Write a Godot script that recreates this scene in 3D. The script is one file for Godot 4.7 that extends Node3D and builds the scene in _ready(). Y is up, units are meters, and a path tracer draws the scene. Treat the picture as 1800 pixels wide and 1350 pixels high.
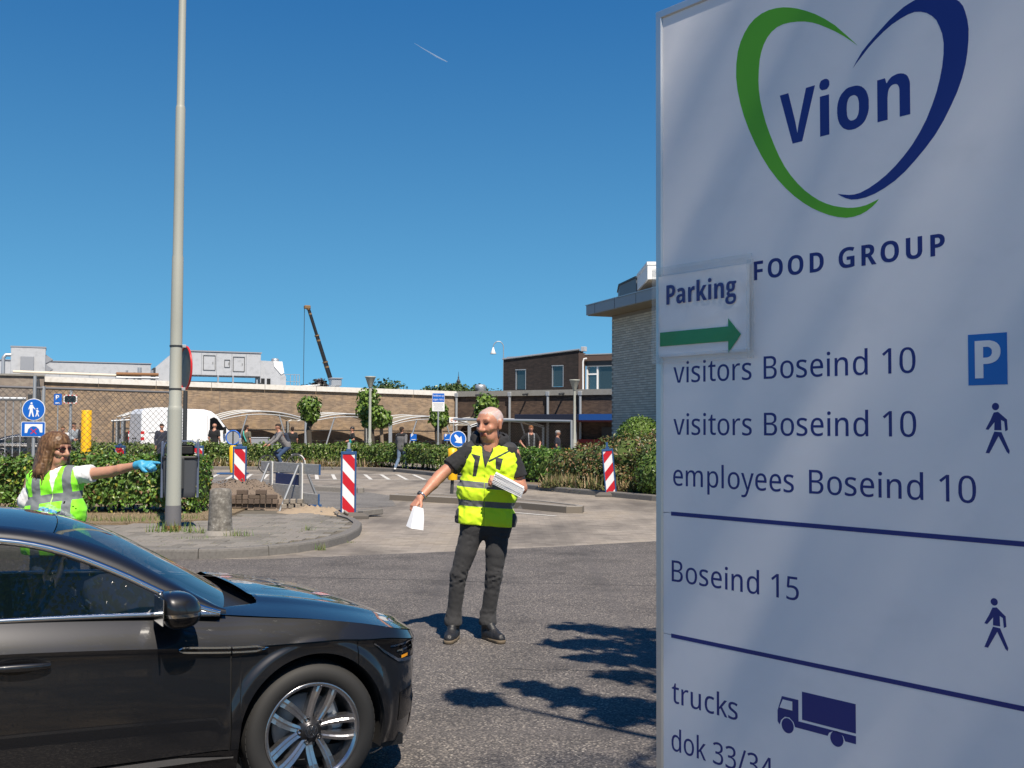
extends Node3D
# An entrance road to a plant: two wardens, a dark saloon, a big direction board, hedges and a brick plant behind.

var M := {}
var taken := {}
var rng := RandomNumberGenerator.new()

# ------------------------------------------------------------------ naming
func numbered(called: String) -> String:
	if not taken.has(called):
		taken[called] = 0
		return called
	taken[called] += 1
	return "%s_%03d" % [called, taken[called]]

func meta(o: Node, label: String, category: String, group := "") -> void:
	if label != "": o.set_meta("label", label)
	if category != "": o.set_meta("category", category)
	if group != "": o.set_meta("group", group)

func thing(called: String, label: String, category: String, at := Vector3.ZERO, turn := 0.0, group := "") -> Node3D:
	var o := Node3D.new()
	o.name = numbered(called)
	add_child(o)
	o.position = at
	o.rotation.y = deg_to_rad(turn)
	meta(o, label, category, group)
	return o

func obj(called: String, mesh: Mesh, m: Material, parent: Node) -> MeshInstance3D:
	var o := MeshInstance3D.new()
	o.name = called
	o.mesh = mesh
	o.material_override = m
	parent.add_child(o, true)
	return o

func struct(called: String, mesh: Mesh, m: Material) -> MeshInstance3D:
	var o := MeshInstance3D.new()
	o.name = numbered(called)
	o.mesh = mesh
	o.material_override = m
	add_child(o)
	o.set_meta("kind", "structure")
	return o

func dup(root: Node3D, at: Vector3, turn: float, label := "") -> Node3D:
	var base := String(root.name)
	var cut := base.rfind("_")
	if cut > 0 and base.substr(cut + 1).is_valid_int(): base = base.substr(0, cut)
	var r: Node3D = root.duplicate()
	r.name = numbered(base)
	add_child(r)
	r.position = at
	r.rotation.y = deg_to_rad(turn)
	if label != "": r.set_meta("label", label)
	return r

# ------------------------------------------------------------------ materials
func lin(r: float, g: float, b: float, a := 1.0) -> Color:
	var c := Color(r, g, b).linear_to_srgb()
	c.a = a
	return c

func mat(called: String, c: Color, rough := 0.8, metal := 0.0) -> StandardMaterial3D:
	var m := StandardMaterial3D.new()
	m.resource_name = called
	m.albedo_color = c
	m.roughness = rough
	m.metallic = metal
	M[called] = m
	return m

func noise(kind: int, freq: float, sd: int, oct := 1, gain := 0.5) -> FastNoiseLite:
	var n := FastNoiseLite.new()
	n.noise_type = kind
	n.frequency = freq
	n.seed = sd
	if oct > 1:
		n.fractal_type = FastNoiseLite.FRACTAL_FBM
		n.fractal_octaves = oct
		n.fractal_gain = gain
	else:
		n.fractal_type = FastNoiseLite.FRACTAL_NONE
	return n

func ntex(n: FastNoiseLite, size: int, stops: Array, normalize := true) -> NoiseTexture2D:
	var t := NoiseTexture2D.new()
	t.width = size
	t.height = size
	t.seamless = true
	t.seamless_blend_skirt = 0.15
	t.normalize = normalize
	t.noise = n
	if stops.size():
		var g := Gradient.new()
		var o := PackedFloat32Array()
		var c := PackedColorArray()
		for s in stops:
			o.append(s[0])
			c.append(s[1])
		g.offsets = o
		g.colors = c
		t.color_ramp = g
	return t

func grey(v: float) -> Color:
	return Color(v, v, v).linear_to_srgb()

func bumpy(m: StandardMaterial3D, t: Texture2D, cm: float) -> void:
	m.heightmap_enabled = true
	m.heightmap_texture = t
	m.heightmap_scale = cm

func detail(m: StandardMaterial3D, t: Texture2D) -> void:
	m.detail_enabled = true
	m.detail_blend_mode = BaseMaterial3D.BLEND_MODE_MUL
	m.detail_albedo = t
	m.detail_uv_layer = BaseMaterial3D.DETAIL_UV_2

func tri(m: StandardMaterial3D, per_metre: float, per_metre2 := 0.0) -> StandardMaterial3D:
	m.uv1_triplanar = true
	m.uv1_world_triplanar = true
	m.uv1_scale = Vector3.ONE * per_metre
	if per_metre2 > 0.0:
		m.uv2_triplanar = true
		m.uv2_world_triplanar = true
		m.uv2_scale = Vector3.ONE * per_metre2
	return m

# ------------------------------------------------------------------ shapes
func S() -> SurfaceTool:
	var s := SurfaceTool.new()
	s.begin(Mesh.PRIMITIVE_TRIANGLES)
	return s

func done(s: SurfaceTool) -> ArrayMesh:
	s.generate_normals()
	return s.commit()

func tr3(s: SurfaceTool, a: Vector3, b: Vector3, c: Vector3) -> void:
	s.add_vertex(a)
	s.add_vertex(b)
	s.add_vertex(c)

func quad(s: SurfaceTool, a: Vector3, b: Vector3, c: Vector3, d: Vector3) -> void:
	tr3(s, a, b, c)
	tr3(s, a, c, d)

func uvq(s: SurfaceTool, p: Array, uv: Array) -> void:
	for i in [0, 1, 2, 0, 2, 3]:
		s.set_uv(uv[i])
		s.add_vertex(p[i])

# chamfered box; xf places it
func box(s: SurfaceTool, size: Vector3, xf := Transform3D(), bev := 0.0) -> void:
	s.set_smooth_group(-1)
	var h := size * 0.5
	if bev <= 0.0:
		var p := []
		for i in 8:
			p.append(xf * Vector3(h.x if i & 1 else -h.x, h.y if i & 2 else -h.y, h.z if i & 4 else -h.z))
		for f in [[0, 2, 3, 1], [4, 5, 7, 6], [0, 1, 5, 4], [2, 6, 7, 3], [0, 4, 6, 2], [1, 3, 7, 5]]:
			quad(s, p[f[0]], p[f[3]], p[f[2]], p[f[1]])
		return
	bev = minf(bev, minf(h.x, minf(h.y, h.z)) * 0.9)
	var v := {}
	for i in 8:
		var sg := Vector3(1 if i & 1 else -1, 1 if i & 2 else -1, 1 if i & 4 else -1)
		for a in 3:
			var q := Vector3(h.x - bev, h.y - bev, h.z - bev)
			q[a] = h[a]
			v[i * 3 + a] = xf * (q * sg)
	for a in 3:
		var b := (a + 1) % 3
		var c := (a + 2) % 3
		for sgn in [0, 1]:
			var i0: int = (1 << a) * sgn
			var ids := [i0, i0 | (1 << b), i0 | (1 << b) | (1 << c), i0 | (1 << c)]
			if sgn == 1: ids.reverse()
			quad(s, v[ids[0] * 3 + a], v[ids[1] * 3 + a], v[ids[2] * 3 + a], v[ids[3] * 3 + a])
		for k in 4:  # edges along a
			var e: int = ((1 << b) if k & 1 else 0) | ((1 << c) if k & 2 else 0)
			var e2: int = e | (1 << a)
			if k == 0 or k == 3: quad(s, v[e * 3 + b], v[e2 * 3 + b], v[e2 * 3 + c], v[e * 3 + c])
			else: quad(s, v[e * 3 + c], v[e2 * 3 + c], v[e2 * 3 + b], v[e * 3 + b])
	for i in 8:
		if (int(i & 1 > 0) + int(i & 2 > 0) + int(i & 4 > 0)) % 2 == 0: tr3(s, v[i * 3], v[i * 3 + 2], v[i * 3 + 1])
		else: tr3(s, v[i * 3], v[i * 3 + 1], v[i * 3 + 2])

func at(x: float, y: float, z: float, ry := 0.0, rx := 0.0, rz := 0.0) -> Transform3D:
	return Transform3D(Basis.from_euler(Vector3(deg_to_rad(rx), deg_to_rad(ry), deg_to_rad(rz))), Vector3(x, y, z))

func boxm(size: Vector3, xf := Transform3D(), bev := 0.0) -> ArrayMesh:
	var s := S()
	box(s, size, xf, bev)
	return done(s)

# grid surface from rows of points; smooth. Writes UV if uvs given per (i, j) in 0..1
func surf(s: SurfaceTool, rows: Array, ring := false, smooth := true, uvs := false, gid := 0) -> void:
	s.set_smooth_group(gid if smooth else -1)
	var m: int = rows.size()
	for i in m - 1:
		var a: PackedVector3Array = rows[i]
		var b: PackedVector3Array = rows[i + 1]
		var n := a.size()
		for j in (n if ring else n - 1):
			var k := (j + 1) % n
			if uvs:
				var u0 := float(j) / (n - 1)
				var u1 := float(j + 1) / (n - 1)
				var v0 := float(i) / (m - 1)
				var v1 := float(i + 1) / (m - 1)
				uvq(s, [a[j], a[k], b[k], b[j]], [Vector2(u0, v0), Vector2(u1, v0), Vector2(u1, v1), Vector2(u0, v1)])
			else:
				if a[j].distance_squared_to(a[k]) > 1e-12: tr3(s, a[j], a[k], b[k])
				if b[j].distance_squared_to(b[k]) > 1e-12: tr3(s, a[j], b[k], b[j])

func fan(s: SurfaceTool, ring: PackedVector3Array, flip := false) -> void:
	s.set_smooth_group(-1)
	var c := Vector3.ZERO
	for p in ring: c += p
	c /= ring.size()
	for j in ring.size():
		var k := (j + 1) % ring.size()
		if flip: tr3(s, c, ring[k], ring[j])
		else: tr3(s, c, ring[j], ring[k])

# swept tube with radius per point
func tube(s: SurfaceTool, pts: Array, r, n := 8, caps := true, flat := 1.0) -> void:
	var rows := []
	var t := (Vector3(pts[1]) - Vector3(pts[0])).normalized()
	var up := Vector3.UP if absf(t.y) < 0.9 else Vector3.RIGHT
	var side := t.cross(up).normalized()
	for i in pts.size():
		var d: Vector3
		if i == 0: d = pts[1] - pts[0]
		elif i == pts.size() - 1: d = pts[i] - pts[i - 1]
		else: d = (pts[i] - pts[i - 1]).normalized() + (pts[i + 1] - pts[i]).normalized()
		d = d.normalized()
		side = (side - d * side.dot(d)).normalized()
		var nn := side.cross(d).normalized()
		var rr: float = r[i] if r is Array else r
		var row := PackedVector3Array()
		for k in n:
			var a := TAU * k / n
			row.append(pts[i] + (side * cos(a) + nn * sin(a) * flat) * rr)
		rows.append(row)
	surf(s, rows, true)
	if caps:
		fan(s, rows[0], false)
		fan(s, rows[-1], true)

# turned shape: profile of Vector2(radius, height)
func lathe(s: SurfaceTool, prof: Array, n := 24, xf := Transform3D(), smooth := true) -> void:
	var rows := []
	for p in prof:
		var row := PackedVector3Array()
		for k in n:
			var a := TAU * k / n
			row.append(xf * Vector3(cos(a) * p.x, p.y, sin(a) * p.x))
		rows.append(row)
	if smooth: surf(s, rows, true)
	else:
		for i in rows.size() - 1: surf(s, [rows[i], rows[i + 1]], true, true, false, 1 + (i % 20))

# polygon (x, y) pulled from z = 0 to z = depth
func prism(s: SurfaceTool, poly: PackedVector2Array, depth: float, xf := Transform3D()) -> void:
	s.set_smooth_group(-1)
	if Geometry2D.is_polygon_clockwise(poly):
		poly = poly.duplicate()
		poly.reverse()
	var ids := Geometry2D.triangulate_polygon(poly)
	for k in range(0, ids.size(), 3):
		var a := poly[ids[k]]
		var b := poly[ids[k + 1]]
		var c := poly[ids[k + 2]]
		if (b - a).cross(c - a) < 0.0:
			var q := b
			b = c
			c = q
		tr3(s, xf * Vector3(a.x, a.y, depth), xf * Vector3(c.x, c.y, depth), xf * Vector3(b.x, b.y, depth))
		tr3(s, xf * Vector3(a.x, a.y, 0), xf * Vector3(b.x, b.y, 0), xf * Vector3(c.x, c.y, 0))
	for k in poly.size():
		var p := poly[k]
		var q := poly[(k + 1) % poly.size()]
		quad(s, xf * Vector3(p.x, p.y, 0), xf * Vector3(p.x, p.y, depth), xf * Vector3(q.x, q.y, depth), xf * Vector3(q.x, q.y, 0))

func prismm(poly: PackedVector2Array, depth: float, xf := Transform3D()) -> ArrayMesh:
	var s := S()
	prism(s, poly, depth, xf)
	return done(s)

# flat polygon on the ground with UVs in metres; points are (x, z)
func sheet(poly: PackedVector2Array, y: float) -> ArrayMesh:
	var s := S()
	s.set_smooth_group(-1)
	for k in Geometry2D.triangulate_polygon(poly):
		s.set_uv(poly[k])
		s.set_uv2(poly[k])
		s.set_normal(Vector3.UP)
		s.add_vertex(Vector3(poly[k].x, y, poly[k].y))
	return s.commit()

# raised slab from polygon (x, z)
func slab(s: SurfaceTool, poly: PackedVector2Array, y0: float, y1: float) -> void:
	prism(s, poly, y1 - y0, Transform3D(Basis(Vector3.RIGHT, Vector3(0, 0, 1), Vector3.UP), Vector3(0, y0, 0)))

func circ(r: float, n := 32, c := Vector2.ZERO, sy := 1.0) -> PackedVector2Array:
	var p := PackedVector2Array()
	for k in n:
		p.append(c + Vector2(cos(TAU * k / n), sin(TAU * k / n) * sy) * r)
	return p

func rrect(w: float, h: float, r: float, c := Vector2.ZERO) -> PackedVector2Array:
	var p := PackedVector2Array()
	for q in 4:
		var o: Vector2 = [Vector2(1, 1), Vector2(-1, 1), Vector2(-1, -1), Vector2(1, -1)][q] * Vector2(w * 0.5 - r, h * 0.5 - r)
		for k in 5:
			var a := PI * 0.5 * (q + k / 4.0)
			p.append(c + o + Vector2(cos(a), sin(a)) * r)
	return p

func pv(a: Array) -> PackedVector2Array:
	var p := PackedVector2Array()
	for k in range(0, a.size(), 2): p.append(Vector2(a[k], a[k + 1]))
	return p

func lerp_table(x: float, t: Array) -> float:
	if x <= t[0]: return t[1]
	for k in range(2, t.size(), 2):
		if x <= t[k]:
			var f: float = (x - t[k - 2]) / (t[k] - t[k - 2])
			return lerpf(t[k - 1], t[k + 1], f)
	return t[-1]

# smooth table (Catmull-Rom through x, y pairs)
func curve_table(x: float, t: Array) -> float:
	var n: int = t.size() / 2
	if x <= t[0]: return t[1]
	if x >= t[2 * n - 2]: return t[2 * n - 1]
	var i := 0
	while x > t[2 * (i + 1)]: i += 1
	var x0: float = t[2 * i]
	var x1: float = t[2 * i + 2]
	var y0: float = t[2 * i + 1]
	var y1: float = t[2 * i + 3]
	var m0: float = (y1 - y0) / (x1 - x0) if i == 0 else (y1 - t[2 * i - 1]) / (x1 - t[2 * i - 2])
	var m1: float = (y1 - y0) / (x1 - x0) if i == n - 2 else (t[2 * i + 5] - y0) / (t[2 * i + 4] - x0)
	var h := x1 - x0
	var f := (x - x0) / h
	var f2 := f * f
	var f3 := f2 * f
	return (2 * f3 - 3 * f2 + 1) * y0 + (f3 - 2 * f2 + f) * h * m0 + (-2 * f3 + 3 * f2) * y1 + (f3 - f2) * h * m1

# lettering: flat text raised by depth, fitted so that it starts at x and its letters have the given cap height; width fits if > 0
func text(parent: Node, called: String, words: String, m: Material, x: float, base: float, cap: float, width := 0.0, bold := false, depth := 0.0015, z := 0.0, spacing := 0) -> MeshInstance3D:
	var t := TextMesh.new()
	var f := SystemFont.new()
	f.font_names = PackedStringArray(["Droid Sans"])
	f.font_weight = 700 if bold else 400
	var use: Font = f
	if spacing != 0:
		var fv := FontVariation.new()
		fv.base_font = f
		fv.spacing_glyph = spacing
		use = fv
	t.font = use
	t.text = words
	t.font_size = 64
	t.pixel_size = 0.01
	t.depth = 0.01
	t.curve_step = 1.0
	t.horizontal_alignment = HORIZONTAL_ALIGNMENT_LEFT
	t.vertical_alignment = VERTICAL_ALIGNMENT_BOTTOM
	var arr := t.surface_get_arrays(0)
	var v: PackedVector3Array = arr[Mesh.ARRAY_VERTEX]
	var lo := v[0]
	var hi := v[0]
	for p in v:
		lo = lo.min(p)
		hi = hi.max(p)
	var capu := 64 * 0.01 * 0.714
	var sy := cap / capu
	var sx := sy if width <= 0.0 else width / (hi.x - lo.x)
	# the descender line: measure the base from a capital of the same font
	var ref := TextMesh.new()
	ref.font = use
	ref.text = "H"
	ref.font_size = 64
	ref.pixel_size = 0.01
	ref.depth = 0.01
	ref.horizontal_alignment = HORIZONTAL_ALIGNMENT_LEFT
	ref.vertical_alignment = VERTICAL_ALIGNMENT_BOTTOM
	var rv: PackedVector3Array = ref.surface_get_arrays(0)[Mesh.ARRAY_VERTEX]
	var by := rv[0].y
	for p in rv: by = minf(by, p.y)
	for i in v.size():
		v[i] = Vector3(x + (v[i].x - lo.x) * sx, base + (v[i].y - by) * sy, z + (v[i].z + 0.005) / 0.01 * depth)
	arr[Mesh.ARRAY_VERTEX] = v
	arr[Mesh.ARRAY_TANGENT] = null
	var am := ArrayMesh.new()
	am.add_surface_from_arrays(Mesh.PRIMITIVE_TRIANGLES, arr)
	return obj(called, am, m, parent)

func stroke(s: SurfaceTool, pts: Array, w: float, depth: float, xf: Transform3D) -> void:
	for k in pts.size() - 1:
		var a: Vector2 = pts[k]
		var b: Vector2 = pts[k + 1]
		var n := (b - a).normalized().orthogonal() * w * 0.5
		prism(s, PackedVector2Array([a - n, b - n, b + n, a + n]), depth, xf)

const HEART_GREEN := [0.976, 3.074, 0.935, 3.119, 0.883, 3.174, 0.839, 3.211, 0.798, 3.241, 0.758, 3.265, 0.722, 3.284, 0.689, 3.298, 0.657, 3.309, 0.624, 3.316, 0.59, 3.319, 0.555, 3.316, 0.522, 3.306, 0.495, 3.289, 0.472, 3.265, 0.453, 3.236, 0.439, 3.201, 0.431, 3.154, 0.43, 3.101, 0.437, 3.049, 0.45, 2.995, 0.468, 2.94, 0.491, 2.884, 0.52, 2.825, 0.553, 2.766, 0.588, 2.713, 0.626, 2.665, 0.665, 2.623, 0.704, 2.587, 0.742, 2.557, 0.779, 2.532, 0.816, 2.512, 0.852, 2.495, 0.889, 2.482, 0.924, 2.474, 0.954, 2.473, 0.982, 2.477, 1.006, 2.485, 1.027, 2.496, 1.044, 2.508, 1.054, 2.519, 1.033, 2.513, 1.005, 2.506, 0.979, 2.504, 0.953, 2.505, 0.927, 2.509, 0.9, 2.516, 0.871, 2.525, 0.841, 2.538, 0.81, 2.555, 0.78, 2.576, 0.748, 2.602, 0.717, 2.633, 0.687, 2.668, 0.659, 2.707, 0.635, 2.749, 0.614, 2.792, 0.593, 2.84, 0.574, 2.888, 0.559, 2.936, 0.547, 2.983, 0.541, 3.023, 0.539, 3.062, 0.541, 3.102, 0.545, 3.138, 0.553, 3.168, 0.565, 3.194, 0.582, 3.216, 0.603, 3.232, 0.628, 3.242, 0.657, 3.245, 0.688, 3.242, 0.722, 3.235, 0.753, 3.226, 0.785, 3.213, 0.815, 3.197, 0.846, 3.177, 0.883, 3.152, 0.918, 3.125, 0.952, 3.096]
const HEART_BLUE := [0.956, 2.999, 0.971, 3.02, 0.993, 3.047, 1.018, 3.068, 1.045, 3.088, 1.073, 3.108, 1.101, 3.127, 1.129, 3.142, 1.155, 3.155, 1.176, 3.161, 1.198, 3.166, 1.226, 3.171, 1.255, 3.172, 1.284, 3.163, 1.311, 3.149, 1.335, 3.131, 1.355, 3.111, 1.367, 3.093, 1.374, 3.073, 1.381, 3.045, 1.385, 3.013, 1.384, 2.978, 1.38, 2.94, 1.373, 2.901, 1.361, 2.861, 1.344, 2.82, 1.321, 2.778, 1.295, 2.736, 1.265, 2.696, 1.229, 2.659, 1.191, 2.625, 1.154, 2.595, 1.116, 2.571, 1.077, 2.553, 1.039, 2.54, 1.003, 2.533, 0.971, 2.532, 0.945, 2.535, 0.924, 2.543, 0.904, 2.554, 0.889, 2.565, 0.91, 2.559, 0.936, 2.553, 0.958, 2.551, 0.982, 2.553, 1.015, 2.563, 1.05, 2.578, 1.084, 2.597, 1.117, 2.62, 1.15, 2.648, 1.182, 2.68, 1.21, 2.716, 1.235, 2.755, 1.255, 2.796, 1.272, 2.837, 1.284, 2.877, 1.293, 2.917, 1.298, 2.955, 1.299, 2.991, 1.294, 3.024, 1.284, 3.052, 1.274, 3.075, 1.259, 3.093, 1.24, 3.109, 1.218, 3.12, 1.196, 3.126, 1.171, 3.125, 1.143, 3.119, 1.111, 3.109, 1.078, 3.093, 1.045, 3.073, 1.017, 3.053, 0.993, 3.032, 0.971, 3.013]

func _ready() -> void:
	rng.seed = 7
	set_camera_and_light()
	make_materials()
	build_ground()
	build_plant()
	build_direction_board()
	build_car()
	build_hedges_and_trees()
	build_street_things()
	build_people()
	build_small_growth()

# ------------------------------------------------------------------ camera, sky, sun
func set_camera_and_light() -> void:
	var cam := Camera3D.new()
	cam.name = "camera"
	cam.position = Vector3(0, 1.72, 0)
	cam.basis = Basis(Vector3.RIGHT, deg_to_rad(2.471)) * Basis(Vector3.BACK, 0.005)
	cam.fov = 39.12
	cam.near = 0.05
	cam.far = 9000.0
	add_child(cam)
	cam.current = true

	var sky_mat := ProceduralSkyMaterial.new()
	sky_mat.sky_top_color = lin(0.0010, 0.046, 0.172)
	sky_mat.sky_horizon_color = lin(0.100, 0.295, 0.455)
	sky_mat.sky_curve = 0.15
	sky_mat.ground_bottom_color = lin(0.10, 0.09, 0.08)
	sky_mat.ground_horizon_color = lin(0.30, 0.36, 0.40)
	var sky := Sky.new()
	sky.sky_material = sky_mat
	var env := Environment.new()
	env.background_mode = Environment.BG_SKY
	env.sky = sky
	env.tonemap_mode = Environment.TONE_MAPPER_LINEAR
	env.tonemap_exposure = 2.0
	env.sdfgi_enabled = true
	env.ssao_enabled = true
	env.ssil_enabled = true
	var we := WorldEnvironment.new()
	we.name = "air"
	we.environment = env
	add_child(we)

	var sun := DirectionalLight3D.new()
	sun.name = "sun"
	sun.light_color = Color(1.0, 0.955, 0.89)
	sun.light_energy = 1.15
	sun.light_angular_distance = 0.5
	sun.shadow_enabled = true
	add_child(sun)
	var az := deg_to_rad(21.0)
	var el := deg_to_rad(55.0)
	var to_sun := Vector3(sin(az) * cos(el), sin(el), cos(az) * cos(el))
	sun.look_at_from_position(to_sun * 50.0, Vector3.ZERO, Vector3.UP)

# ------------------------------------------------------------------ materials
func make_materials() -> void:
	# road surfaces: stones in bitumen, each its own tone, over broad stains
	var broad := ntex(noise(FastNoiseLite.TYPE_SIMPLEX_SMOOTH, 0.012, 3, 5, 0.55), 512, [[0.0, grey(0.5)], [0.3, grey(0.78)], [0.55, grey(0.95)], [1.0, grey(1.0)]])
	var cells := noise(FastNoiseLite.TYPE_CELLULAR, 0.17, 11)
	cells.cellular_return_type = FastNoiseLite.RETURN_CELL_VALUE
	var m := mat("asphalt", Color.WHITE, 0.88)
	m.albedo_texture = ntex(cells, 1024, [[0.0, lin(0.05, 0.046, 0.045)], [0.35, lin(0.083, 0.075, 0.071)], [0.62, lin(0.116, 0.105, 0.098)], [0.84, lin(0.16, 0.143, 0.13)], [0.95, lin(0.24, 0.21, 0.18)], [1.0, lin(0.38, 0.345, 0.30)]])
	m.uv1_scale = Vector3(0.55, 0.55, 1)
	detail(m, broad)
	m.uv2_scale = Vector3(0.13, 0.13, 1)
	bumpy(m, ntex(noise(FastNoiseLite.TYPE_CELLULAR, 0.17, 11), 1024, []), 0.35)

	m = mat("old_asphalt", Color.WHITE, 0.9)
	m.albedo_texture = ntex(cells, 1024, [[0.0, lin(0.11, 0.105, 0.10)], [0.5, lin(0.15, 0.142, 0.132)], [1.0, lin(0.23, 0.215, 0.195)]])
	m.uv1_scale = Vector3(0.4, 0.4, 1)
	detail(m, broad)
	m.uv2_scale = Vector3(0.09, 0.09, 1)

	# clinker paving, worn to a beige sheet; the joints are below what the eye can pick apart from here
	m = mat("worn_paving", Color.WHITE, 0.9)
	m.albedo_texture = clinker(512, lin(0.225, 0.197, 0.166), lin(0.31, 0.275, 0.235), lin(0.15, 0.128, 0.10), 8, 16)
	m.uv1_scale = Vector3(1.0 / 1.7, 1.0 / 1.7, 1)
	detail(m, ntex(noise(FastNoiseLite.TYPE_SIMPLEX_SMOOTH, 0.010, 23, 5, 0.6), 512, [[0.0, Color(0.62, 0.62, 0.63)], [0.4, Color(0.85, 0.85, 0.85)], [0.6, Color(0.97, 0.97, 0.97)], [1.0, Color(1, 0.985, 0.95)]]))
	m.uv2_scale = Vector3(0.07, 0.035, 1)

	m = mat("concrete_tile", Color.WHITE, 0.92)
	m.vertex_color_use_as_albedo = true
	var grain := ntex(noise(FastNoiseLite.TYPE_SIMPLEX_SMOOTH, 0.05, 5, 5, 0.65), 512, [[0.0, grey(0.55)], [0.5, grey(0.85)], [1.0, grey(1.0)]])
	m.albedo_texture = grain
	tri(m, 0.9)
	m = mat("kerb_stone", lin(0.17, 0.16, 0.148), 0.9)
	m.albedo_texture = grain
	tri(m, 0.7)
	m = mat("pale_kerb", lin(0.27, 0.25, 0.225), 0.9)
	m.albedo_texture = grain
	tri(m, 0.7)
	m = mat("joint_sand", lin(0.13, 0.115, 0.09), 0.95)
	m.albedo_texture = grain
	tri(m, 1.3)
	m = mat("bollard_concrete", Color.WHITE, 0.95)
	m.albedo_texture = ntex(noise(FastNoiseLite.TYPE_SIMPLEX_SMOOTH, 0.018, 15, 6, 0.7), 512, [[0.0, lin(0.05, 0.046, 0.04)], [0.4, lin(0.13, 0.12, 0.105)], [0.62, lin(0.22, 0.205, 0.18)], [0.76, lin(0.30, 0.29, 0.26)], [0.82, lin(0.5, 0.49, 0.47)], [1.0, lin(0.55, 0.54, 0.52)]])
	tri(m, 1.0)
	bumpy(m, grain, 0.6)
	m = mat("dry_soil", Color.WHITE, 1.0)
	m.albedo_texture = ntex(noise(FastNoiseLite.TYPE_SIMPLEX_SMOOTH, 0.06, 31, 6, 0.7), 512, [[0.0, lin(0.075, 0.052, 0.036)], [0.45, lin(0.15, 0.112, 0.078)], [0.75, lin(0.24, 0.185, 0.128)], [1.0, lin(0.34, 0.27, 0.19)]])
	tri(m, 0.8)
	bumpy(m, m.albedo_texture, 2.0)
	m = mat("straw_verge", Color.WHITE, 1.0)
	m.albedo_texture = ntex(noise(FastNoiseLite.TYPE_SIMPLEX_SMOOTH, 0.07, 37, 6, 0.75), 512, [[0.0, lin(0.07, 0.05, 0.03)], [0.4, lin(0.17, 0.125, 0.075)], [0.7, lin(0.28, 0.215, 0.135)], [1.0, lin(0.42, 0.34, 0.23)]])
	tri(m, 1.4)
	bumpy(m, m.albedo_texture, 3.0)
	m = mat("loose_earth", Color.WHITE, 1.0)
	m.albedo_texture = ntex(noise(FastNoiseLite.TYPE_SIMPLEX_SMOOTH, 0.05, 41, 6, 0.7), 512, [[0.0, lin(0.07, 0.055, 0.042)], [0.5, lin(0.16, 0.125, 0.098)], [1.0, lin(0.27, 0.215, 0.165)]])
	tri(m, 1.5)
	bumpy(m, m.albedo_texture, 3.0)
	m = mat("ground", Color.WHITE, 1.0)
	m.albedo_texture = ntex(noise(FastNoiseLite.TYPE_SIMPLEX_SMOOTH, 0.03, 43, 5, 0.6), 512, [[0.0, lin(0.05, 0.06, 0.02)], [0.5, lin(0.12, 0.11, 0.05)], [1.0, lin(0.22, 0.18, 0.09)]])
	tri(m, 0.25)
	m = mat("road_paint", Color.WHITE, 0.8)
	m.albedo_texture = ntex(noise(FastNoiseLite.TYPE_SIMPLEX_SMOOTH, 0.06, 47, 4, 0.7), 256, [[0.0, lin(0.22, 0.21, 0.19)], [0.35, lin(0.5, 0.49, 0.46)], [1.0, lin(0.68, 0.67, 0.64)]])
	tri(m, 0.9)

	# plain finishes
	mat("white_paint", lin(0.78, 0.78, 0.77), 0.45)
	mat("white_matt", lin(0.72, 0.72, 0.70), 0.7)
	mat("grey_metal", lin(0.42, 0.44, 0.46), 0.45, 0.6)
	mat("galvanised", lin(0.40, 0.42, 0.44), 0.55, 0.55)
	mat("post_paint", lin(0.335, 0.345, 0.305), 0.5)
	mat("post_foot", lin(0.13, 0.13, 0.14), 0.7)
	mat("rust", lin(0.22, 0.11, 0.05), 0.9)
	mat("dark_metal", lin(0.035, 0.038, 0.042), 0.55)
	mat("black_plastic", lin(0.012, 0.012, 0.013), 0.5)
	mat("black_rubber", lin(0.022, 0.021, 0.021), 0.75)
	mat("red_reflective", lin(0.50, 0.012, 0.022), 0.4)
	mat("white_reflective", lin(0.74, 0.75, 0.76), 0.4)
	mat("board_blue", lin(0.022, 0.075, 0.20), 0.55)
	mat("sign_blue", lin(0.008, 0.115, 0.50), 0.35)
	mat("sign_red", lin(0.55, 0.02, 0.02), 0.35)
	mat("sign_white", lin(0.78, 0.79, 0.80), 0.35)
	mat("sign_back", lin(0.10, 0.115, 0.12), 0.5, 0.3)
	mat("yellow_paint", lin(0.80, 0.44, 0.004), 0.45)
	mat("print_blue", lin(0.011, 0.022, 0.19), 0.45)
	mat("print_heart_blue", lin(0.010, 0.028, 0.23), 0.45)
	mat("print_green", lin(0.12, 0.47, 0.010), 0.45)
	mat("print_arrow", lin(0.012, 0.26, 0.085), 0.5)
	mat("print_park_blue", lin(0.006, 0.16, 0.55), 0.45)
	m = mat("board_face", Color.WHITE, 0.32)
	m.albedo_texture = ntex(noise(FastNoiseLite.TYPE_SIMPLEX_SMOOTH, 0.02, 61, 5, 0.6), 512, [[0.0, lin(0.79, 0.79, 0.81)], [0.4, lin(0.85, 0.845, 0.865)], [1.0, lin(0.87, 0.865, 0.88)]])
	tri(m, 0.6)
	m = mat("aluminium", lin(0.62, 0.63, 0.64), 0.38, 0.75)
	mat("paper", lin(0.86, 0.86, 0.87), 0.75)
	m = mat("clear_film", lin(0.85, 0.88, 0.9, 0.02), 0.03)
	m.transparency = BaseMaterial3D.TRANSPARENCY_ALPHA
	m = mat("bag_film", lin(0.8, 0.85, 0.9, 0.16), 0.05)
	m.transparency = BaseMaterial3D.TRANSPARENCY_ALPHA
	mat("lens_dark", lin(0.012, 0.010, 0.010), 0.08)
	m.metallic_specular = 0.5
	M.clear_film.metallic_specular = 0.22
	m = mat("tape", lin(0.62, 0.66, 0.64, 0.30), 0.3)
	m.transparency = BaseMaterial3D.TRANSPARENCY_ALPHA

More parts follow.
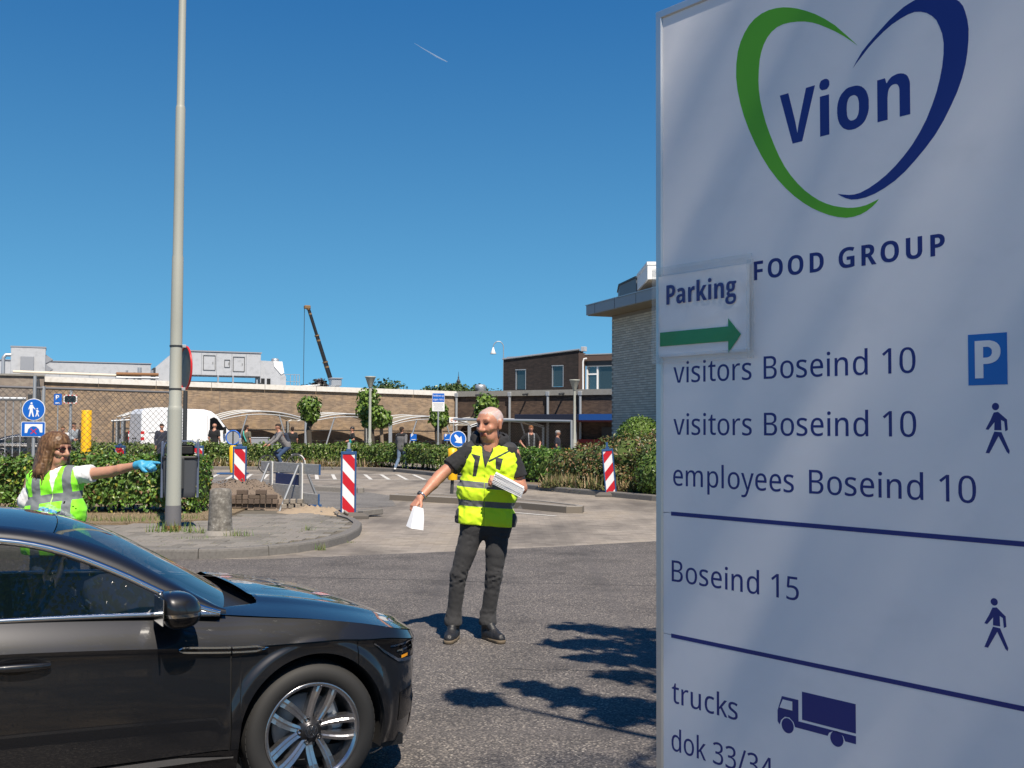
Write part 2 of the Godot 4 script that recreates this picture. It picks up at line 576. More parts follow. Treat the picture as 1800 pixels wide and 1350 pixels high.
# a running-bond texture for surfaces too far off to show single clinkers
func clinker(size: int, a: Color, b: Color, joint: Color, across: int, rows: int) -> ImageTexture:
	var im := Image.create(size, size, false, Image.FORMAT_RGB8)
	im.fill(joint)
	var r := RandomNumberGenerator.new()
	r.seed = 99
	var w := float(size) / across
	var h := float(size) / rows
	for j in rows:
		for i in across:
			var c := a.lerp(b, r.randf())
			var off := (w * 0.5 if j % 2 else 0.0)
			var x := int(i * w + off)
			im.fill_rect(Rect2i(x, int(j * h), int(w) - 1, int(h) - 1), c)
			if x + w > size: im.fill_rect(Rect2i(0, int(j * h), int(x + w) - size - 1, int(h) - 1), c)
	return ImageTexture.create_from_image(im)

# ------------------------------------------------------------------ ground
func build_ground() -> void:
	struct("ground", sheet(pv([-1500, 60, 1500, 60, 1500, -2500, -1500, -2500]), -0.03), M.ground)
	# worn paving of the entrance, below the road sheet
	struct("forecourt_paving", sheet(pv([-22, -13.6, 22, -13.6, 22, -49, -30, -52, -40, -30]), -0.004), M.worn_paving)
	struct("road", sheet(pv([-40, 6, 40, 6, 40, -33, 9.0, -19.6, 5.0, -18.1, 2.27, -17.04, -0.1, -15.75, -1.2, -15.3, -2.03, -14.96, -3.2, -14.45, -40, -13.9]), 0.0), M.asphalt)
	# the side lane that runs off to the left behind the barrier
	struct("side_road", sheet(pv([-4.3, -23.2, -2.6, -24.5, -3.2, -28.5, -5.5, -33.0, -9.5, -38.8, -16, -40.5, -30, -41, -30, -27.5, -14, -27, -8, -26]), 0.0), M.old_asphalt)
	struct("parking_ground", sheet(pv([-60, -47.6, -8, -48.6, -1.5, -43.5, 3.5, -36.0, 8.2, -30.0, 40, -30, 60, -120, -60, -120]), 0.14), M.worn_paving)

	# the near verge with its kerb, where the board stands
	var vk := [Vector2(-14, 2.6), Vector2(-4.2, -2.2), Vector2(-0.6, -4.15), Vector2(0.35, -4.78), Vector2(1.6, -5.0), Vector2(8, -5.2), Vector2(16, -5.3)]
	var vp := PackedVector2Array(vk)
	vp.append_array(pv([16, 5.5, -14, 5.5]))
	var s := S()
	slab(s, vp, -0.02, 0.10)
	struct("verge_ground", done(s), M.straw_verge)
	var kerb := thing("kerb", "low grey kerb edging the grass under the big board", "kerb")
	kerb_run(kerb, vk, 0.12, 0.105, M.kerb_stone)

	# the pavement corner with hedge: kerb round the outside, square tiles inside
	var k := [Vector2(-13, -13.98), Vector2(-3.95, -14.42), Vector2(-3.45, -14.72), Vector2(-3.0, -15.2), Vector2(-2.68, -15.85), Vector2(-2.5, -16.7), Vector2(-2.47, -17.7), Vector2(-2.58, -18.8), Vector2(-2.85, -19.8), Vector2(-3.15, -20.45)]
	kerb = thing("kerb", "rounded grey kerb of the pavement corner with lamp post and bollard", "kerb")
	kerb_run(kerb, k, 0.15, 0.13, M.kerb_stone)
	var inner := PackedVector2Array()
	for i in k.size():
		var d: Vector2 = (k[mini(i + 1, k.size() - 1)] - k[maxi(i - 1, 0)]).normalized()
		inner.append(k[i] + Vector2(d.y, -d.x) * 0.15)
	var bed := inner.duplicate()
	bed.append_array(pv([-4.6, -21.6, -5.4, -21.9, -13, -21.9]))
	s = S()
	slab(s, bed, -0.02, 0.098)
	var walk := struct("pavement", done(s), M.joint_sand)
	lay_tiles(walk, inner)
	# straw and bare soil under the hedge
	s = S()
	slab(s, pv([-13, -17.95, -9, -18.05, -6.9, -18.2, -5.9, -18.6, -5.35, -19.3, -5.25, -20.6, -5.4, -22.6, -13, -22.6]), 0.05, 0.135)
	struct("verge_ground", done(s), M.straw_verge)
	s = S()
	slab(s, pv([-13, -22.5, -5.5, -22.5, -7.5, -25.2, -8.6, -29.8, -16, -29.0]), -0.02, 0.1)
	struct("bed_soil", done(s), M.dry_soil)

	# far kerbs and planting beds
	var far := [Vector2(-24, -45.6), Vector2(-16, -46.0), Vector2(-9, -46.3), Vector2(-6.5, -46.2), Vector2(-4.9, -44.9), Vector2(-3.3, -41.6), Vector2(-1.8, -37.6), Vector2(0.3, -32.4), Vector2(1.6, -30.0), Vector2(3.5, -26.9), Vector2(8, -23.2), Vector2(16, -20.0)]
	kerb = thing("kerb", "long grey kerb running in front of the far hedges", "kerb")
	kerb_run(kerb, far, 0.14, 0.14, M.kerb_stone)
	var bp := PackedVector2Array()
	for i in far.size():
		var d2: Vector2 = (far[mini(i + 1, far.size() - 1)] - far[maxi(i - 1, 0)]).normalized()
		bp.append(far[i] + Vector2(d2.y, -d2.x) * 0.13)
	bp.append_array(pv([24, -30.5, 8.3, -30.6, 3.6, -36.4, -1.4, -43.9, -7.9, -49.2, -24, -48.6]))
	s = S()
	slab(s, bp, -0.02, 0.12)
	struct("bed_soil", done(s), M.dry_soil)

	# the traffic island behind the warden
	var isl := [Vector2(-3.0, -26.7), Vector2(-1.1, -25.35), Vector2(0.2, -23.95), Vector2(1.15, -22.75), Vector2(1.48, -22.75), Vector2(1.55, -23.1), Vector2(0.75, -24.6), Vector2(-0.5, -26.0), Vector2(-2.2, -27.4), Vector2(-2.9, -27.2)]
	var ip := PackedVector2Array(isl)
	s = S()
	slab(s, ip, -0.01, 0.13)
	struct("traffic_island_paving", done(s), M.worn_paving)
	kerb = thing("traffic_island_kerb", "narrow pale kerb ring of the traffic island behind the warden", "kerb")
	isl.append(isl[0])
	kerb_run(kerb, isl, 0.16, 0.142, M.pale_kerb)
	var isl2 := [Vector2(-5.6, -30.6), Vector2(-4.2, -29.6), Vector2(-4.0, -29.9), Vector2(-5.4, -31.0), Vector2(-5.6, -30.6)]
	kerb = thing("traffic_island_kerb", "short stub of pale kerb behind the trestle barrier", "kerb")
	kerb_run(kerb, isl2, 0.16, 0.142, M.pale_kerb)

	# paint
	for i in 13:
		var x0 := -10.2 + i * 0.62
		var z0 := -37.4 - i * 0.02
		paint_bar(Vector2(x0 - 0.25, z0), Vector2(x0 - 1.05, z0 - 4.3), 0.13)
	paint_bar(Vector2(-10.6, -37.2), Vector2(-2.6, -37.4), 0.12)
	paint_bar(Vector2(-12.0, -41.4), Vector2(-3.6, -41.6), 0.12)
	paint_bar(Vector2(-10.2, -34.5), Vector2(-7.6, -30.2), 0.14)
	paint_bar(Vector2(-14.5, -36.0), Vector2(-10.0, -34.2), 0.15)
	paint_bar(Vector2(-11.6, -34.9), Vector2(-9.3, -32.6), 0.42)
	paint_bar(Vector2(-10.6, -35.3), Vector2(-9.7, -34.2), 0.30)
	paint_bar(Vector2(-0.3, -23.2), Vector2(0.9, -21.9), 0.10)

	# old bitumen seams in the road
	var seam := mat("bitumen", lin(0.028, 0.026, 0.026), 0.6)
	var r := RandomNumberGenerator.new()
	r.seed = 2
	for q in [[Vector2(-0.1, -7.9), Vector2(6.0, -7.2), 0.006], [Vector2(-3.4, -12.8), Vector2(7.0, -11.4), 0.008]]:
		var up := PackedVector2Array()
		var dn := PackedVector2Array()
		var nn: Vector2 = (q[1] - q[0]).normalized().orthogonal()
		for i in 41:
			var p: Vector2 = q[0].lerp(q[1], i / 40.0) + nn * (r.randfn() * 0.018 + 0.02 * sin(i * 0.35))
			var w: float = q[2] * r.randf_range(0.3, 1.0)
			up.append(p + nn * w)
			dn.append(p - nn * w)
		dn.reverse()
		up.append_array(dn)
		struct("road_seam", sheet(up, 0.003), seam)

func paint_bar(a: Vector2, b: Vector2, w: float) -> void:
	var n := (b - a).normalized().orthogonal() * w * 0.5
	struct("road_marking", sheet(PackedVector2Array([a - n, b - n, b + n, a + n]), 0.004), M.road_paint)

# kerb stones about a metre long with a thin joint and a worn edge; the run is given along its outer foot
func kerb_run(parent: Node3D, line: Array, w: float, h: float, m: Material) -> void:
	var c := Curve2D.new()
	for p in line: c.add_point(p)
	c.bake_interval = 0.05
	var len := c.get_baked_length()
	var n := int(ceil(len / 1.0))
	for i in n:
		var d0 := len * i / n + 0.006
		var d1 := len * (i + 1) / n - 0.006
		var rows := []
		var steps := 4
		for q in steps + 1:
			var d := lerpf(d0, d1, float(q) / steps)
			var p := c.sample_baked(d)
			var tg := (c.sample_baked(minf(d + 0.1, len)) - c.sample_baked(maxf(d - 0.1, 0.0))).normalized()
			var nn := Vector2(tg.y, -tg.x)
			var lift := sin(i * 12.9) * 0.004
			var row := PackedVector3Array()
			for e in [[0.0, -0.02], [0.006, h - 0.035 + lift], [0.014, h - 0.012 + lift], [0.034, h + lift], [w, h + lift], [w, -0.02]]:
				var f: Vector2 = p + nn * float(e[0])
				row.append(Vector3(f.x, e[1], f.y))
			rows.append(row)
		var s := S()
		surf(s, rows, false, false)
		fan(s, rows[0], true)
		fan(s, rows[-1])
		obj("kerb_stone", done(s), m, parent)

func lay_tiles(walk: Node3D, inner: PackedVector2Array) -> void:
	var kinds := []
	var r := RandomNumberGenerator.new()
	r.seed = 5
	for v in 6:
		var st := S()
		var g := r.randf_range(0.68, 1.2)
		st.set_color(Color(0.205 * g, 0.190 * g, 0.168 * g))
		box(st, Vector3(0.292, 0.03, 0.292), Transform3D(), 0.006)
		kinds.append(done(st))
	var area := inner.duplicate()
	area.append_array(pv([-3.9, -21.0, -5.2, -20.6, -5.3, -19.3, -5.85, -18.65, -6.85, -18.25, -9.2, -18.1, -13, -18.0]))
	var n := 0
	var spare := S()
	var ax := Vector2(1, -0.03).normalized()
	var ay := Vector2(0.03, 1).normalized()
	for j in 26:
		for i in 40:
			var q := Vector2(-2.4, -14.5) - ax * 0.3 * i - ay * 0.3 * j - ax * (0.15 if j % 2 else 0.0)
			var all_in := true
			for e in [Vector2(-0.13, -0.13), Vector2(0.13, -0.13), Vector2(0.13, 0.13), Vector2(-0.13, 0.13)]:
				if not Geometry2D.is_point_in_polygon(q + e, area): all_in = false
			if not all_in: continue
			var xf := Transform3D(Basis.from_euler(Vector3(r.randf_range(-0.014, 0.014), -0.03 + r.randf_range(-0.012, 0.012), r.randf_range(-0.014, 0.014))), Vector3(q.x, 0.102 + r.randf_range(-0.003, 0.004), q.y))
			var mesh: Mesh = kinds[r.randi() % 6]
			# the strip between kerb and car is farthest from sight: those tiles are joined
			if n < 296 and q.x > -8.2:
				var o := obj("tile", mesh, M.concrete_tile, walk)
				o.transform = xf
				n += 1
			else:
				spare.append_from(mesh, 0, xf)
	var rest := obj("tile_rest", spare.commit(), M.concrete_tile, walk)
	rest.set_meta("kind", "stuff")

# ------------------------------------------------------------------ the direction board
func build_direction_board() -> void:
	var t := thing("direction_board", "tall white direction board with green and blue heart logo", "sign board", Vector3(0.349, 0.726, -2.6), -52.0)
	t.scale = Vector3.ONE * 0.5778
	var W := 1.96
	var bot := -0.55
	var top := 3.489
	# box body behind the face
	obj("back_casing", boxm(Vector3(W - 0.01, top - bot - 0.02, 0.14), at(W * 0.5, (top + bot) * 0.5, -0.082), 0.006), M.aluminium, t)
	for b in [[1.3885, top - 0.034], [0.8945, 1.3865], [bot + 0.034, 0.8925]]:
		obj("panel", boxm(Vector3(W - 0.07, b[1] - b[0], 0.008), at(W * 0.5, (b[0] + b[1]) * 0.5, -0.004), 0.0012), M.board_face, t)
	# frame profile with a bevel to the inside
	var prof := [Vector2(0, -0.15), Vector2(0, 0.004), Vector2(0.004, 0.009), Vector2(0.031, 0.009), Vector2(0.036, 0.001), Vector2(0.036, -0.006)]
	for f in [[Vector3(0, bot, 0), Vector3(0, top, 0), Vector3(1, 0, 0)], [Vector3(0, top, 0), Vector3(W, top, 0), Vector3(0, -1, 0)], [Vector3(W, top, 0), Vector3(W, bot, 0), Vector3(-1, 0, 0)], [Vector3(W, bot, 0), Vector3(0, bot, 0), Vector3(0, 1, 0)]]:
		var s := S()
		var d: Vector3 = (f[1] - f[0]).normalized()
		for i in prof.size() - 1:
			var p: Vector2 = prof[i]
			var q: Vector2 = prof[i + 1]
			s.set_smooth_group(-1)
			quad(s, f[0] + f[2] * p.x + d * p.x + Vector3(0, 0, p.y), f[1] + f[2] * p.x - d * p.x + Vector3(0, 0, p.y), f[1] + f[2] * q.x - d * q.x + Vector3(0, 0, q.y), f[0] + f[2] * q.x + d * q.x + Vector3(0, 0, q.y))
		obj("frame", done(s), M.aluminium, t)
	for x in [0.35, 1.6]:
		obj("foot", boxm(Vector3(0.14, 0.75, 0.11), at(x, bot - 0.36, -0.08)), M.galvanised, t)
	# logo
	var dz := 0.0005
	obj("heart_green", prismm(pv(HEART_GREEN), dz, at(0, 0, 0.0001)), M.print_green, t)
	obj("heart_blue", prismm(pv(HEART_BLUE), dz, at(0, 0, 0.0001)), M.print_heart_blue, t)
	text(t, "lettering", "Vion", M.print_heart_blue, 0.639, 2.785, 0.19, 0.537, true, dz)
	text(t, "lettering", "FOOD GROUP", M.print_blue, 0.512, 2.2965, 0.071, 0.782, true, dz, 0.0, 6)
	text(t, "lettering", "visitors", M.print_blue, 0.094, 1.919, 0.085, 0.405, false, dz)
	text(t, "lettering", "Boseind 10", M.print_blue, 0.557, 1.919, 0.085, 0.628, false, dz)
	text(t, "lettering", "visitors", M.print_blue, 0.094, 1.707, 0.085, 0.405, false, dz)
	text(t, "lettering", "Boseind 10", M.print_blue, 0.557, 1.707, 0.085, 0.628, false, dz)
	text(t, "lettering", "employees", M.print_blue, 0.092, 1.5, 0.085, 0.60, false, dz)
	text(t, "lettering", "Boseind 10", M.print_blue, 0.759, 1.5, 0.085, 0.63, false, dz)
	text(t, "lettering", "Boseind 15", M.print_blue, 0.083, 1.111, 0.085, 0.628, false, dz)
	text(t, "lettering", "trucks", M.print_blue, 0.083, 0.622, 0.085, 0.342, false, dz)
	text(t, "lettering", "dok 33/34", M.print_blue, 0.081, 0.432, 0.085, 0.51, false, dz)
	for y in [1.385, 0.891]:
		obj("rule", boxm(Vector3(W - 0.16, 0.016, dz), at(W * 0.5, y, 0.0007)), M.print_blue, t)
	# parking square
	obj("parking_square", boxm(Vector3(0.127, 0.161, dz), at(1.4325, 1.9505, 0.0007)), M.print_park_blue, t)
	text(t, "lettering", "P", M.board_face, 1.392, 1.892, 0.117, 0.083, true, 0.0008, 0.0014)
	for p in [[1.456, 1.656, 0.158], [1.443, 1.055, 0.156]]: walker_mark(t, p[0], p[1], p[2])
	# lorry
	var s2 := S()
	var xf := at(0, 0, 0.0001)
	prism(s2, pv([0.722, 0.688, 0.945, 0.688, 0.945, 0.788, 0.722, 0.788]), dz, xf)
	obj("lorry_mark", done(s2), M.print_blue, t)
	s2 = S()
	prism(s2, pv([0.613, 0.66, 0.622, 0.65, 0.629, 0.668, 0.646, 0.683, 0.666, 0.684, 0.684, 0.672, 0.691, 0.655, 0.83, 0.655, 0.836, 0.667, 0.85, 0.6745, 0.88, 0.6745, 0.894, 0.668, 0.902, 0.652, 0.945, 0.652, 0.945, 0.679, 0.706, 0.679, 0.706, 0.755, 0.633, 0.755, 0.613, 0.70]), dz, xf)
	obj("lorry_mark", done(s2), M.print_blue, t)
	obj("lorry_window_mark", prismm(pv([0.623, 0.712, 0.680, 0.712, 0.680, 0.744, 0.638, 0.744]), 0.0008, at(0, 0, 0.0013)), M.board_face, t)
	for x in [0.658, 0.868]: obj("lorry_wheel_mark", prismm(circ(0.027, 24, Vector2(x, 0.653)), dz, xf), M.print_blue, t)
	obj("bar_mark", boxm(Vector3(1.0, 0.12, dz), at(0.78, 0.10, 0.0007)), M.print_blue, t)
	obj("bar_end_mark", boxm(Vector3(0.3, 0.12, dz), at(1.44, 0.10, 0.0007)), M.print_green, t)

	# the laminated sheet taped over the board's edge
	var p2 := thing("parking_notice", "laminated paper notice with green arrow taped to the white board", "notice", Vector3(0.349, 0.726, -2.6), -52.0)
	p2.scale = Vector3.ONE * 0.5778
	obj("paper", wavy(0.022, 0.502, 2.026, 2.362, 0.0125, 0.003, 3), M.paper, p2)
	text(p2, "lettering", "Parking", M.print_blue, 0.07, 2.2415, 0.079, 0.369, true, 0.0008, 0.0158)
	obj("arrow", prismm(pv([0.034, 2.071, 0.399, 2.071, 0.399, 2.026, 0.461, 2.0935, 0.399, 2.159, 0.399, 2.1285, 0.034, 2.1285]), 0.0015, at(0, 0, 0.0155)), M.print_arrow, p2)
	obj("sleeve", wavy(0.006, 0.522, 2.006, 2.386, 0.023, 0.009, 8), M.clear_film, p2)
	obj("tape_strip", wavy(-0.002, 0.525, 2.362, 2.398, 0.0265, 0.006, 4), M.tape, p2)
	obj("tape_strip", wavy(0.498, 0.534, 2.0, 2.375, 0.0265, 0.008, 5), M.tape, p2)
	obj("tape_strip", wavy(-0.003, 0.03, 2.0, 2.39, 0.028, 0.002, 6), M.tape, p2)
	obj("tape_strip", wavy(0.0, 0.52, 2.0, 2.036, 0.025, 0.002, 7), M.tape, p2)

func wavy(x0: float, x1: float, y0: float, y1: float, z: float, amp: float, sd: int) -> ArrayMesh:
	var n := noise(FastNoiseLite.TYPE_SIMPLEX_SMOOTH, 7.0, sd, 3)
	var rows := []
	for i in 25:
		var row := PackedVector3Array()
		for j in 25:
			var x := lerpf(x0, x1, j / 24.0)
			var y := lerpf(y0, y1, i / 24.0)
			row.append(Vector3(x, y, z + n.get_noise_2d(x, y * 1.6) * amp))
		rows.append(row)
	var s := S()
	surf(s, rows)
	return done(s)

# the walking figure printed on the board: head, trunk with arms, legs
func walker_mark(t: Node3D, cx: float, y0: float, h: float) -> void:
	var k := h / 0.158
	var xf := Transform3D(Basis.from_scale(Vector3(k, k, 1)), Vector3(cx, y0, 0.0001))
	obj("walker_head_mark", prismm(circ(0.0115, 20, Vector2(0, 0.1465)), 0.0005, xf), M.print_blue, t)
	obj("walker_body_mark", prismm(pv([-0.006, 0.128, 0.008, 0.13, 0.036, 0.106, 0.038, 0.074, 0.030, 0.070, 0.027, 0.100, 0.017, 0.105, 0.018, 0.073, -0.005, 0.073, -0.004, 0.098, -0.024, 0.074, -0.033, 0.076, -0.016, 0.106]), 0.0005, xf), M.print_blue, t)
	obj("walker_leg_mark", prismm(pv([-0.005, 0.069, 0.018, 0.067, 0.043, 0.010, 0.041, 0.0, 0.034, 0.006, 0.0085, 0.055, -0.022, 0.001, -0.034, 0.002]), 0.0005, xf), M.print_blue, t)

# ------------------------------------------------------------------ the plant behind
const WALL_AT := Vector3(-18.04, 0, -63.32)
const WALL_ALONG := Vector3(0.9207, 0, -0.3903)
const WALL_OUT := Vector3(0.3903, 0, 0.9207)

func on_wall(s: float, y: float, out: float) -> Vector3:
	return WALL_AT + WALL_ALONG * s + WALL_OUT * out + Vector3(0, y, 0)

# upright wall face with UVs in metres
func wall_face(s: SurfaceTool, a: Vector3, b: Vector3, ya0: float, ya1: float, yb0: float, yb1: float, u0 := 0.0) -> void:
	var l := Vector2(b.x - a.x, b.z - a.z).length()
	s.set_smooth_group(-1)
	uvq(s, [Vector3(a.x, ya0, a.z), Vector3(a.x, ya1, a.z), Vector3(b.x, yb1, b.z), Vector3(b.x, yb0, b.z)], [Vector2(u0, -ya0), Vector2(u0, -ya1), Vector2(u0 + l, -yb1), Vector2(u0 + l, -yb0)])

func brick_mat(called: String, a: Color, b: Color, joint: Color, blotch: Array) -> StandardMaterial3D:
	var m := mat(called, Color.WHITE, 0.92)
	m.albedo_texture = clinker(512, a, b, joint, 8, 16)
	m.uv1_scale = Vector3(1.0 / 1.84, 1.0 / 1.04, 1)
	detail(m, ntex(noise(FastNoiseLite.TYPE_SIMPLEX_SMOOTH, 0.02, called.length() * 7, 5, 0.6), 512, blotch))
	m.uv2_triplanar = true
	m.uv2_world_triplanar = true
	m.uv2_scale = Vector3.ONE * 0.14
	return m

func frame_at(p: Vector3, along: Vector3) -> Transform3D:
	var t := along.normalized()
	return Transform3D(Basis(t, Vector3.UP, t.cross(Vector3.UP)), p)

func build_plant() -> void:
	var tan := brick_mat("tan_brick", lin(0.235, 0.178, 0.130), lin(0.375, 0.285, 0.205), lin(0.285, 0.235, 0.19), [[0.0, Color(0.72, 0.74, 0.78)], [0.5, Color(0.92, 0.91, 0.90)], [0.72, Color(1.0, 0.98, 0.94)], [1.0, Color(1, 0.97, 0.88)]])
	var grey_tan := brick_mat("greyed_brick", lin(0.235, 0.195, 0.165), lin(0.31, 0.265, 0.22), lin(0.28, 0.245, 0.21), [[0.0, Color(0.7, 0.7, 0.72)], [0.5, Color(0.95, 0.95, 0.95)], [1.0, Color(1, 1, 1)]])
	var brown := brick_mat("brown_brick", lin(0.060, 0.040, 0.030), lin(0.115, 0.078, 0.056), lin(0.085, 0.065, 0.05), [[0.0, Color(0.75, 0.75, 0.78)], [0.5, Color(0.95, 0.93, 0.92)], [1.0, Color(1, 1, 1)]])
	var black_brick := brick_mat("black_brick", lin(0.016, 0.012, 0.012), lin(0.036, 0.026, 0.024), lin(0.03, 0.025, 0.024), [[0.0, Color(0.8, 0.8, 0.8)], [1.0, Color(1, 1, 1)]])
	var fascia := mat("fascia_white", Color.WHITE, 0.7)
	fascia.albedo_texture = ntex(noise(FastNoiseLite.TYPE_SIMPLEX_SMOOTH, 0.03, 71, 5, 0.65), 256, [[0.0, lin(0.42, 0.40, 0.36)], [0.4, lin(0.62, 0.60, 0.56)], [1.0, lin(0.72, 0.71, 0.68)]])
	tri(fascia, 0.35)
	var fascia_grey := mat("fascia_grey", lin(0.36, 0.36, 0.35), 0.6)
	fascia_grey.albedo_texture = fascia.albedo_texture
	tri(fascia_grey, 0.35)
	var roofing := mat("roof_felt", lin(0.30, 0.31, 0.32), 0.9)
	var cladding := mat("unit_white", lin(0.44, 0.455, 0.48), 0.5)
	cladding.albedo_texture = ntex(noise(FastNoiseLite.TYPE_SIMPLEX_SMOOTH, 0.02, 73, 5, 0.6), 256, [[0.0, grey(0.72)], [0.45, grey(0.95)], [1.0, grey(1.0)]])
	tri(cladding, 0.4)
	mat("unit_grey", lin(0.25, 0.265, 0.295), 0.5)
	var mb := mat("membrane", lin(0.27, 0.235, 0.175), 0.8)
	mb.backlight_enabled = true
	mb.backlight = lin(0.16, 0.13, 0.09)
	var pane := mat("window_pane", lin(0.03, 0.045, 0.05, 0.75), 0.02)
	pane.transparency = BaseMaterial3D.TRANSPARENCY_ALPHA
	pane.metallic_specular = 0.9

	# long tan hall
	var hall := thing("factory_hall", "long low factory hall of tan brick with white roof edge", "building", WALL_AT)
	var s := S()
	var o := -WALL_AT
	wall_face(s, on_wall(-8.6, 0, 0) + o, on_wall(15.76, 0, 0) + o, -0.3, 4.30, -0.3, 3.96)
	wall_face(s, on_wall(15.76, 0, 0) + o, on_wall(15.76, 0, -26) + o, -0.3, 3.96, -0.3, 3.96)
	obj("wall", done(s), tan, hall)
	for i in 8:
		var a0 := lerpf(-8.9, 15.9, i / 8.0) + 0.012
		var a1 := lerpf(-8.9, 15.9, (i + 1) / 8.0) - 0.012
		s = S()
		var ya := lerpf(4.60, 4.22, (a0 + 8.9) / 24.8)
		var yb := lerpf(4.60, 4.22, (a1 + 8.9) / 24.8)
		var c := []
		for q in [[a0, ya], [a1, yb]]:
			for h in [0.0, -0.30]:
				c.append(on_wall(q[0], q[1] + h, 0.14) + o)
				c.append(on_wall(q[0], q[1] + h, -0.2) + o)
		s.set_smooth_group(-1)
		quad(s, c[0], c[4], c[6], c[2])
		quad(s, c[1], c[5], c[4], c[0])
		quad(s, c[2], c[6], c[7], c[3])
		quad(s, c[0], c[2], c[3], c[1])
		quad(s, c[4], c[5], c[7], c[6])
		obj("roof_edge", done(s), fascia, hall)
	s = S()
	s.set_smooth_group(-1)
	quad(s, on_wall(-30, 4.5, -0.2) + o, on_wall(-30, 4.5, -40) + o, on_wall(16, 4.1, -40) + o, on_wall(16, 4.1, -0.2) + o)
	obj("roof", done(s), roofing, hall)
	for u in [-1.9, 6.1, 0.9]:
		obj("movement_joint", boxm(Vector3(0.02, 3.9, 0.006), Transform3D(Basis(WALL_ALONG, Vector3.UP, WALL_OUT), on_wall(u, 2.0, 0.004) + o)), M.post_foot, hall)
	# greyer block on the left, a little proud of the hall
	var left := thing("brick_annex", "greyish brick annex at the gated end of the tan hall", "building", WALL_AT)
	s = S()
	wall_face(s, on_wall(-30, 0, 1.2) + o, on_wall(-8.62, 0, 1.2) + o, -0.3, 4.55, -0.3, 4.55)
	wall_face(s, on_wall(-8.62, 0, 1.2) + o, on_wall(-8.62, 0, -3) + o, -0.3, 4.55, -0.3, 4.55)
	obj("wall", done(s), grey_tan, left)
	var bw := Basis(WALL_ALONG, Vector3.UP, WALL_OUT)
	obj("roof_edge", boxm(Vector3(21.5, 0.10, 1.6), Transform3D(bw, on_wall(-19.35, 4.60, 0.5) + o)), fascia_grey, left)
	obj("roof", boxm(Vector3(21.3, 0.05, 12), Transform3D(bw, on_wall(-19.35, 4.52, -6.4) + o)), roofing, left)
	s = S()
	tube(s, [on_wall(-8.9, 4.4, 1.32) + o, on_wall(-8.9, 3.5, 1.32) + o], [0.06, 0.16], 8)
	box(s, Vector3(0.30, 0.75, 0.26), Transform3D(bw, on_wall(-8.9, 3.15, 1.34) + o), 0.03)
	obj("wall_lantern", done(s), M.dark_metal, left)

	# brown wing coming forward on the right
	var ang := deg_to_rad(30.0)
	var wt := Vector3(cos(ang), 0, sin(ang))
	var wn := Vector3(-sin(ang), 0, cos(ang))
	var c0 := Vector3(-3.54, 0, -69.47)
	var wing := thing("brown_wing", "dark brown brick wing with grey downpipes and pale roof edge", "building", c0)
	var wb := Basis(wt, Vector3.UP, wn)
	s = S()
	wall_face(s, Vector3.ZERO, wt * 16.0, -0.3, 3.89, -0.3, 3.87)
	obj("wall", done(s), brown, wing)
	obj("roof_edge", boxm(Vector3(16.1, 0.34, 0.3), Transform3D(wb, wt * 8.0 + Vector3(0, 4.05, 0) + wn * 0.0)), fascia_grey, wing)
	obj("roof", boxm(Vector3(16, 0.05, 9), Transform3D(wb, wt * 8.0 + Vector3(0, 4.15, 0) - wn * 4.7)), roofing, wing)
	for x in [0.08, 4.02, 6.71, 8.92]:
		s = S()
		tube(s, [wt * x + wn * 0.16 + Vector3(0, 3.9, 0), wt * x + wn * 0.16 + Vector3(0, -0.2, 0)], 0.085, 10)
		box(s, Vector3(0.24, 0.26, 0.2), Transform3D(wb, wt * x + wn * 0.17 + Vector3(0, 3.98, 0)), 0.02)
		obj("downpipe", done(s), M.galvanised, wing)
	for x in [5.3, 7.8, 1.9]:
		s = S()
		tube(s, [wt * x + wn * 0.1 + Vector3(0, 4.0, 0), wt * x + wn * 0.75 + Vector3(0, 3.93, 0)], 0.06, 8)
		obj("spout", done(s), M.dark_metal, wing)
	# entrance canopy
	s = S()
	box(s, Vector3(6.6, 0.34, 2.4), Transform3D(wb, wt * 9.0 + wn * 1.3 + Vector3(0, 2.52, 0)), 0.02)
	var canopy := obj("canopy", done(s), mat("canopy_dark", lin(0.012, 0.014, 0.03), 0.4), wing)
	obj("canopy_band", boxm(Vector3(2.4, 0.352, 2.42), Transform3D(wb, wt * 11.2 + wn * 1.32 + Vector3(0, 2.52, 0))), mat("canopy_blue", lin(0.01, 0.06, 0.24), 0.4), canopy)
	obj("canopy_soffit", boxm(Vector3(6.4, 0.10, 2.2), Transform3D(wb, wt * 9.0 + wn * 1.2 + Vector3(0, 2.30, 0))), mat("canopy_red", lin(0.12, 0.02, 0.015), 0.5), canopy)
	obj("canopy_post", boxm(Vector3(0.17, 2.3, 0.17), Transform3D(wb, wt * 9.6 + wn * 2.2 + Vector3(0, 1.15, 0)), 0.01), M.grey_metal, canopy)
	obj("entrance_door", boxm(Vector3(2.0, 1.9, 0.08), Transform3D(wb, wt * 11.3 + wn * 0.05 + Vector3(0, 1.0, 0))), M.dark_metal, wing)
	obj("red_panel", boxm(Vector3(1.7, 0.75, 0.3), Transform3D(wb, wt * 9.9 + wn * 0.6 + Vector3(0, 0.85, 0))), mat("panel_red", lin(0.22, 0.006, 0.008), 0.5), wing)

	# dark upper storey on the wing's roof
	var up := thing("upper_storey", "nearly black brick upper storey with two tall windows and glazed corner", "building", c0 + Vector3(0, 4.2, 0))
	var u0 := wt * 1.70 - wn * 3.0
	var holes := [[2.66, 3.38, 4.40, 5.70], [5.35, 6.13, 4.54, 5.90]]
	s = S()
	var xs := [1.70, 2.66, 3.38, 5.35, 6.13, 7.27]
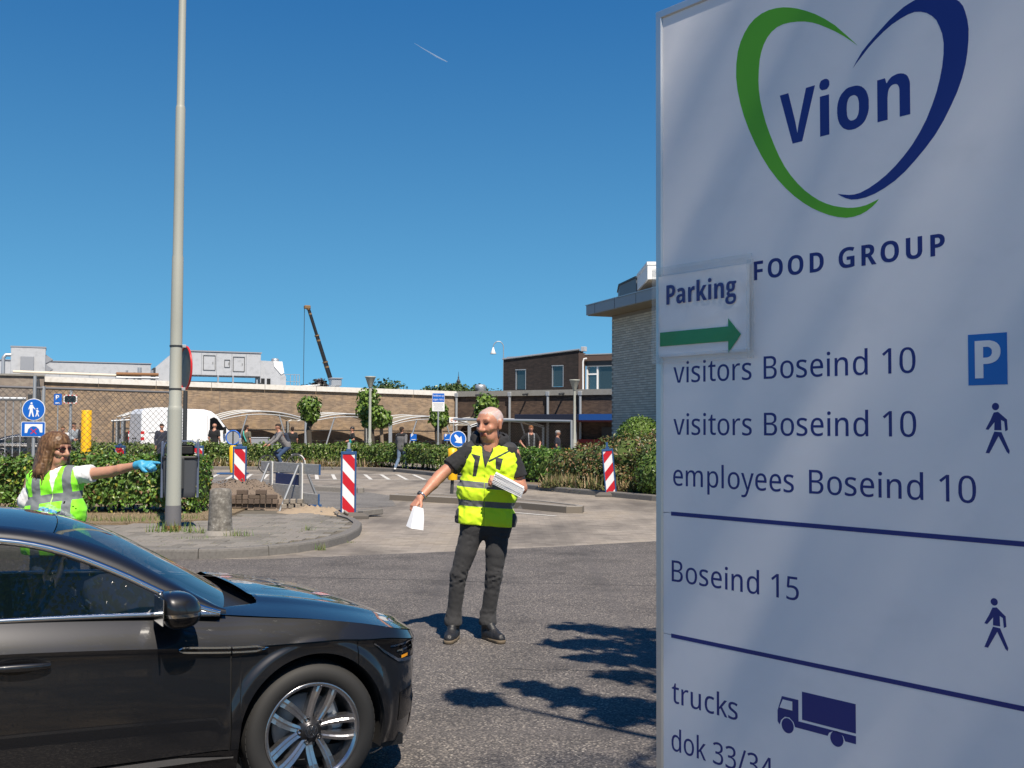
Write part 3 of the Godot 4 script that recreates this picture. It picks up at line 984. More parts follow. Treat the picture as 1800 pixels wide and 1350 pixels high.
	for i in 5:
		var a: float = xs[i]
		var b: float = xs[i + 1]
		var ta := lerpf(6.42, 6.86, (a - 1.7) / 5.57) - 4.2
		var tb := lerpf(6.42, 6.86, (b - 1.7) / 5.57) - 4.2
		var pa := wt * a - wn * 3.0
		var pb := wt * b - wn * 3.0
		if i == 1 or i == 3:
			var h: Array = holes[0 if i == 1 else 1]
			wall_face(s, pa, pb, -0.1, h[2] - 4.2, -0.1, h[2] - 4.2, a)
			wall_face(s, pa, pb, h[3] - 4.2, ta, h[3] - 4.2, tb, a)
			for q in [pa, pb]: wall_face(s, q, q - wn * 0.12, h[2] - 4.2, h[3] - 4.2, h[2] - 4.2, h[3] - 4.2)
		else: wall_face(s, pa, pb, -0.1, ta, -0.1, tb, a)
	wall_face(s, wt * 1.7 - wn * 3.0, wt * 1.7 - wn * 9.0, -0.1, 2.22, -0.1, 2.22)
	wall_face(s, wt * 7.27 - wn * 3.0, wt * 7.27 - wn * 3.6, -0.1, 2.62, -0.1, 2.62)
	obj("wall", done(s), black_brick, up)
	s = S()
	tube(s, [wt * 1.65 - wn * 2.95 + Vector3(0, 2.24, 0), wt * 7.32 - wn * 2.95 + Vector3(0, 2.68, 0)], 0.06, 4)
	obj("roof_edge", done(s), M.grey_metal, up)
	for h in holes:
		var wc: Vector3 = wt * ((h[0] + h[1]) * 0.5) - wn * 3.08 + Vector3(0, (h[2] + h[3]) * 0.5 - 4.2, 0)
		var wdw := Node3D.new()
		wdw.name = "window"
		up.add_child(wdw, true)
		obj("pane", boxm(Vector3(h[1] - h[0] - 0.04, h[3] - h[2] - 0.04, 0.02), Transform3D(wb, wc)), pane, wdw)
		obj("blind", boxm(Vector3(h[1] - h[0] - 0.06, h[3] - h[2] - 0.06, 0.02), Transform3D(wb, wc - wn * 0.12)), mat("blind_grey", lin(0.20, 0.26, 0.29), 0.7), wdw)
		obj("lintel", boxm(Vector3(h[1] - h[0] + 0.06, 0.05, 0.16), Transform3D(wb, wc + Vector3(0, (h[3] - h[2]) * 0.5, 0) + wn * 0.06)), M.grey_metal, wdw)
		for e in [-1.0, 1.0]: obj("frame", boxm(Vector3(0.045, h[3] - h[2], 0.10), Transform3D(wb, wc + wt * e * (h[1] - h[0]) * 0.5 + wn * 0.04)), M.grey_metal, wdw)
	# glazed corner
	var gz := wt * 7.30 - wn * 3.3
	obj("corner_panel", boxm(Vector3(0.35, 2.5, 0.3), Transform3D(wb, wt * 7.42 - wn * 3.1 + Vector3(0, 1.2, 0))), mat("panel_brown", lin(0.10, 0.065, 0.05), 0.6), up)
	obj("fascia_panel", boxm(Vector3(4.0, 0.42, 0.25), Transform3D(wb, wt * 9.5 - wn * 3.25 + Vector3(0, 2.16, 0))), M.panel_brown, up)
	obj("roof", boxm(Vector3(9.4, 0.06, 5), Transform3D(wb, wt * 6.6 - wn * 5.6 + Vector3(0, 2.36, 0))), roofing, up)
	obj("dark_soffit", boxm(Vector3(3.9, 0.30, 0.2), Transform3D(wb, wt * 9.5 - wn * 3.35 + Vector3(0, 1.80, 0))), M.dark_metal, up)
	obj("room_wall", boxm(Vector3(4.0, 1.9, 0.05), Transform3D(wb, wt * 9.5 - wn * 5.6 + Vector3(0, 0.85, 0))), mat("room_plaster", lin(0.45, 0.45, 0.43), 0.8), up)
	for x in [7.66, 8.38, 9.72, 10.6, 11.4]:
		obj("mullion", boxm(Vector3(0.10, 1.72, 0.1), Transform3D(wb, wt * x - wn * 3.4 + Vector3(0, 0.78, 0))), M.white_paint, up)
	for x in [[7.66, 8.38, 1.12], [9.72, 10.6, 0.72], [7.66, 11.4, 1.64]]:
		obj("transom", boxm(Vector3(x[1] - x[0] - 0.1, 0.09, 0.09), Transform3D(wb, wt * (x[0] + x[1]) * 0.5 - wn * 3.4 + Vector3(0, x[2], 0))), M.white_paint, up)
	for x in [[7.66, 8.38], [8.38, 9.72], [9.72, 10.6], [10.6, 11.4]]:
		obj("pane", boxm(Vector3(x[1] - x[0] - 0.1, 1.66, 0.02), Transform3D(wb, wt * (x[0] + x[1]) * 0.5 - wn * 3.42 + Vector3(0, 0.8, 0))), pane, up)
	s = S()
	tube(s, [wt * 7.8 - wn * 3.0 + Vector3(0, 2.1, 0), wt * 7.62 - wn * 2.98 + Vector3(0, 2.08, 0), wt * 7.55 - wn * 2.98 + Vector3(0, 1.9, 0), wt * 7.55 - wn * 2.98 + Vector3(0, -0.1, 0)], 0.055, 8)
	obj("downpipe", done(s), M.white_paint, up)
	obj("roof_box", boxm(Vector3(0.3, 0.3, 0.3), Transform3D(wb, wt * 7.5 - wn * 3.2 + Vector3(0, 2.72, 0)), 0.02), cladding, up)

	build_gate_lodge()
	build_roof_units(cladding)
	build_skyline()

# the grey brick lodge whose bricks can be told apart
func build_gate_lodge() -> void:
	var ang := deg_to_rad(70.0)
	var t := Vector3(cos(ang), 0, sin(ang))
	var n := Vector3(-sin(ang), 0, cos(ang))
	var c := Vector3(3.32, 0, -36.0)
	var b := Basis(t, Vector3.UP, n)
	var lodge := thing("grey_brick_lodge", "grey brick lodge with wide flat overhanging roof beside the round bush", "building", c)
	var mortar := mat("dark_mortar", lin(0.23, 0.215, 0.19), 0.95)
	var m := mat("grey_brick", Color.WHITE, 0.9)
	m.vertex_color_use_as_albedo = true
	obj("wall", boxm(Vector3(9.0, 5.55, 0.3), Transform3D(b, t * 4.5 - n * 0.165 + Vector3(0, 2.775, 0))), mortar, lodge)
	obj("end_wall", boxm(Vector3(0.3, 5.55, 7.0), Transform3D(b, t * 0.152 - n * 3.7 + Vector3(0, 2.775, 0))), mortar, lodge)
	var kinds := []
	var r := RandomNumberGenerator.new()
	r.seed = 12
	for v in 5:
		var st := S()
		var g := r.randf_range(0.85, 1.12)
		st.set_color(Color(0.52 * g, 0.49 * g, 0.425 * g))
		box(st, Vector3(0.252, 0.062, 0.02), Transform3D(), 0.003)
		kinds.append(done(st))
	var spare := S()
	var count := 0
	for j in 70:
		for i in 34:
			var x := 0.13 + i * 0.264 + (0.132 if j % 2 else 0.0)
			var y := 0.10 + j * 0.078
			if x > 8.8 or y > 5.45: continue
			var xf := Transform3D(b, t * x + n * 0.0 + Vector3(0, y, 0) - n * (0.012 + r.randf() * 0.003))
			var mesh: Mesh = kinds[r.randi() % 5]
			if x < 3.6 and x > 0.1 and y > 3.0 and count < 298:
				var o := obj("brick", mesh, m, lodge)
				o.transform = xf
				count += 1
			else: spare.append_from(mesh, 0, xf)
	var rest := obj("brick_rest", spare.commit(), m, lodge)
	rest.set_meta("kind", "stuff")
	# roof slab with deep overhang, upper block, upper white roof
	var edge := mat("roof_edge_grey", lin(0.25, 0.28, 0.31), 0.5)
	var soffit := mat("soffit_tan", lin(0.26, 0.22, 0.16), 0.8)
	var roof := obj("roof", boxm(Vector3(10.4, 0.32, 9.0), Transform3D(b, t * 4.9 - n * 3.7 + Vector3(0, 5.74, 0)), 0.01), edge, lodge)
	obj("soffit", boxm(Vector3(10.3, 0.02, 8.9), Transform3D(b, t * 4.9 - n * 3.7 + Vector3(0, 5.568, 0))), soffit, roof)
	for x in [0.4, 1.9, 3.4]:
		obj("edge_joint", boxm(Vector3(0.012, 0.31, 0.006), Transform3D(b, t * x + n * 0.803 + Vector3(0, 5.74, 0))), M.dark_metal, roof)
	obj("edge_cap", boxm(Vector3(10.44, 0.03, 9.04), Transform3D(b, t * 4.9 - n * 3.7 + Vector3(0, 5.916, 0))), M.grey_metal, roof)
	var blk := obj("roof_block", prismm(pv([0.56, 3.0, 0.93, 1.0, 5.7, 0.0, 5.7, 5.0, 0.7, 5.0]), 1.05, Transform3D(Basis(Vector3.RIGHT, Vector3(0, 0, -1), Vector3.UP), Vector3(0, 5.94, 0))), mat("block_slate", lin(0.10, 0.115, 0.135), 0.5), lodge)
	obj("block_cap", prismm(pv([0.52, 3.02, 0.90, 0.96, 5.8, -0.06, 5.8, 5.0, 0.66, 5.0]), 0.06, Transform3D(Basis(Vector3.RIGHT, Vector3(0, 0, -1), Vector3.UP), Vector3(0, 6.992, 0))), M.dark_metal, blk)
	var hat := obj("upper_roof", boxm(Vector3(6.2, 0.45, 2.8), at(4.05, 6.755, 0.6)), M.white_matt, lodge)
	obj("upper_soffit", boxm(Vector3(6.1, 0.02, 2.7), at(4.05, 6.518, 0.6)), soffit, hat)
	obj("upper_edge_cap", boxm(Vector3(6.24, 0.10, 2.84), at(4.05, 7.032, 0.6)), M.white_matt, hat)

func build_roof_units(clad: Material) -> void:
	var bw := Basis(WALL_ALONG, Vector3.UP, WALL_OUT)
	# left cabinet with two hooded outlets
	var cab := thing("roof_cabinet", "tall white roof cabinet with two hooded outlets and bent pipe", "ventilation unit", on_wall(-9.6, 4.45, -8.0))
	obj("casing", boxm(Vector3(1.95, 2.2, 2.2), Transform3D(bw, Vector3(0, 1.12, 0)), 0.03), clad, cab)
	obj("casing_cap", boxm(Vector3(2.0, 0.08, 2.25), Transform3D(bw, Vector3(0, 2.24, 0))), M.unit_grey, cab)
	obj("side_duct", boxm(Vector3(0.75, 1.6, 0.3), Transform3D(bw, WALL_ALONG * -0.05 + WALL_OUT * 1.2 + Vector3(0, 0.85, 0)), 0.02), M.unit_grey, cab)
	for h in [1.55, 0.95]:
		var s := S()
		prism(s, pv([0, 0.28, 0, -0.28, 0.42, -0.02]), 1.6, Transform3D(bw, WALL_ALONG * 0.97 - WALL_OUT * 0.8 + Vector3(0, h, 0)))
		obj("outlet_hood", done(s), M.unit_grey, cab)
	var s := S()
	tube(s, [Vector3(0, 1.72, 0) - WALL_ALONG * 0.9 + WALL_OUT * 1.0, Vector3(0, 1.72, 0) - WALL_ALONG * 1.25 + WALL_OUT * 1.0, Vector3(0, 1.55, 0) - WALL_ALONG * 1.38 + WALL_OUT * 1.0, Vector3(0, 0.1, 0) - WALL_ALONG * 1.38 + WALL_OUT * 1.0], 0.11, 8)
	obj("bent_pipe", done(s), M.grey_metal, cab)
	# long pipe on short legs
	var pipe := thing("roof_pipe", "long pale pipe running level along the hall roof on short legs", "pipe", on_wall(-7.0, 4.5, -6.0))
	s = S()
	tube(s, [WALL_ALONG * -3.4 + Vector3(0, 0.62, 0), WALL_ALONG * 3.7 + Vector3(0, 0.50, 0)], 0.085, 8)
	obj("pipe_run", done(s), mat("pipe_cream", lin(0.6, 0.53, 0.42), 0.6), pipe)
	for x in [-2.6, -0.8, 0.9, 2.4, 3.5]: obj("leg", boxm(Vector3(0.05, 0.75, 0.05), Transform3D(bw, WALL_ALONG * x + Vector3(0, 0.3, 0))), M.grey_metal, pipe)
	# low white roof house further back
	var low := thing("roof_house", "low white roof house stretching behind the pale pipe", "roof structure", on_wall(-7.5, 4.4, -14.0))
	obj("casing", boxm(Vector3(13.0, 1.75, 6), Transform3D(bw, Vector3(-1.2, 0.8, 0)), 0.02), clad, low)
	obj("roof_line", boxm(Vector3(13.1, 0.06, 6.1), Transform3D(bw, Vector3(-1.2, 1.72, 0))), M.unit_grey, low)
	# pipe cluster
	var clus := thing("roof_pipework", "cluster of lagged pipes and valves in front of long roof cabinet", "pipework", on_wall(-3.2, 4.4, -6.0))
	for q in [[-0.75, 0.95, 0.07], [0.0, 1.15, 0.13], [0.75, 1.0, 0.09], [-0.3, 0.85, 0.06]]:
		s = S()
		tube(s, [WALL_ALONG * q[0] + Vector3(0, -0.1, 0), WALL_ALONG * q[0] + Vector3(0, q[1], 0)], q[2], 8)
		obj("riser", done(s), M.grey_metal, clus)
	for q in [[0.72, 0.10, M.rust], [0.50, 0.07, M.grey_metal], [0.22, 0.06, M.dark_metal]]:
		s = S()
		tube(s, [WALL_ALONG * -1.3 + Vector3(0, q[0], 0.2), WALL_ALONG * 1.2 + Vector3(0, q[0], 0.2)], q[1], 8)
		obj("cross_pipe", done(s), q[2], clus)
	s = S()
	lathe(s, [Vector2(0.02, 0.32), Vector2(0.3, 0.28), Vector2(0.42, 0.12), Vector2(0.4, 0.0)], 16, at(0.45, 0.0, 0.7))
	obj("roof_dome", done(s), M.pipe_cream, clus)
	# the long air handling cabinet with doors
	var ahu := thing("air_handling_unit", "long white air handling cabinet with framed doors on steel rails", "ventilation unit", on_wall(2.0, 4.4, -8.0))
	obj("casing", boxm(Vector3(4.9, 1.5, 2.3), Transform3D(bw, Vector3(0, 1.56, 0)), 0.02), clad, ahu)
	obj("casing_cap", boxm(Vector3(5.0, 0.08, 2.4), Transform3D(bw, Vector3(0, 2.37, 0))), M.unit_grey, ahu)
	for x in [-1.35, -0.4, 0.57, 1.5]:
		obj("seam", boxm(Vector3(0.03, 1.46, 0.02), Transform3D(bw, WALL_ALONG * x + WALL_OUT * 1.152 + Vector3(0, 1.56, 0))), M.unit_grey, ahu)
	for q in [[-0.86, 1.62, 0.74, 0.95], [1.02, 1.58, 0.72, 0.95], [0.27, 1.6, 0.33, 0.48]]:
		var d := Node3D.new()
		d.name = "door"
		ahu.add_child(d, true)
		for e in [[-0.5, 0.0, 0.035, 1.0], [0.5, 0.0, 0.035, 1.0], [0.0, 0.5, 1.0, 0.035], [0.0, -0.5, 1.0, 0.035]]:
			obj("frame", boxm(Vector3(q[2] * e[2] if e[2] == 1.0 else 0.035, q[3] * e[3] if e[3] == 1.0 else 0.035, 0.03), Transform3D(bw, WALL_ALONG * (q[0] + e[0] * q[2]) + WALL_OUT * 1.165 + Vector3(0, q[1] + e[1] * q[3], 0))), M.dark_metal, d)
		obj("handle", boxm(Vector3(0.03, 0.14, 0.03), Transform3D(bw, WALL_ALONG * (q[0] + q[2] * 0.3) + WALL_OUT * 1.17 + Vector3(0, q[1], 0))), M.dark_metal, d)
	for y in [0.12, 0.34]: obj("rail", boxm(Vector3(5.2, 0.09, 0.1), Transform3D(bw, WALL_OUT * 1.1 + Vector3(0, y, 0))), M.dark_metal, ahu)
	for x in [-2.2, -0.3, 0.65, 2.2]: obj("support", boxm(Vector3(0.10, 0.95 if absf(x) < 1 else 0.5, 0.1), Transform3D(bw, WALL_ALONG * x + WALL_OUT * 1.2 + Vector3(0, 0.35, 0))), M.grey_metal, ahu)
	obj("back_support", boxm(Vector3(4.6, 0.5, 0.1), Transform3D(bw, WALL_OUT * -1.0 + Vector3(0, 0.25, 0))), M.dark_metal, ahu)
	# sloped housing on the left of it
	var sl := thing("sloped_roof_housing", "pale sloped metal housing half hidden by the lamp post", "ventilation unit", on_wall(-1.55, 4.35, -8.0))
	s = S()
	prism(s, pv([-0.62, 0, 1.0, 0, 1.0, 2.35, 0.55, 2.35, -0.62, 1.28]), 2.0, Transform3D(bw, WALL_OUT * -1.0))
	obj("casing", done(s), clad, sl)
	obj("end_panel", boxm(Vector3(0.10, 1.28, 2.02), Transform3D(bw, WALL_ALONG * -0.66 + Vector3(0, 0.64, 0))), M.dark_metal, sl)
	# duct housing on the right with the white outlet
	var du := thing("duct_housing", "pale duct housing with white canted outlet on top", "ventilation unit", on_wall(5.3, 4.3, -8.0))
	s = S()
	prism(s, pv([-0.85, 0, 0.85, 0, 0.85, 0.95, 0.35, 1.65, 0.15, 1.95, -0.85, 1.98]), 2.0, Transform3D(bw, WALL_OUT * -1.0))
	obj("casing", done(s), clad, du)
	for x in [-0.68, -0.30]: obj("dark_opening", boxm(Vector3(0.24, 0.75, 0.03), Transform3D(bw, WALL_ALONG * x + WALL_OUT * 1.01 + Vector3(0, 0.42, 0))), M.black_plastic, du)
	s = S()
	prism(s, pv([-0.02, 1.95, 0.58, 1.95, 0.72, 1.2, 0.52, 1.08, 0.05, 1.6]), 1.6, Transform3D(bw, WALL_OUT * -0.55))
	var ol := obj("outlet", done(s), M.white_paint, du)
	s = S()
	lathe(s, [Vector2(0.24, 1.9), Vector2(0.26, 2.12), Vector2(0.2, 2.2), Vector2(0.01, 2.22)], 16, at(0.3, 0, 0))
	obj("outlet_cap", done(s), M.grey_metal, ol)
	# railing platform
	var rp := thing("roof_railing", "small steel railing cage on the hall roof beside the duct", "railing", on_wall(6.75, 4.35, -8.0))
	for x in [-0.5, -0.1, 0.15, 0.32, 0.5]: obj("railing_post", boxm(Vector3(0.04, 1.15, 0.04), Transform3D(bw, WALL_ALONG * x + Vector3(0, 0.55, 0))), M.grey_metal, rp)
	for y in [0.15, 0.62, 1.1]: obj("railing_bar", boxm(Vector3(1.05, 0.035, 0.035), Transform3D(bw, Vector3(0, y, 0.03))), M.grey_metal, rp)
	obj("platform", boxm(Vector3(1.3, 0.12, 0.9), Transform3D(bw, Vector3(0.05, 0.04, -0.3))), M.unit_grey, rp)
	# low white mound and roof vent
	var rl := thing("roof_light", "low white skylight mound near the roof edge of the hall", "skylight", on_wall(8.4, 4.3, -8.0))
	s = S()
	prism(s, pv([-1.3, 0, 1.4, 0, 0.9, 0.22, -0.9, 0.30]), 1.6, Transform3D(bw, WALL_OUT * -0.8))
	obj("dome", done(s), M.white_paint, rl)
	obj("lifted_lid", boxm(Vector3(1.5, 0.05, 1.2), Transform3D(bw * Basis(Vector3.BACK, 0.08), Vector3(-0.6, 0.42, 0))), M.white_matt, rl)
	var rv := thing("roof_vent", "square grey roof ventilator standing beside the crane boom", "roof vent", on_wall(9.75, 4.25, -8.0))
	obj("stand", boxm(Vector3(0.5, 0.5, 0.5), Transform3D(bw, Vector3(0, 0.2, 0))), M.white_paint, rv)
	obj("head", boxm(Vector3(0.72, 0.5, 0.72), Transform3D(bw, Vector3(0, 0.72, 0)), 0.05), M.grey_metal, rv)
	obj("head_cap", boxm(Vector3(0.85, 0.08, 0.85), Transform3D(bw, Vector3(0, 1.0, 0)), 0.02), M.unit_grey, rv)
	var rv2 := thing("roof_vent", "round pale roof ventilator near the corner of the two wings", "roof vent", Vector3(-2.1, 4.1, -72.0))
	rv2.scale = Vector3(0.55, 0.62, 0.55)
	s = S()
	lathe(s, [Vector2(0.45, 0.0), Vector2(0.45, 0.45), Vector2(0.62, 0.5), Vector2(0.66, 0.95), Vector2(0.5, 1.1), Vector2(0.02, 1.15)], 20)
	obj("head", done(s), M.grey_metal, rv2)
	obj("collar", boxm(Vector3(0.9, 0.2, 0.9), at(0, 0.08, 0)), M.white_paint, rv2)

	# crane behind the hall
	var foot := on_wall(10.6, 0, -22.0)
	var crane := thing("mobile_crane", "dark telescopic crane boom with amber joints rising behind the hall", "crane", foot)
	mat("boom_amber", lin(0.20, 0.115, 0.045), 0.6)
	var tip := on_wall(10.85, 11.6, -22.0) - foot
	var butt := on_wall(13.7, 3.0, -22.0) - foot
	var dir := (tip - butt)
	for i in 4:
		s = S()
		tube(s, [butt + dir * (i / 4.0), butt + dir * ((i + 0.97) / 4.0)], 0.22 - i * 0.03, 4)
		obj("boom_section", done(s), M.black_plastic, crane)
		s = S()
		tube(s, [butt + dir * ((i + 0.955) / 4.0), butt + dir * ((i + 1.0) / 4.0)], 0.265 - i * 0.03, 4)
		obj("boom_joint", done(s), M.boom_amber, crane)
		s = S()
		tube(s, [butt + dir * ((i + 0.76) / 4.0), butt + dir * ((i + 0.82) / 4.0)], 0.226 - i * 0.03, 4)
		obj("boom_mark", done(s), M.boom_amber, crane)
	s = S()
	box(s, Vector3(0.5, 0.28, 0.4), Transform3D(bw, tip + Vector3(-0.1, 0.1, 0)), 0.05)
	obj("boom_head", done(s), M.boom_amber, crane)
	s = S()
	tube(s, [tip + Vector3(-0.32, 0, 0), Vector3(tip.x - 0.32, 3.0, tip.z)], 0.025, 5)
	obj("hoist_cable", done(s), M.dark_metal, crane)
	obj("carrier", boxm(Vector3(7.0, 1.6, 2.4), Transform3D(bw, Vector3(2.5, 1.5, 0)), 0.1), M.yellow_paint, crane)
	for x in [-0.4, 1.2, 3.6, 5.2]:
		s = S()
		lathe(s, [Vector2(0.01, -1.25), Vector2(0.6, -1.25), Vector2(0.62, 1.25), Vector2(0.01, 1.25)], 16, Transform3D(Basis(WALL_ALONG, WALL_OUT, Vector3.UP), WALL_ALONG * x + Vector3(0, 0.62, 0)))
		obj("wheel", done(s), M.black_rubber, crane)

func build_skyline() -> void:
	# church spire far behind
	var sp := thing("church_spire", "slender dark church spire far behind the hall roof", "church", Vector3(-25.8, 0, -520.0))
	var s := S()
	box(s, Vector3(2.4, 22.5, 2.4), at(0, 11.25, 0), 0.2)
	obj("tower", done(s), M.kerb_stone, sp)
	s = S()
	lathe(s, [Vector2(1.4, 22.5), Vector2(1.5, 22.9), Vector2(0.9, 23.4), Vector2(0.7, 24.6), Vector2(0.9, 24.8), Vector2(1.0, 25.4), Vector2(0.5, 26.1), Vector2(0.25, 26.9), Vector2(0.42, 27.2), Vector2(0.15, 27.8), Vector2(0.06, 30)], 8, Transform3D(), false)
	obj("spire", done(s), M.dark_metal, sp)
	# goose-neck lamp over the roofs
	var gl := thing("gooseneck_lamp", "tall goose-neck lamp with bell shade above the brown roof", "street lamp", Vector3(-0.72, 0, -75.0))
	s = S()
	var pts := [Vector3(0.12, 0, 0), Vector3(0.12, 7.4, 0)]
	for i in 9:
		var a := PI * i / 8.0
		pts.append(Vector3(0.12 - 0.36 + cos(a) * 0.36, 7.5 + sin(a) * 0.42, 0))
	tube(s, pts, 0.035, 6)
	obj("pole", done(s), M.grey_metal, gl)
	s = S()
	lathe(s, [Vector2(0.05, 7.5), Vector2(0.1, 7.3), Vector2(0.22, 7.05), Vector2(0.2, 7.03)], 12, at(-0.6, 0, 0))
	obj("shade", done(s), M.white_paint, gl)
	# a trail of vapour high up
	s = S()
	tube(s, [Vector3(-252, 982, -2700), Vector3(-228, 967, -2700), Vector3(-194, 947, -2700), Vector3(-168, 934, -2700)], [0.3, 0.9, 1.9, 1.0], 6)
	var m := mat("vapour", lin(0.5, 0.58, 0.68, 0.28), 1.0)
	m.transparency = BaseMaterial3D.TRANSPARENCY_ALPHA
	struct("cloud", done(s), m)

# ------------------------------------------------------------------ the saloon; x forward from the front axle, z to its right side
const CAR_PLAN := [-3.62, 0.0, -3.61, 0.3, -3.56, 0.55, -3.44, 0.73, -3.2, 0.82, -2.9, 0.862, -2.67, 0.875, -2.2, 0.88, -1.4, 0.882, -0.6, 0.882, -0.2, 0.881, 0.1, 0.876, 0.25, 0.865, 0.36, 0.843, 0.46, 0.805, 0.545, 0.73, 0.62, 0.62, 0.685, 0.46, 0.73, 0.27, 0.745, 0.0]
const CAR_CREASE := [-3.6, 0.86, -2.67, 0.85, -1.33, 0.812, -0.73, 0.777, -0.39, 0.748, -0.2, 0.742, 0.1, 0.738, 0.25, 0.724, 0.4, 0.712, 0.55, 0.68, 0.68, 0.64, 0.745, 0.62]
const CAR_SHOULDER := [-3.6, 0.93, -2.67, 0.95, -1.33, 0.928, -0.73, 0.908, -0.45, 0.890, -0.2, 0.862, 0.0, 0.838, 0.24, 0.798, 0.4, 0.762, 0.55, 0.722, 0.68, 0.678, 0.745, 0.65]
const CAR_UNDER := [0.0, 0.0, 0.015, 0.009, 0.05, 0.013, 0.15, 0.011, 0.25, 0.010, 0.35, 0.016, 0.45, 0.032, 0.55, 0.062, 0.64, 0.11]
var plan := []   # samples of the outline: [u, z, normal u, normal z]

func car_plan() -> void:
	var c := Curve2D.new()
	var n: int = CAR_PLAN.size() / 2
	for i in n:
		var p := Vector2(CAR_PLAN[2 * i], CAR_PLAN[2 * i + 1])
		var a := Vector2(CAR_PLAN[2 * maxi(i - 1, 0)], CAR_PLAN[2 * maxi(i - 1, 0) + 1])
		var b := Vector2(CAR_PLAN[2 * mini(i + 1, n - 1)], CAR_PLAN[2 * mini(i + 1, n - 1) + 1])
		var tg := (b - a).normalized()
		if i == 0 or i == n - 1: tg = Vector2(0, 1 if i == 0 else -1)
		c.add_point(p, -tg * p.distance_to(a) * 0.33, tg * p.distance_to(b) * 0.33)
	c.bake_interval = 0.004
	var pts := c.get_baked_points()
	for i in pts.size():
		var tg := (pts[mini(i + 1, pts.size() - 1)] - pts[maxi(i - 1, 0)]).normalized()
		plan.append([pts[i].x, pts[i].y, -tg.y, tg.x])

func plan_at(u: float) -> int:
	var lo := 0
	var hi := plan.size() - 1
	while hi - lo > 1:
		var m := (lo + hi) / 2
		if plan[m][0] < u: lo = m
		else: hi = m
	return lo

func car_point(k: int, y: float, side: float, out := 0.0) -> Vector3:
	var o: Array = plan[k]
	var u: float = o[0]
	var yc := curve_table(u, CAR_CREASE)
	var dy := y - yc
	var inset: float
	if dy >= 0.0: inset = dy * 0.42 + dy * dy * 1.6
	else: inset = curve_table(-dy, CAR_UNDER)
	for hub in [0.0, -2.67]:
		var r := Vector2(u - hub, y - 0.335).length()
		if r < 0.44: inset -= (1.0 - smoothstep(0.392, 0.43, r)) * 0.015
	inset -= out
	return Vector3(u - o[2] * inset, y, (o[1] - o[3] * inset) * side)

# a body panel between two outline samples; low(u) and high(u) give its lower and upper edge
func car_panel(ks: Array, low: Callable, high: Callable, side: float, rows_n: int, s: SurfaceTool, out := 0.0, gid := 0, slant = null) -> void:
	var cols := []
	for k in ks:
		var u: float = plan[k][0]
		var y0: float = low.call(u)
		var y1: float = high.call(u)
		var col := PackedVector3Array()
		for j in rows_n + 1:
			var y := lerpf(y0, y1, float(j) / rows_n)
			var kk: int = k
			if slant != null: kk = clampi(k + int(slant.call(k, y)), 0, plan.size() - 1)
			col.append(car_point(kk, y, side, out))
		cols.append(col)
	s.set_smooth_group(gid)
	for i in cols.size() - 1:
		var a: PackedVector3Array = cols[i]
		var b: PackedVector3Array = cols[i + 1]
		for j in rows_n:
			if side > 0.0: quad(s, a[j], a[j + 1], b[j + 1], b[j])
			else: quad(s, a[j], b[j], b[j + 1], a[j + 1])

func krange(u0: float, u1: float, step: int) -> Array:
	var a := plan_at(u0)
	var b := plan_at(u1)
	var r := []
	var k := a
	while k < b:
		r.append(k)
		k += step
	r.append(b)
	return r

func arch_low(u: float) -> float:
	for hub in [0.0, -2.67]:
		var d := absf(u - hub)
		if d < 0.352: return 0.335 + sqrt(0.352 * 0.352 - d * d)
	return 0.205 if u < 0.4 else 0.19

func car_edge(t: Array, u: float) -> float:
	return curve_table(u, t)

const CAR_TOP := [-3.35, 0.965, -3.1, 1.06, -2.7, 1.19, -2.2, 1.295, -1.8, 1.325, -1.4, 1.312, -1.1, 1.264, -0.866, 1.180, -0.64, 1.052, -0.40, 0.905]
const CAR_WINDOW := [-2.95, 0.985, -2.8, 1.06, -2.5, 1.165, -2.1, 1.245, -1.7, 1.262, -1.32, 1.240, -1.1, 1.192, -0.86, 1.090, -0.65, 0.980, -0.445, 0.893]

func green_z(y: float) -> float:
	return 0.812 - (y - 0.92) * 0.50

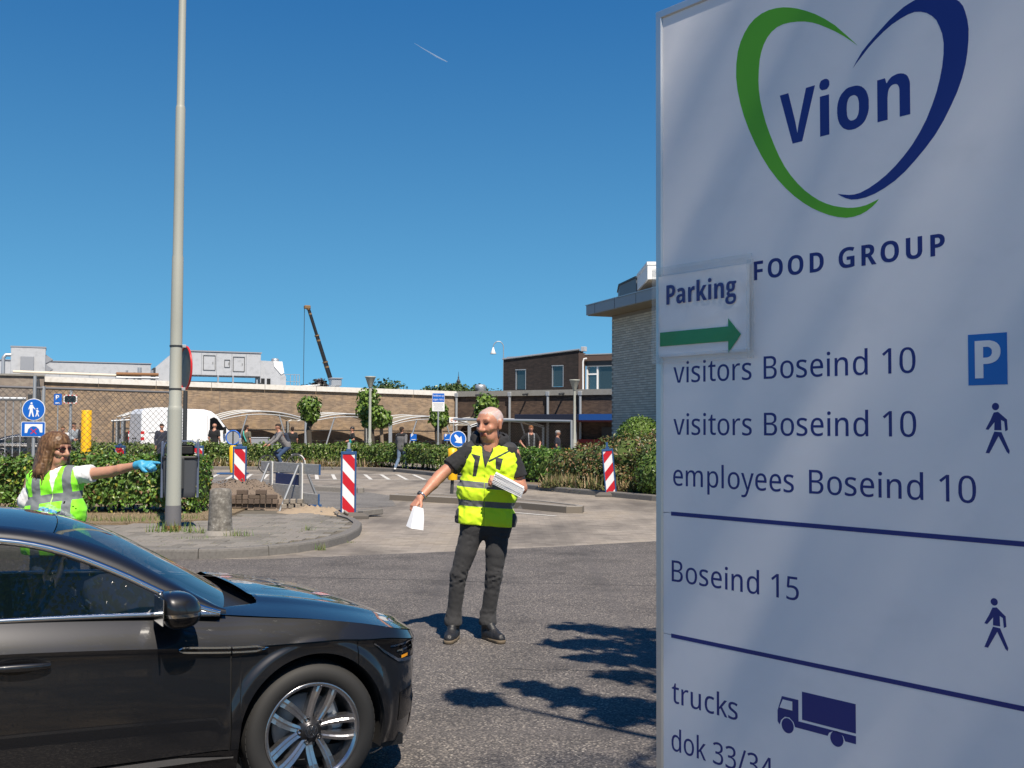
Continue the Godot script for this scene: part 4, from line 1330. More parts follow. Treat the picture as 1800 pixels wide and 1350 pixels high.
func build_car() -> void:
	car_plan()
	var paint := mat("car_paint", lin(0.0125, 0.0130, 0.0155), 0.36, 0.45)
	paint.clearcoat_enabled = true
	paint.clearcoat = 1.0
	paint.clearcoat_roughness = 0.02
	var chrome := mat("chrome", lin(0.74, 0.76, 0.78), 0.16, 1.0)
	var satin := mat("satin_silver", lin(0.36, 0.37, 0.38), 0.3, 0.9)
	var machined := mat("machined_alloy", lin(0.50, 0.50, 0.52), 0.22, 0.95)
	var alloy_dark := mat("alloy_grey", lin(0.06, 0.06, 0.065), 0.35, 0.8)
	var gloss_black := mat("gloss_black", lin(0.006, 0.006, 0.007), 0.12)
	var inside := mat("car_inside", lin(0.014, 0.016, 0.018), 0.6)
	var dash_grey := mat("dash_grey", lin(0.05, 0.055, 0.06), 0.5)
	var glass := mat("car_glass", lin(0.004, 0.010, 0.013, 0.48), 0.0)
	glass.transparency = BaseMaterial3D.TRANSPARENCY_ALPHA
	glass.metallic_specular = 0.7
	var lens := mat("lamp_lens", lin(0.05, 0.055, 0.06, 0.35), 0.0)
	lens.transparency = BaseMaterial3D.TRANSPARENCY_ALPHA
	var tyre_m := mat("tyre", lin(0.020, 0.0195, 0.019), 0.72)
	mat("amber", lin(0.75, 0.30, 0.01), 0.3)

	var car := thing("car", "dark grey saloon car with chrome window trim and alloy wheels", "car", Vector3(-1.338, 0, -5.802), 30.0)
	var crease := func(u): return curve_table(u, CAR_CREASE)
	var crease_lo := func(u): return curve_table(u, CAR_CREASE) - 0.003
	var crease_hi := func(u): return curve_table(u, CAR_CREASE) + 0.003
	var shoulder := func(u): return curve_table(u, CAR_SHOULDER)
	var sill := func(u): return 0.30
	var low := func(u): return arch_low(u)
	# shut lines lean: samples are about 4 mm apart
	var lean := func(k, y): return -maxf(0.0, y - 0.72) * 75.0

	for side in [1.0, -1.0]:
		# doors: below and above the crease, then the rear quarter
		for d in [["front_door", -1.462, -0.392], ["rear_door", -2.30, -1.468]]:
			var s := S()
			var ks := krange(d[1], d[2], 12)
			var sl: Callable = (func(k, y): return lean.call(k, y) * clampf((plan[k][0] + 0.7) / 0.3, 0.0, 1.0))
			var lo_d: Callable = func(u): return maxf(0.30, arch_low(u) + 0.0) if u < -2.2 else 0.30
			car_panel(ks, lo_d, crease, side, 22, s, 0.0, 1, sl)
			car_panel(ks, crease, shoulder, side, 8, s, 0.0, 2, sl)
			var door := obj(d[0], done(s), paint, car)
			# handle: a bar over a scooped recess
			var hu: float = d[1] + 0.21
			var hy := curve_table(hu, CAR_CREASE) - 0.052
			var hs := S()
			var rows := []
			for i in 15:
				var f := i / 14.0
				var u := hu - 0.115 + 0.23 * f
				var k := plan_at(u)
				var base := car_point(k, hy - f * 0.006, side, 0.0)
				var lift: float = 0.026 * pow(sin(PI * clampf(f, 0.02, 0.98)), 0.35)
				var hh: float = 0.0125 + 0.004 * sin(PI * f)
				var row := PackedVector3Array()
				for q in 10:
					var a := TAU * q / 10.0
					row.append(base + Vector3(0, sin(a) * hh, side * (lift + cos(a) * 0.011)))
				rows.append(row)
			surf(hs, rows, true)
			obj("door_handle", done(hs), paint, door)
			var rs := S()
			var ring := []
			for i in 5:
				var row := PackedVector3Array()
				for q in 20:
					var a := TAU * q / 20.0
					var rr := [1.0, 0.8, 0.55, 0.3, 0.02][i] as float
					var pp := car_point(plan_at(hu - 0.01 + cos(a) * 0.085 * rr), hy - 0.004 + sin(a) * 0.030 * rr, side, 0.0)
					row.append(pp + Vector3(0, 0, side * 0.0015))
				ring.append(row)
			surf(rs, ring, true)
			obj("handle_recess", done(rs), gloss_black, door)
		var s2 := S()
		car_panel([plan_at(-3.62)] + krange(-3.6, -3.025, 8), low, crease, side, 14, s2, 0.0, 1)
		car_panel(krange(-3.018, -2.322, 4), low, crease, side, 20, s2, 0.0, 1)
		car_panel(krange(-3.61, -2.306, 12), crease, shoulder, side, 6, s2, 0.0, 2)
		obj("rear_quarter", done(s2), paint, car)
		# front wing: a strip behind the arch, then the arch itself, up to the bumper seam
		var s3 := S()
		var wl: Callable = func(k, y): return lean.call(k, y) * clampf(1.0 - (plan[k][0] + 0.386) / 0.05, 0.0, 1.0)
		car_panel(krange(-0.386, -0.3525, 3), func(u): return 0.205, crease_lo, side, 26, s3, 0.0, 1, wl)
		car_panel(krange(-0.3515, 0.212, 3), low, crease_lo, side, 18, s3, 0.0, 1)
		obj("front_wing", done(s3), paint, car)
		var s4 := S()
		car_panel(krange(0.216, 0.351, 3), low, crease_lo, side, 18, s4, 0.0, 1)
		car_panel(krange(0.3525, 0.7449, 4), func(u): return lerp_table(u, [0.352, 0.215, 0.5, 0.20, 0.745, 0.17]), crease_lo, side, 22, s4, 0.0, 1)
		obj("front_bumper", done(s4), paint, car)
		# bonnet side (it wraps over the wing)
		var s5 := S()
		car_panel(krange(-0.40, 0.7449, 5), crease_hi, shoulder, side, 8, s5, 0.0, 1, func(k, y): return lean.call(k, y) * clampf(1.0 - (plan[k][0] + 0.40) / 0.06, 0.0, 1.0))
		obj("bonnet_side", done(s5), paint, car)
		# dark shell behind the gaps, sill below the doors
		var s6 := S()
		car_panel(krange(-2.34, -0.352, 12), func(u): return 0.20, func(u): return curve_table(u, CAR_SHOULDER) - 0.02, side, 4, s6, -0.014)
		car_panel(krange(-0.352, 0.7449, 6), func(u): return maxf(arch_low(u), 0.2) + 0.004, func(u): return curve_table(u, CAR_SHOULDER) - 0.02, side, 5, s6, -0.014)
		obj("inner_shell", done(s6), M.black_plastic, car)
		var s7 := S()
		car_panel(krange(-2.318, -0.352, 12), func(u): return 0.165, func(u): return 0.297, side, 5, s7, 0.004)
		obj("sill", done(s7), gloss_black, car)
		var s8 := S()
		car_panel(krange(-2.30, -0.372, 12), func(u): return 0.262, func(u): return 0.262 + 0.030 * clampf((-0.36 - u) / 0.25, 0.25, 1.0), side, 3, s8, 0.011)
		obj("sill_trim", done(s8), satin, car)
		# wheel arch linings
		for hub in [0.0, -2.67]:
			var s9 := S()
			var rows9 := []
			for z in [0.862, 0.80, 0.45]:
				var row := PackedVector3Array()
				for i in 25:
					var a := lerpf(-0.35, PI + 0.35, i / 24.0)
					row.append(Vector3(hub + cos(a) * 0.354, 0.335 + sin(a) * 0.354, side * float(z)))
				rows9.append(row)
			surf(s9, rows9)
			fan(s9, rows9[2])
			obj("wheel_arch_lining", done(s9), M.black_rubber, car)
		# blade trim on wing and door
		if true:
			for part in [[-0.622, -0.396], [-0.388, -0.226]]:
				var outline := S()
				var dark := S()
				var n := 12
				for layer in 3:
					var rows_b := []
					for i in n + 1:
						var u := lerpf(part[0], part[1], float(i) / n)
						var k := plan_at(u)
						var cy := curve_table(u, CAR_CREASE) - 0.006
						var hh: float = 0.0145 * clampf(minf((u + 0.630) / 0.03, (-0.222 - u) / 0.06), 0.15, 1.0)
						var y0: float = cy - hh
						var y1: float = cy + hh
						if layer == 1:
							y0 = cy - hh * 0.42
							y1 = cy + hh * 0.42
						var row := PackedVector3Array()
						var o: float = [0.006, 0.0075, 0.002][layer]
						if layer == 2:
							row.append(car_point(k, cy - hh * 1.15, side, 0.002))
							row.append(car_point(k, cy - hh, side, 0.014))
						else:
							row.append(car_point(k, y0, side, o + 0.008))
							row.append(car_point(k, y1, side, o))
						rows_b.append(row)
					surf(dark if layer == 1 else outline, rows_b, false, false)
				var blade := obj("side_blade", done(outline), chrome, car)
				obj("blade_inlay", done(dark), gloss_black, blade)

	# bonnet top
	var sb := S()
	var rows_h := []
	for i in 33:
		var f := i / 32.0
		var row := PackedVector3Array()
		for j in 41:
			var t := j / 20.0 - 1.0
			var u_back := lerpf(-0.44, -0.17, 1.0 - smoothstep(0.72, 0.94, absf(t)))
			var u := lerpf(u_back, 0.7449, f)
			# follow the nose: clamp the edge to the outline
			var k := plan_at(lerpf(-0.44, 0.7449, f))
			var e := car_point(k, curve_table(plan[k][0], CAR_SHOULDER), 1.0)
			u = lerpf(u_back, e.x, smoothstep(0.0, 0.5, f)) if f < 0.5 else e.x
			var crown: float = lerp_table(e.x, [-0.45, 0.070, 0.0, 0.066, 0.4, 0.052, 0.62, 0.034, 0.745, 0.008])
			var yb := curve_table(clampf(u, -3.0, 0.745), CAR_SHOULDER)
			var ridge := 0.011 * exp(-pow((absf(t) - 0.62) / 0.07, 2.0)) * (1.0 - f * 0.4)
			row.append(Vector3(u, yb + crown * (1.0 - pow(absf(t), 2.4)) + ridge * (1.0 - pow(absf(t), 8.0)), e.z * t))
		rows_h.append(row)
	surf(sb, rows_h)
	var bonnet := obj("bonnet", done(sb), paint, car)
	# roof, screens, pillars
	var parts := [["windscreen", -1.10, -0.405, glass, 14], ["roof", -2.25, -1.104, paint, 20], ["rear_window", -3.2, -2.254, glass, 14], ["boot_lid", -3.60, -3.204, paint, 8]]
	for pt in parts:
		var s := S()
		var rows := []
		for i in int(pt[4]) + 1:
			var u: float = lerpf(pt[1], pt[2], float(i) / int(pt[4]))
			var y: float = curve_table(u, CAR_TOP) if u > -3.35 else lerpf(0.93, 0.965, (u + 3.6) / 0.25)
			var ze: float = green_z(y) - 0.048 if u > -3.3 else plan[plan_at(u)][1] - 0.09
			var fwd: float = lerp_table(u, [-2.3, -0.05, -1.6, 0.0, -1.1, 0.07, -0.4, 0.13])
			var crown: float = lerp_table(u, [-3.6, 0.03, -2.2, 0.04, -1.2, 0.042, -0.4, 0.03])
			var row := PackedVector3Array()
			for j in 25:
				var t := j / 12.0 - 1.0
				row.append(Vector3(u + fwd * (1.0 - t * t), y + crown * (1.0 - t * t), ze * t))
			rows.append(row)
		surf(s, rows)
		obj(pt[0], done(s), pt[3], car)
	for side in [1.0, -1.0]:
		var s := S()
		var rows := []
		for i in 61:
			var u := lerpf(-3.34, -0.405, i / 60.0)
			var yt := curve_table(u, CAR_TOP)
			var yw: float = curve_table(u, CAR_WINDOW) if u > -2.95 else lerpf(0.93, 0.985, clampf((u + 3.34) / 0.39, 0, 1))
			yw = minf(yw, yt - 0.012)
			var a := Vector3(u, yw, green_z(yw) * side)
			var b := Vector3(u, yt, (green_z(yt) - 0.048) * side)
			var row := PackedVector3Array()
			for q in 7:
				var f := q / 6.0
				var p := a.lerp(b, f)
				p += Vector3(0, 0.012, 0.016 * side) * sin(f * PI)
				row.append(p)
			rows.append(row)
		surf(s, rows)
		obj("roof_rail", done(s), paint, car)
		# glass, chrome frame, centre pillar
		var sg := S()
		var rg := []
		for i in 41:
			var u := lerpf(-2.94, -0.452, i / 40.0)
			var y0 := curve_table(u, CAR_SHOULDER) + 0.004
			var y1 := maxf(curve_table(u, CAR_WINDOW), y0 + 0.001)
			var row := PackedVector3Array()
			for q in 6:
				var y := lerpf(y0, y1, q / 5.0)
				row.append(Vector3(u, y, (green_z(y) - 0.006) * side))
			rg.append(row)
		surf(sg, rg)
		obj("side_window", done(sg), glass, car)
		var sc := S()
		var up := []
		var lo := []
		for i in 41:
			var u := lerpf(-2.95, -0.435, i / 40.0)
			var yw := curve_table(u, CAR_WINDOW) + 0.004
			up.append(Vector3(u, yw, (green_z(yw) + 0.003) * side))
			var yb := curve_table(u, CAR_SHOULDER) + 0.006
			lo.append(Vector3(u, yb, (green_z(yb) + 0.004) * side))
		tube(sc, up, 0.0155, 8)
		tube(sc, lo, 0.0115, 8)
		obj("window_trim", done(sc), chrome, car)
		obj("door_pillar", boxm(Vector3(0.075, 0.34, 0.012), Transform3D(Basis(Vector3.RIGHT, -0.46 * side), Vector3(-1.48, 1.09, (green_z(1.09) - 0.002) * side))), gloss_black, car)
		# ledge between door skin and glass
		var sl2 := S()
		var rl := []
		for i in 31:
			var u := lerpf(-2.95, -0.43, i / 30.0)
			var k := plan_at(u)
			var y := curve_table(u, CAR_SHOULDER)
			var row := PackedVector3Array([car_point(k, y, side), Vector3(u, y + 0.004, green_z(y) * side)])
			rl.append(row)
		surf(sl2, rl)
		obj("window_ledge", done(sl2), paint, car)
		# mirror: painted cap, bright strip, dark lower shell, mirror glass, arm
		var mc := Vector3(-0.672, 0.952, 0.95 * side)
		var cap := S()
		var low_s := S()
		var strip := S()
		for layer in 3:
			var range_y: Array = [[-0.12, 1.0], [-1.0, -0.30], [-0.30, -0.12]][layer]
			var rm := []
			for i in 9:
				var v: float = lerpf(asin(range_y[0]), asin(range_y[1]), i / 8.0)
				var row := PackedVector3Array()
				for q in 28:
					var a := TAU * q / 28.0
					var cx := signf(cos(a)) * pow(absf(cos(a)), 0.75)
					var cz := signf(sin(a)) * pow(absf(sin(a)), 0.75)
					var rr := pow(cos(v), 0.6)
					var fwd: float = 0.118 if cx > 0 else 0.052
					row.append(mc + Vector3(cx * rr * fwd - sin(v) * 0.012, sin(v) * (0.076 if v > 0 else 0.082), cz * rr * 0.105))
				rm.append(row)
			surf([cap, low_s, strip][layer], rm, true)
		var mirror := obj("door_mirror", done(cap), paint, car)
		obj("mirror_strip", done(strip), chrome, mirror)
		obj("mirror_base", done(low_s), gloss_black, mirror)
		obj("mirror_glass", boxm(Vector3(0.004, 0.11, 0.17), at(mc.x - 0.053, mc.y, mc.z)), chrome, mirror)
		var arm := S()
		tube(arm, [mc + Vector3(0.02, -0.06, -0.02 * side), mc + Vector3(0.04, -0.075, -0.09 * side), Vector3(-0.60, 0.872, 0.84 * side)], [0.035, 0.03, 0.028], 8, true, 0.5)
		obj("mirror_arm", done(arm), gloss_black, mirror)
		# headlamp let into the nose
		var hl := S()
		var ks := krange(0.305, 0.70, 5)
		car_panel(ks, func(u): return lerp_table(u, [0.305, 0.70, 0.36, 0.655, 0.45, 0.598, 0.6, 0.575, 0.70, 0.585]), func(u): return curve_table(u, CAR_CREASE) - 0.008, side, 6, hl, 0.0025)
		var lamp := obj("headlamp", done(hl), gloss_black, car)
		var hl2 := S()
		car_panel(ks, func(u): return lerp_table(u, [0.305, 0.697, 0.36, 0.650, 0.45, 0.592, 0.6, 0.568, 0.70, 0.578]), func(u): return lerp_table(u, [0.305, 0.703, 0.36, 0.662, 0.45, 0.608, 0.6, 0.584, 0.70, 0.594]), side, 2, hl2, 0.006)
		obj("lamp_strip", done(hl2), chrome, lamp)
		for q in [0.47, 0.56]:
			var ll := S()
			var pc := car_point(plan_at(q), 0.645, side, 0.004)
			lathe(ll, [Vector2(0.001, 0.006), Vector2(0.02, 0.005), Vector2(0.027, 0.0)], 16, Transform3D(Basis(Vector3(0, 0, 1), Vector3(plan[plan_at(q)][2], 0, plan[plan_at(q)][3] * side), Vector3(0, 1, 0)), pc))
			obj("lamp_lens", done(ll), chrome, lamp)
		for yy in [0.640, 0.668]:
			var lb := S()
			car_panel(krange(0.40 if yy > 0.65 else 0.44, 0.60, 4), func(u): return yy, func(u): return yy + 0.009, side, 1, lb, 0.006)
			obj("lamp_bar", done(lb), chrome, lamp)
		var la := S()
		car_panel(krange(0.47, 0.53, 4), func(u): return 0.604, func(u): return 0.618, side, 2, la, 0.007)
		obj("indicator", done(la), M.amber, lamp)
		# lower air curtain
		var lg := S()
		car_panel(krange(0.47, 0.60, 4), func(u): return 0.30, func(u): return 0.44, side, 4, lg, 0.003)
		obj("air_curtain", done(lg), gloss_black, car)
	# grille and lower opening across the nose
	var gr := S()
	for side in [1.0, -1.0]:
		car_panel(krange(0.66, 0.7449, 3), func(u): return 0.47, func(u): return 0.605, side, 4, gr, 0.004)
		car_panel(krange(0.60, 0.7449, 3), func(u): return 0.22, func(u): return 0.36, side, 4, gr, 0.004)
	obj("grille", done(gr), gloss_black, car)
	for i in 4:
		for side in [1.0, -1.0]:
			var gb := S()
			var yy := 0.485 + i * 0.03
			car_panel(krange(0.665, 0.7449, 3), func(u): return yy, func(u): return yy + 0.008, side, 1, gb, 0.008)
			obj("grille_bar", done(gb), chrome, car)
	# underside, cabin tub, dashboard, seats, steering wheel
	obj("underbody", boxm(Vector3(3.9, 0.05, 1.5), at(-1.45, 0.2, 0)), M.black_plastic, car)
	obj("bulkhead", boxm(Vector3(0.04, 0.62, 1.46), at(-0.55, 0.53, 0)), inside, car)
	obj("cabin_floor", boxm(Vector3(2.3, 0.04, 1.5), at(-1.75, 0.32, 0)), inside, car)
	obj("rear_bulkhead", boxm(Vector3(0.05, 0.62, 1.4), at(-2.95, 0.62, 0)), inside, car)
	var ds := S()
	var rd := []
	for p in [[-0.40, 0.865], [-0.55, 0.915], [-0.75, 0.905], [-0.83, 0.872], [-0.845, 0.80], [-0.80, 0.70], [-0.74, 0.45]]:
		var row := PackedVector3Array()
		for j in 21:
			var z := lerpf(-0.74, 0.74, j / 20.0)
			row.append(Vector3(p[0] + 0.06 * pow(absf(z) / 0.74, 2.0), p[1] + (0.022 if absf(z + 0.36) < 0.16 and p[0] < -0.6 else 0.0), z))
		rd.append(row)
	surf(ds, rd)
	var dash := obj("dashboard", done(ds), dash_grey, car)
	for z in [0.62, 0.33, -0.12, -0.62]:
		obj("air_vent", boxm(Vector3(0.012, 0.035, 0.14), at(-0.842, 0.835, z), 0.004), satin, dash)
	obj("dash_strip", boxm(Vector3(0.006, 0.008, 1.3), at(-0.851, 0.805, 0)), chrome, dash)
	obj("screen", boxm(Vector3(0.008, 0.10, 0.2), at(-0.85, 0.75, 0.03)), gloss_black, dash)
	obj("console", boxm(Vector3(0.75, 0.25, 0.2), at(-1.15, 0.5, 0), 0.03), inside, car)
	obj("cowl", boxm(Vector3(0.42, 0.012, 1.36), at(-0.33, 0.862, 0)), M.black_plastic, car)
	for w in [[0.42, 0.28], [-0.3, 0.25]]:
		var ws := S()
		tube(ws, [Vector3(-0.33, 0.905, w[0]), Vector3(-0.40, 0.935, w[0] - 0.1), Vector3(-0.42, 0.95, w[0] - 0.55)], 0.009, 6)
		obj("wiper", done(ws), M.black_plastic, car)
	var sw := S()
	var ringp := []
	var swb := Basis(Vector3(0, 0, 1), deg_to_rad(-24.0))
	for i in 33:
		var a := TAU * i / 32.0
		ringp.append(Vector3(-1.0, 0.925, -0.36) + swb * Vector3(0, cos(a) * 0.18, sin(a) * 0.18))
	tube(sw, ringp, 0.016, 8, false)
	box(sw, Vector3(0.03, 0.09, 0.13), Transform3D(swb, Vector3(-0.985, 0.92, -0.36)), 0.02)
	box(sw, Vector3(0.02, 0.04, 0.32), Transform3D(swb, Vector3(-0.99, 0.925, -0.36)), 0.008)
	var wheel0 := obj("steering_wheel", done(sw), M.black_rubber, car)
	obj("steering_trim", boxm(Vector3(0.006, 0.008, 0.2), Transform3D(swb, Vector3(-1.004, 0.895, -0.36))), chrome, wheel0)
	for z in [-0.36, 0.36]:
		var ss := S()
		box(ss, Vector3(0.5, 0.16, 0.5), at(-1.35, 0.53, z), 0.06)
		box(ss, Vector3(0.14, 0.62, 0.48), at(-1.68, 0.84, z, 0, 0, 16), 0.06)
		var seat := obj("seat", done(ss), inside, car)
		obj("headrest", boxm(Vector3(0.1, 0.2, 0.27), at(-1.80, 1.22, z, 0, 0, 10), 0.045), inside, seat)
	var sr := S()
	box(sr, Vector3(0.5, 0.16, 1.3), at(-2.35, 0.53, 0), 0.06)
	box(sr, Vector3(0.14, 0.6, 1.3), at(-2.66, 0.82, 0, 0, 0, 22), 0.06)
	obj("rear_seat", done(sr), inside, car)
	# inside mirror
	obj("inside_mirror", boxm(Vector3(0.02, 0.06, 0.22), at(-0.96, 1.21, 0.0), 0.01), gloss_black, car)

	# wheels
	for hub in [[0.0, 1.0], [0.0, -1.0], [-2.67, 1.0], [-2.67, -1.0]]:
		make_wheel(car, hub[0], hub[1], tyre_m, machined, alloy_dark, chrome)
	# letter on the blade
	var rt := S()
	stroke(rt, [Vector2(0, 0), Vector2(0.004, 0.016), Vector2(0.016, 0.016), Vector2(0.018, 0.009), Vector2(0.004, 0.008)], 0.003, 0.002, at(-0.598, 0.758, 0.8835))
	stroke(rt, [Vector2(0.010, 0.008), Vector2(0.018, 0.0)], 0.003, 0.002, at(-0.598, 0.758, 0.8835))
	obj("letter_mark", done(rt), gloss_black, car)

func make_wheel(car: Node3D, u: float, side: float, tyre_m: Material, face: Material, dark: Material, chrome: Material) -> void:
	var y := 0.321
	var basis := Basis(Vector3(1, 0, 0), Vector3(0, 0, side), Vector3(0, -1, 0) * 1.0)
	# lathe runs along its y: send y to the car's side
	var xf := Transform3D(Basis(Vector3(1, 0, 0), Vector3(0, 0, side), Vector3(0, 1, 0)), Vector3(u, y, 0.745 * side))
	var w := Node3D.new()
	w.name = "wheel"
	car.add_child(w, true)
	var s := S()
	var prof := []
	for p in [[0.226, 0.098], [0.236, 0.112], [0.262, 0.121], [0.29, 0.118], [0.306, 0.104], [0.316, 0.085], [0.320, 0.05]]: prof.append(Vector2(p[0], p[1]))
	lathe(s, prof, 64, xf)
	# tread: ribs with grooves
	var tp := []
	for p in [[0.320, 0.05], [0.3195, 0.036], [0.312, 0.035], [0.312, 0.029], [0.3205, 0.028], [0.3205, 0.004], [0.313, 0.003], [0.313, -0.003], [0.3205, -0.004], [0.3205, -0.03], [0.312, -0.031], [0.312, -0.037], [0.3195, -0.038], [0.316, -0.085], [0.29, -0.115], [0.226, -0.1]]: tp.append(Vector2(p[0], p[1]))
	lathe(s, tp, 64, xf, false)
	obj("tyre", done(s), tyre_m, w)
	# tread blocks at the shoulder
	var tb := S()
	for i in 60:
		var a := TAU * i / 60.0
		var b := Basis(Vector3(0, 0, 1), a)
		box(tb, Vector3(0.014, 0.024, 0.038), Transform3D(b, Vector3(u, y, 0) + b * Vector3(0.3085, 0, 0) + Vector3(0, 0, (0.745 - 0.082) * side)))
		box(tb, Vector3(0.010, 0.023, 0.034), Transform3D(b, Vector3(u, y, 0) + b * Vector3(0.3095, 0, 0) + Vector3(0, 0, (0.745 + 0.076) * side)))
	obj("tread", done(tb), tyre_m, w)
	var r := S()
	lathe(r, [Vector2(0.226, 0.100), Vector2(0.230, 0.106), Vector2(0.227, 0.112), Vector2(0.216, 0.108), Vector2(0.208, 0.096)], 64, xf)
	obj("rim", done(r), face, w)
	var br := S()
	lathe(br, [Vector2(0.208, 0.096), Vector2(0.202, 0.06), Vector2(0.198, -0.02), Vector2(0.205, -0.1)], 48, xf)
	obj("rim_barrel", done(br), face, w)
	var dk := S()
	lathe(dk, [Vector2(0.001, -0.06), Vector2(0.2, -0.06)], 40, xf)
	obj("brake_shield", done(dk), M.black_plastic, w)
	var disc := S()
	lathe(disc, [Vector2(0.07, -0.012), Vector2(0.155, -0.012), Vector2(0.155, -0.03)], 40, xf)
	obj("brake_disc", done(disc), M.galvanised, w)
	var cal := S()
	box(cal, Vector3(0.07, 0.16, 0.05), Transform3D(Basis(Vector3(0, 0, 1), 0.35), Vector3(u + 0.125, y + 0.045, (0.745 + 0.005) * side)), 0.015)
	obj("brake_caliper", done(cal), M.grey_metal, w)
	# five pairs of spokes, each with a bright ridged face
	for i in 5:
		for h in [-1.0, 1.0]:
			var a0 := deg_to_rad(72.0 + 72.0 * i + h * 12.0)
			var a1 := deg_to_rad(72.0 + 72.0 * i + h * 10.5)
			var sp := S()
			var rows := []
			for q in 7:
				var f := q / 6.0
				var rad := lerpf(0.040, 0.212, f)
				var ang := lerpf(a0 + h * 0.30, a1, pow(f, 0.6))
				var c := Vector3(cos(ang) * rad, sin(ang) * rad, 0)
				var n := Vector3(-sin(a1), cos(a1), 0)
				var wd := lerpf(0.0165, 0.0235, f)
				var z := lerpf(0.070, 0.100, smoothstep(0.0, 1.0, f))
				rows.append(PackedVector3Array([
					Vector3(u, y, 0.745 * side) + c - n * wd + Vector3(0, 0, (z - 0.045) * side),
					Vector3(u, y, 0.745 * side) + c - n * wd * 0.92 + Vector3(0, 0, (z - 0.004) * side),
					Vector3(u, y, 0.745 * side) + c - n * wd * 0.25 + Vector3(0, 0, z * side),
					Vector3(u, y, 0.745 * side) + c + n * wd * 0.1 + Vector3(0, 0, (z - 0.006) * side),
					Vector3(u, y, 0.745 * side) + c + n * wd * 0.92 + Vector3(0, 0, (z - 0.002) * side),
					Vector3(u, y, 0.745 * side) + c + n * wd + Vector3(0, 0, (z - 0.045) * side)]))
			surf(sp, rows, false, false)
			obj("spoke", done(sp), face, w)
	var hb := S()
	lathe(hb, [Vector2(0.062, 0.03), Vector2(0.060, 0.066), Vector2(0.036, 0.074), Vector2(0.034, 0.078)], 32, xf)
	obj("hub", done(hb), dark, w)
	for i in 5:
		var a := deg_to_rad(36.0 + 72.0 * i)
		var bl := S()
		lathe(bl, [Vector2(0.0125, 0.05), Vector2(0.0125, 0.072), Vector2(0.008, 0.074), Vector2(0.0075, 0.062), Vector2(0.001, 0.062)], 10, Transform3D(xf.basis, xf.origin + Vector3(cos(a) * 0.053, sin(a) * 0.053, 0)))
		obj("wheel_bolt", done(bl), dark, w)
	var cp := S()
	lathe(cp, [Vector2(0.0355, 0.075), Vector2(0.034, 0.081), Vector2(0.001, 0.083)], 32, xf)
	var capm := obj("hub_cap", done(cp), dark, w)
	var lg := S()
	lathe(lg, [Vector2(0.031, 0.0815), Vector2(0.031, 0.0845), Vector2(0.0275, 0.0845), Vector2(0.0275, 0.0815)], 32, xf, false)
	var fx := Transform3D(Basis(Vector3(1, 0, 0), Vector3(0, 1, 0), Vector3(0, 0, side)), Vector3(u, y, (0.745 + 0.082) * side))
	stroke(lg, [Vector2(-0.011, 0.026), Vector2(0, 0.004), Vector2(0.011, 0.026)], 0.0045, 0.003, fx)
	stroke(lg, [Vector2(-0.023, 0.016), Vector2(-0.012, -0.024), Vector2(0, -0.001), Vector2(0.012, -0.024), Vector2(0.023, 0.016)], 0.0045, 0.003, fx)
	obj("emblem", done(lg), chrome, capm)

# ------------------------------------------------------------------ growing things
# one leaf: a folded, pointed blade lying along +y with its face to +z
func leaf_mesh(len: float, wid: float) -> ArrayMesh:
	var s := S()
	s.set_smooth_group(-1)
	var p := [Vector3(0, 0, 0), Vector3(-wid * 0.5, len * 0.42, wid * 0.16), Vector3(0, len * 0.46, 0), Vector3(wid * 0.5, len * 0.42, wid * 0.16), Vector3(0, len, -wid * 0.14)]
	tr3(s, p[0], p[1], p[2])
	tr3(s, p[1], p[4], p[2])
	tr3(s, p[0], p[2], p[3])
	tr3(s, p[2], p[4], p[3])
	return done(s)

func leaf_mat(called: String, back: Color) -> StandardMaterial3D:
	var m := mat(called, Color.WHITE, 0.42)
	m.vertex_color_use_as_albedo = true
	m.backlight_enabled = true
	m.backlight = back
	return m

# spots: Array of [position, outward]; tones: linear colours
func leaves(parent: Node, called: String, spots: Array, mesh: Mesh, m: Material, tones: Array, r: RandomNumberGenerator, tilt := 0.9, droop := 0.25, smin := 0.7, smax := 1.3) -> MultiMeshInstance3D:
	var mm := MultiMesh.new()
	mm.transform_format = MultiMesh.TRANSFORM_3D
	mm.use_colors = true
	mm.mesh = mesh
	mm.instance_count = spots.size()
	for i in spots.size():
		var o: Vector3 = spots[i][1]
		var nrm := (o + Vector3(r.randfn(), r.randfn(), r.randfn()) * tilt * 0.5).normalized()
		var along := Vector3(r.randfn(), r.randfn() - droop * 3.0, r.randfn())
		along = (along - nrm * along.dot(nrm)).normalized()
		var side := along.cross(nrm)
		var k := r.randf_range(smin, smax)
		mm.set_instance_transform(i, Transform3D(Basis(side * k, along * k, nrm * k), spots[i][0]))
		var c: Color = tones[r.randi() % tones.size()]
		var g := r.randf_range(0.75, 1.25)
		mm.set_instance_color(i, Color(c.r * g, c.g * g, c.b * g))
	var o2 := MultiMeshInstance3D.new()
	o2.name = called
	o2.multimesh = mm
	o2.material_override = m
	parent.add_child(o2, true)
	o2.set_meta("kind", "stuff")
	return o2

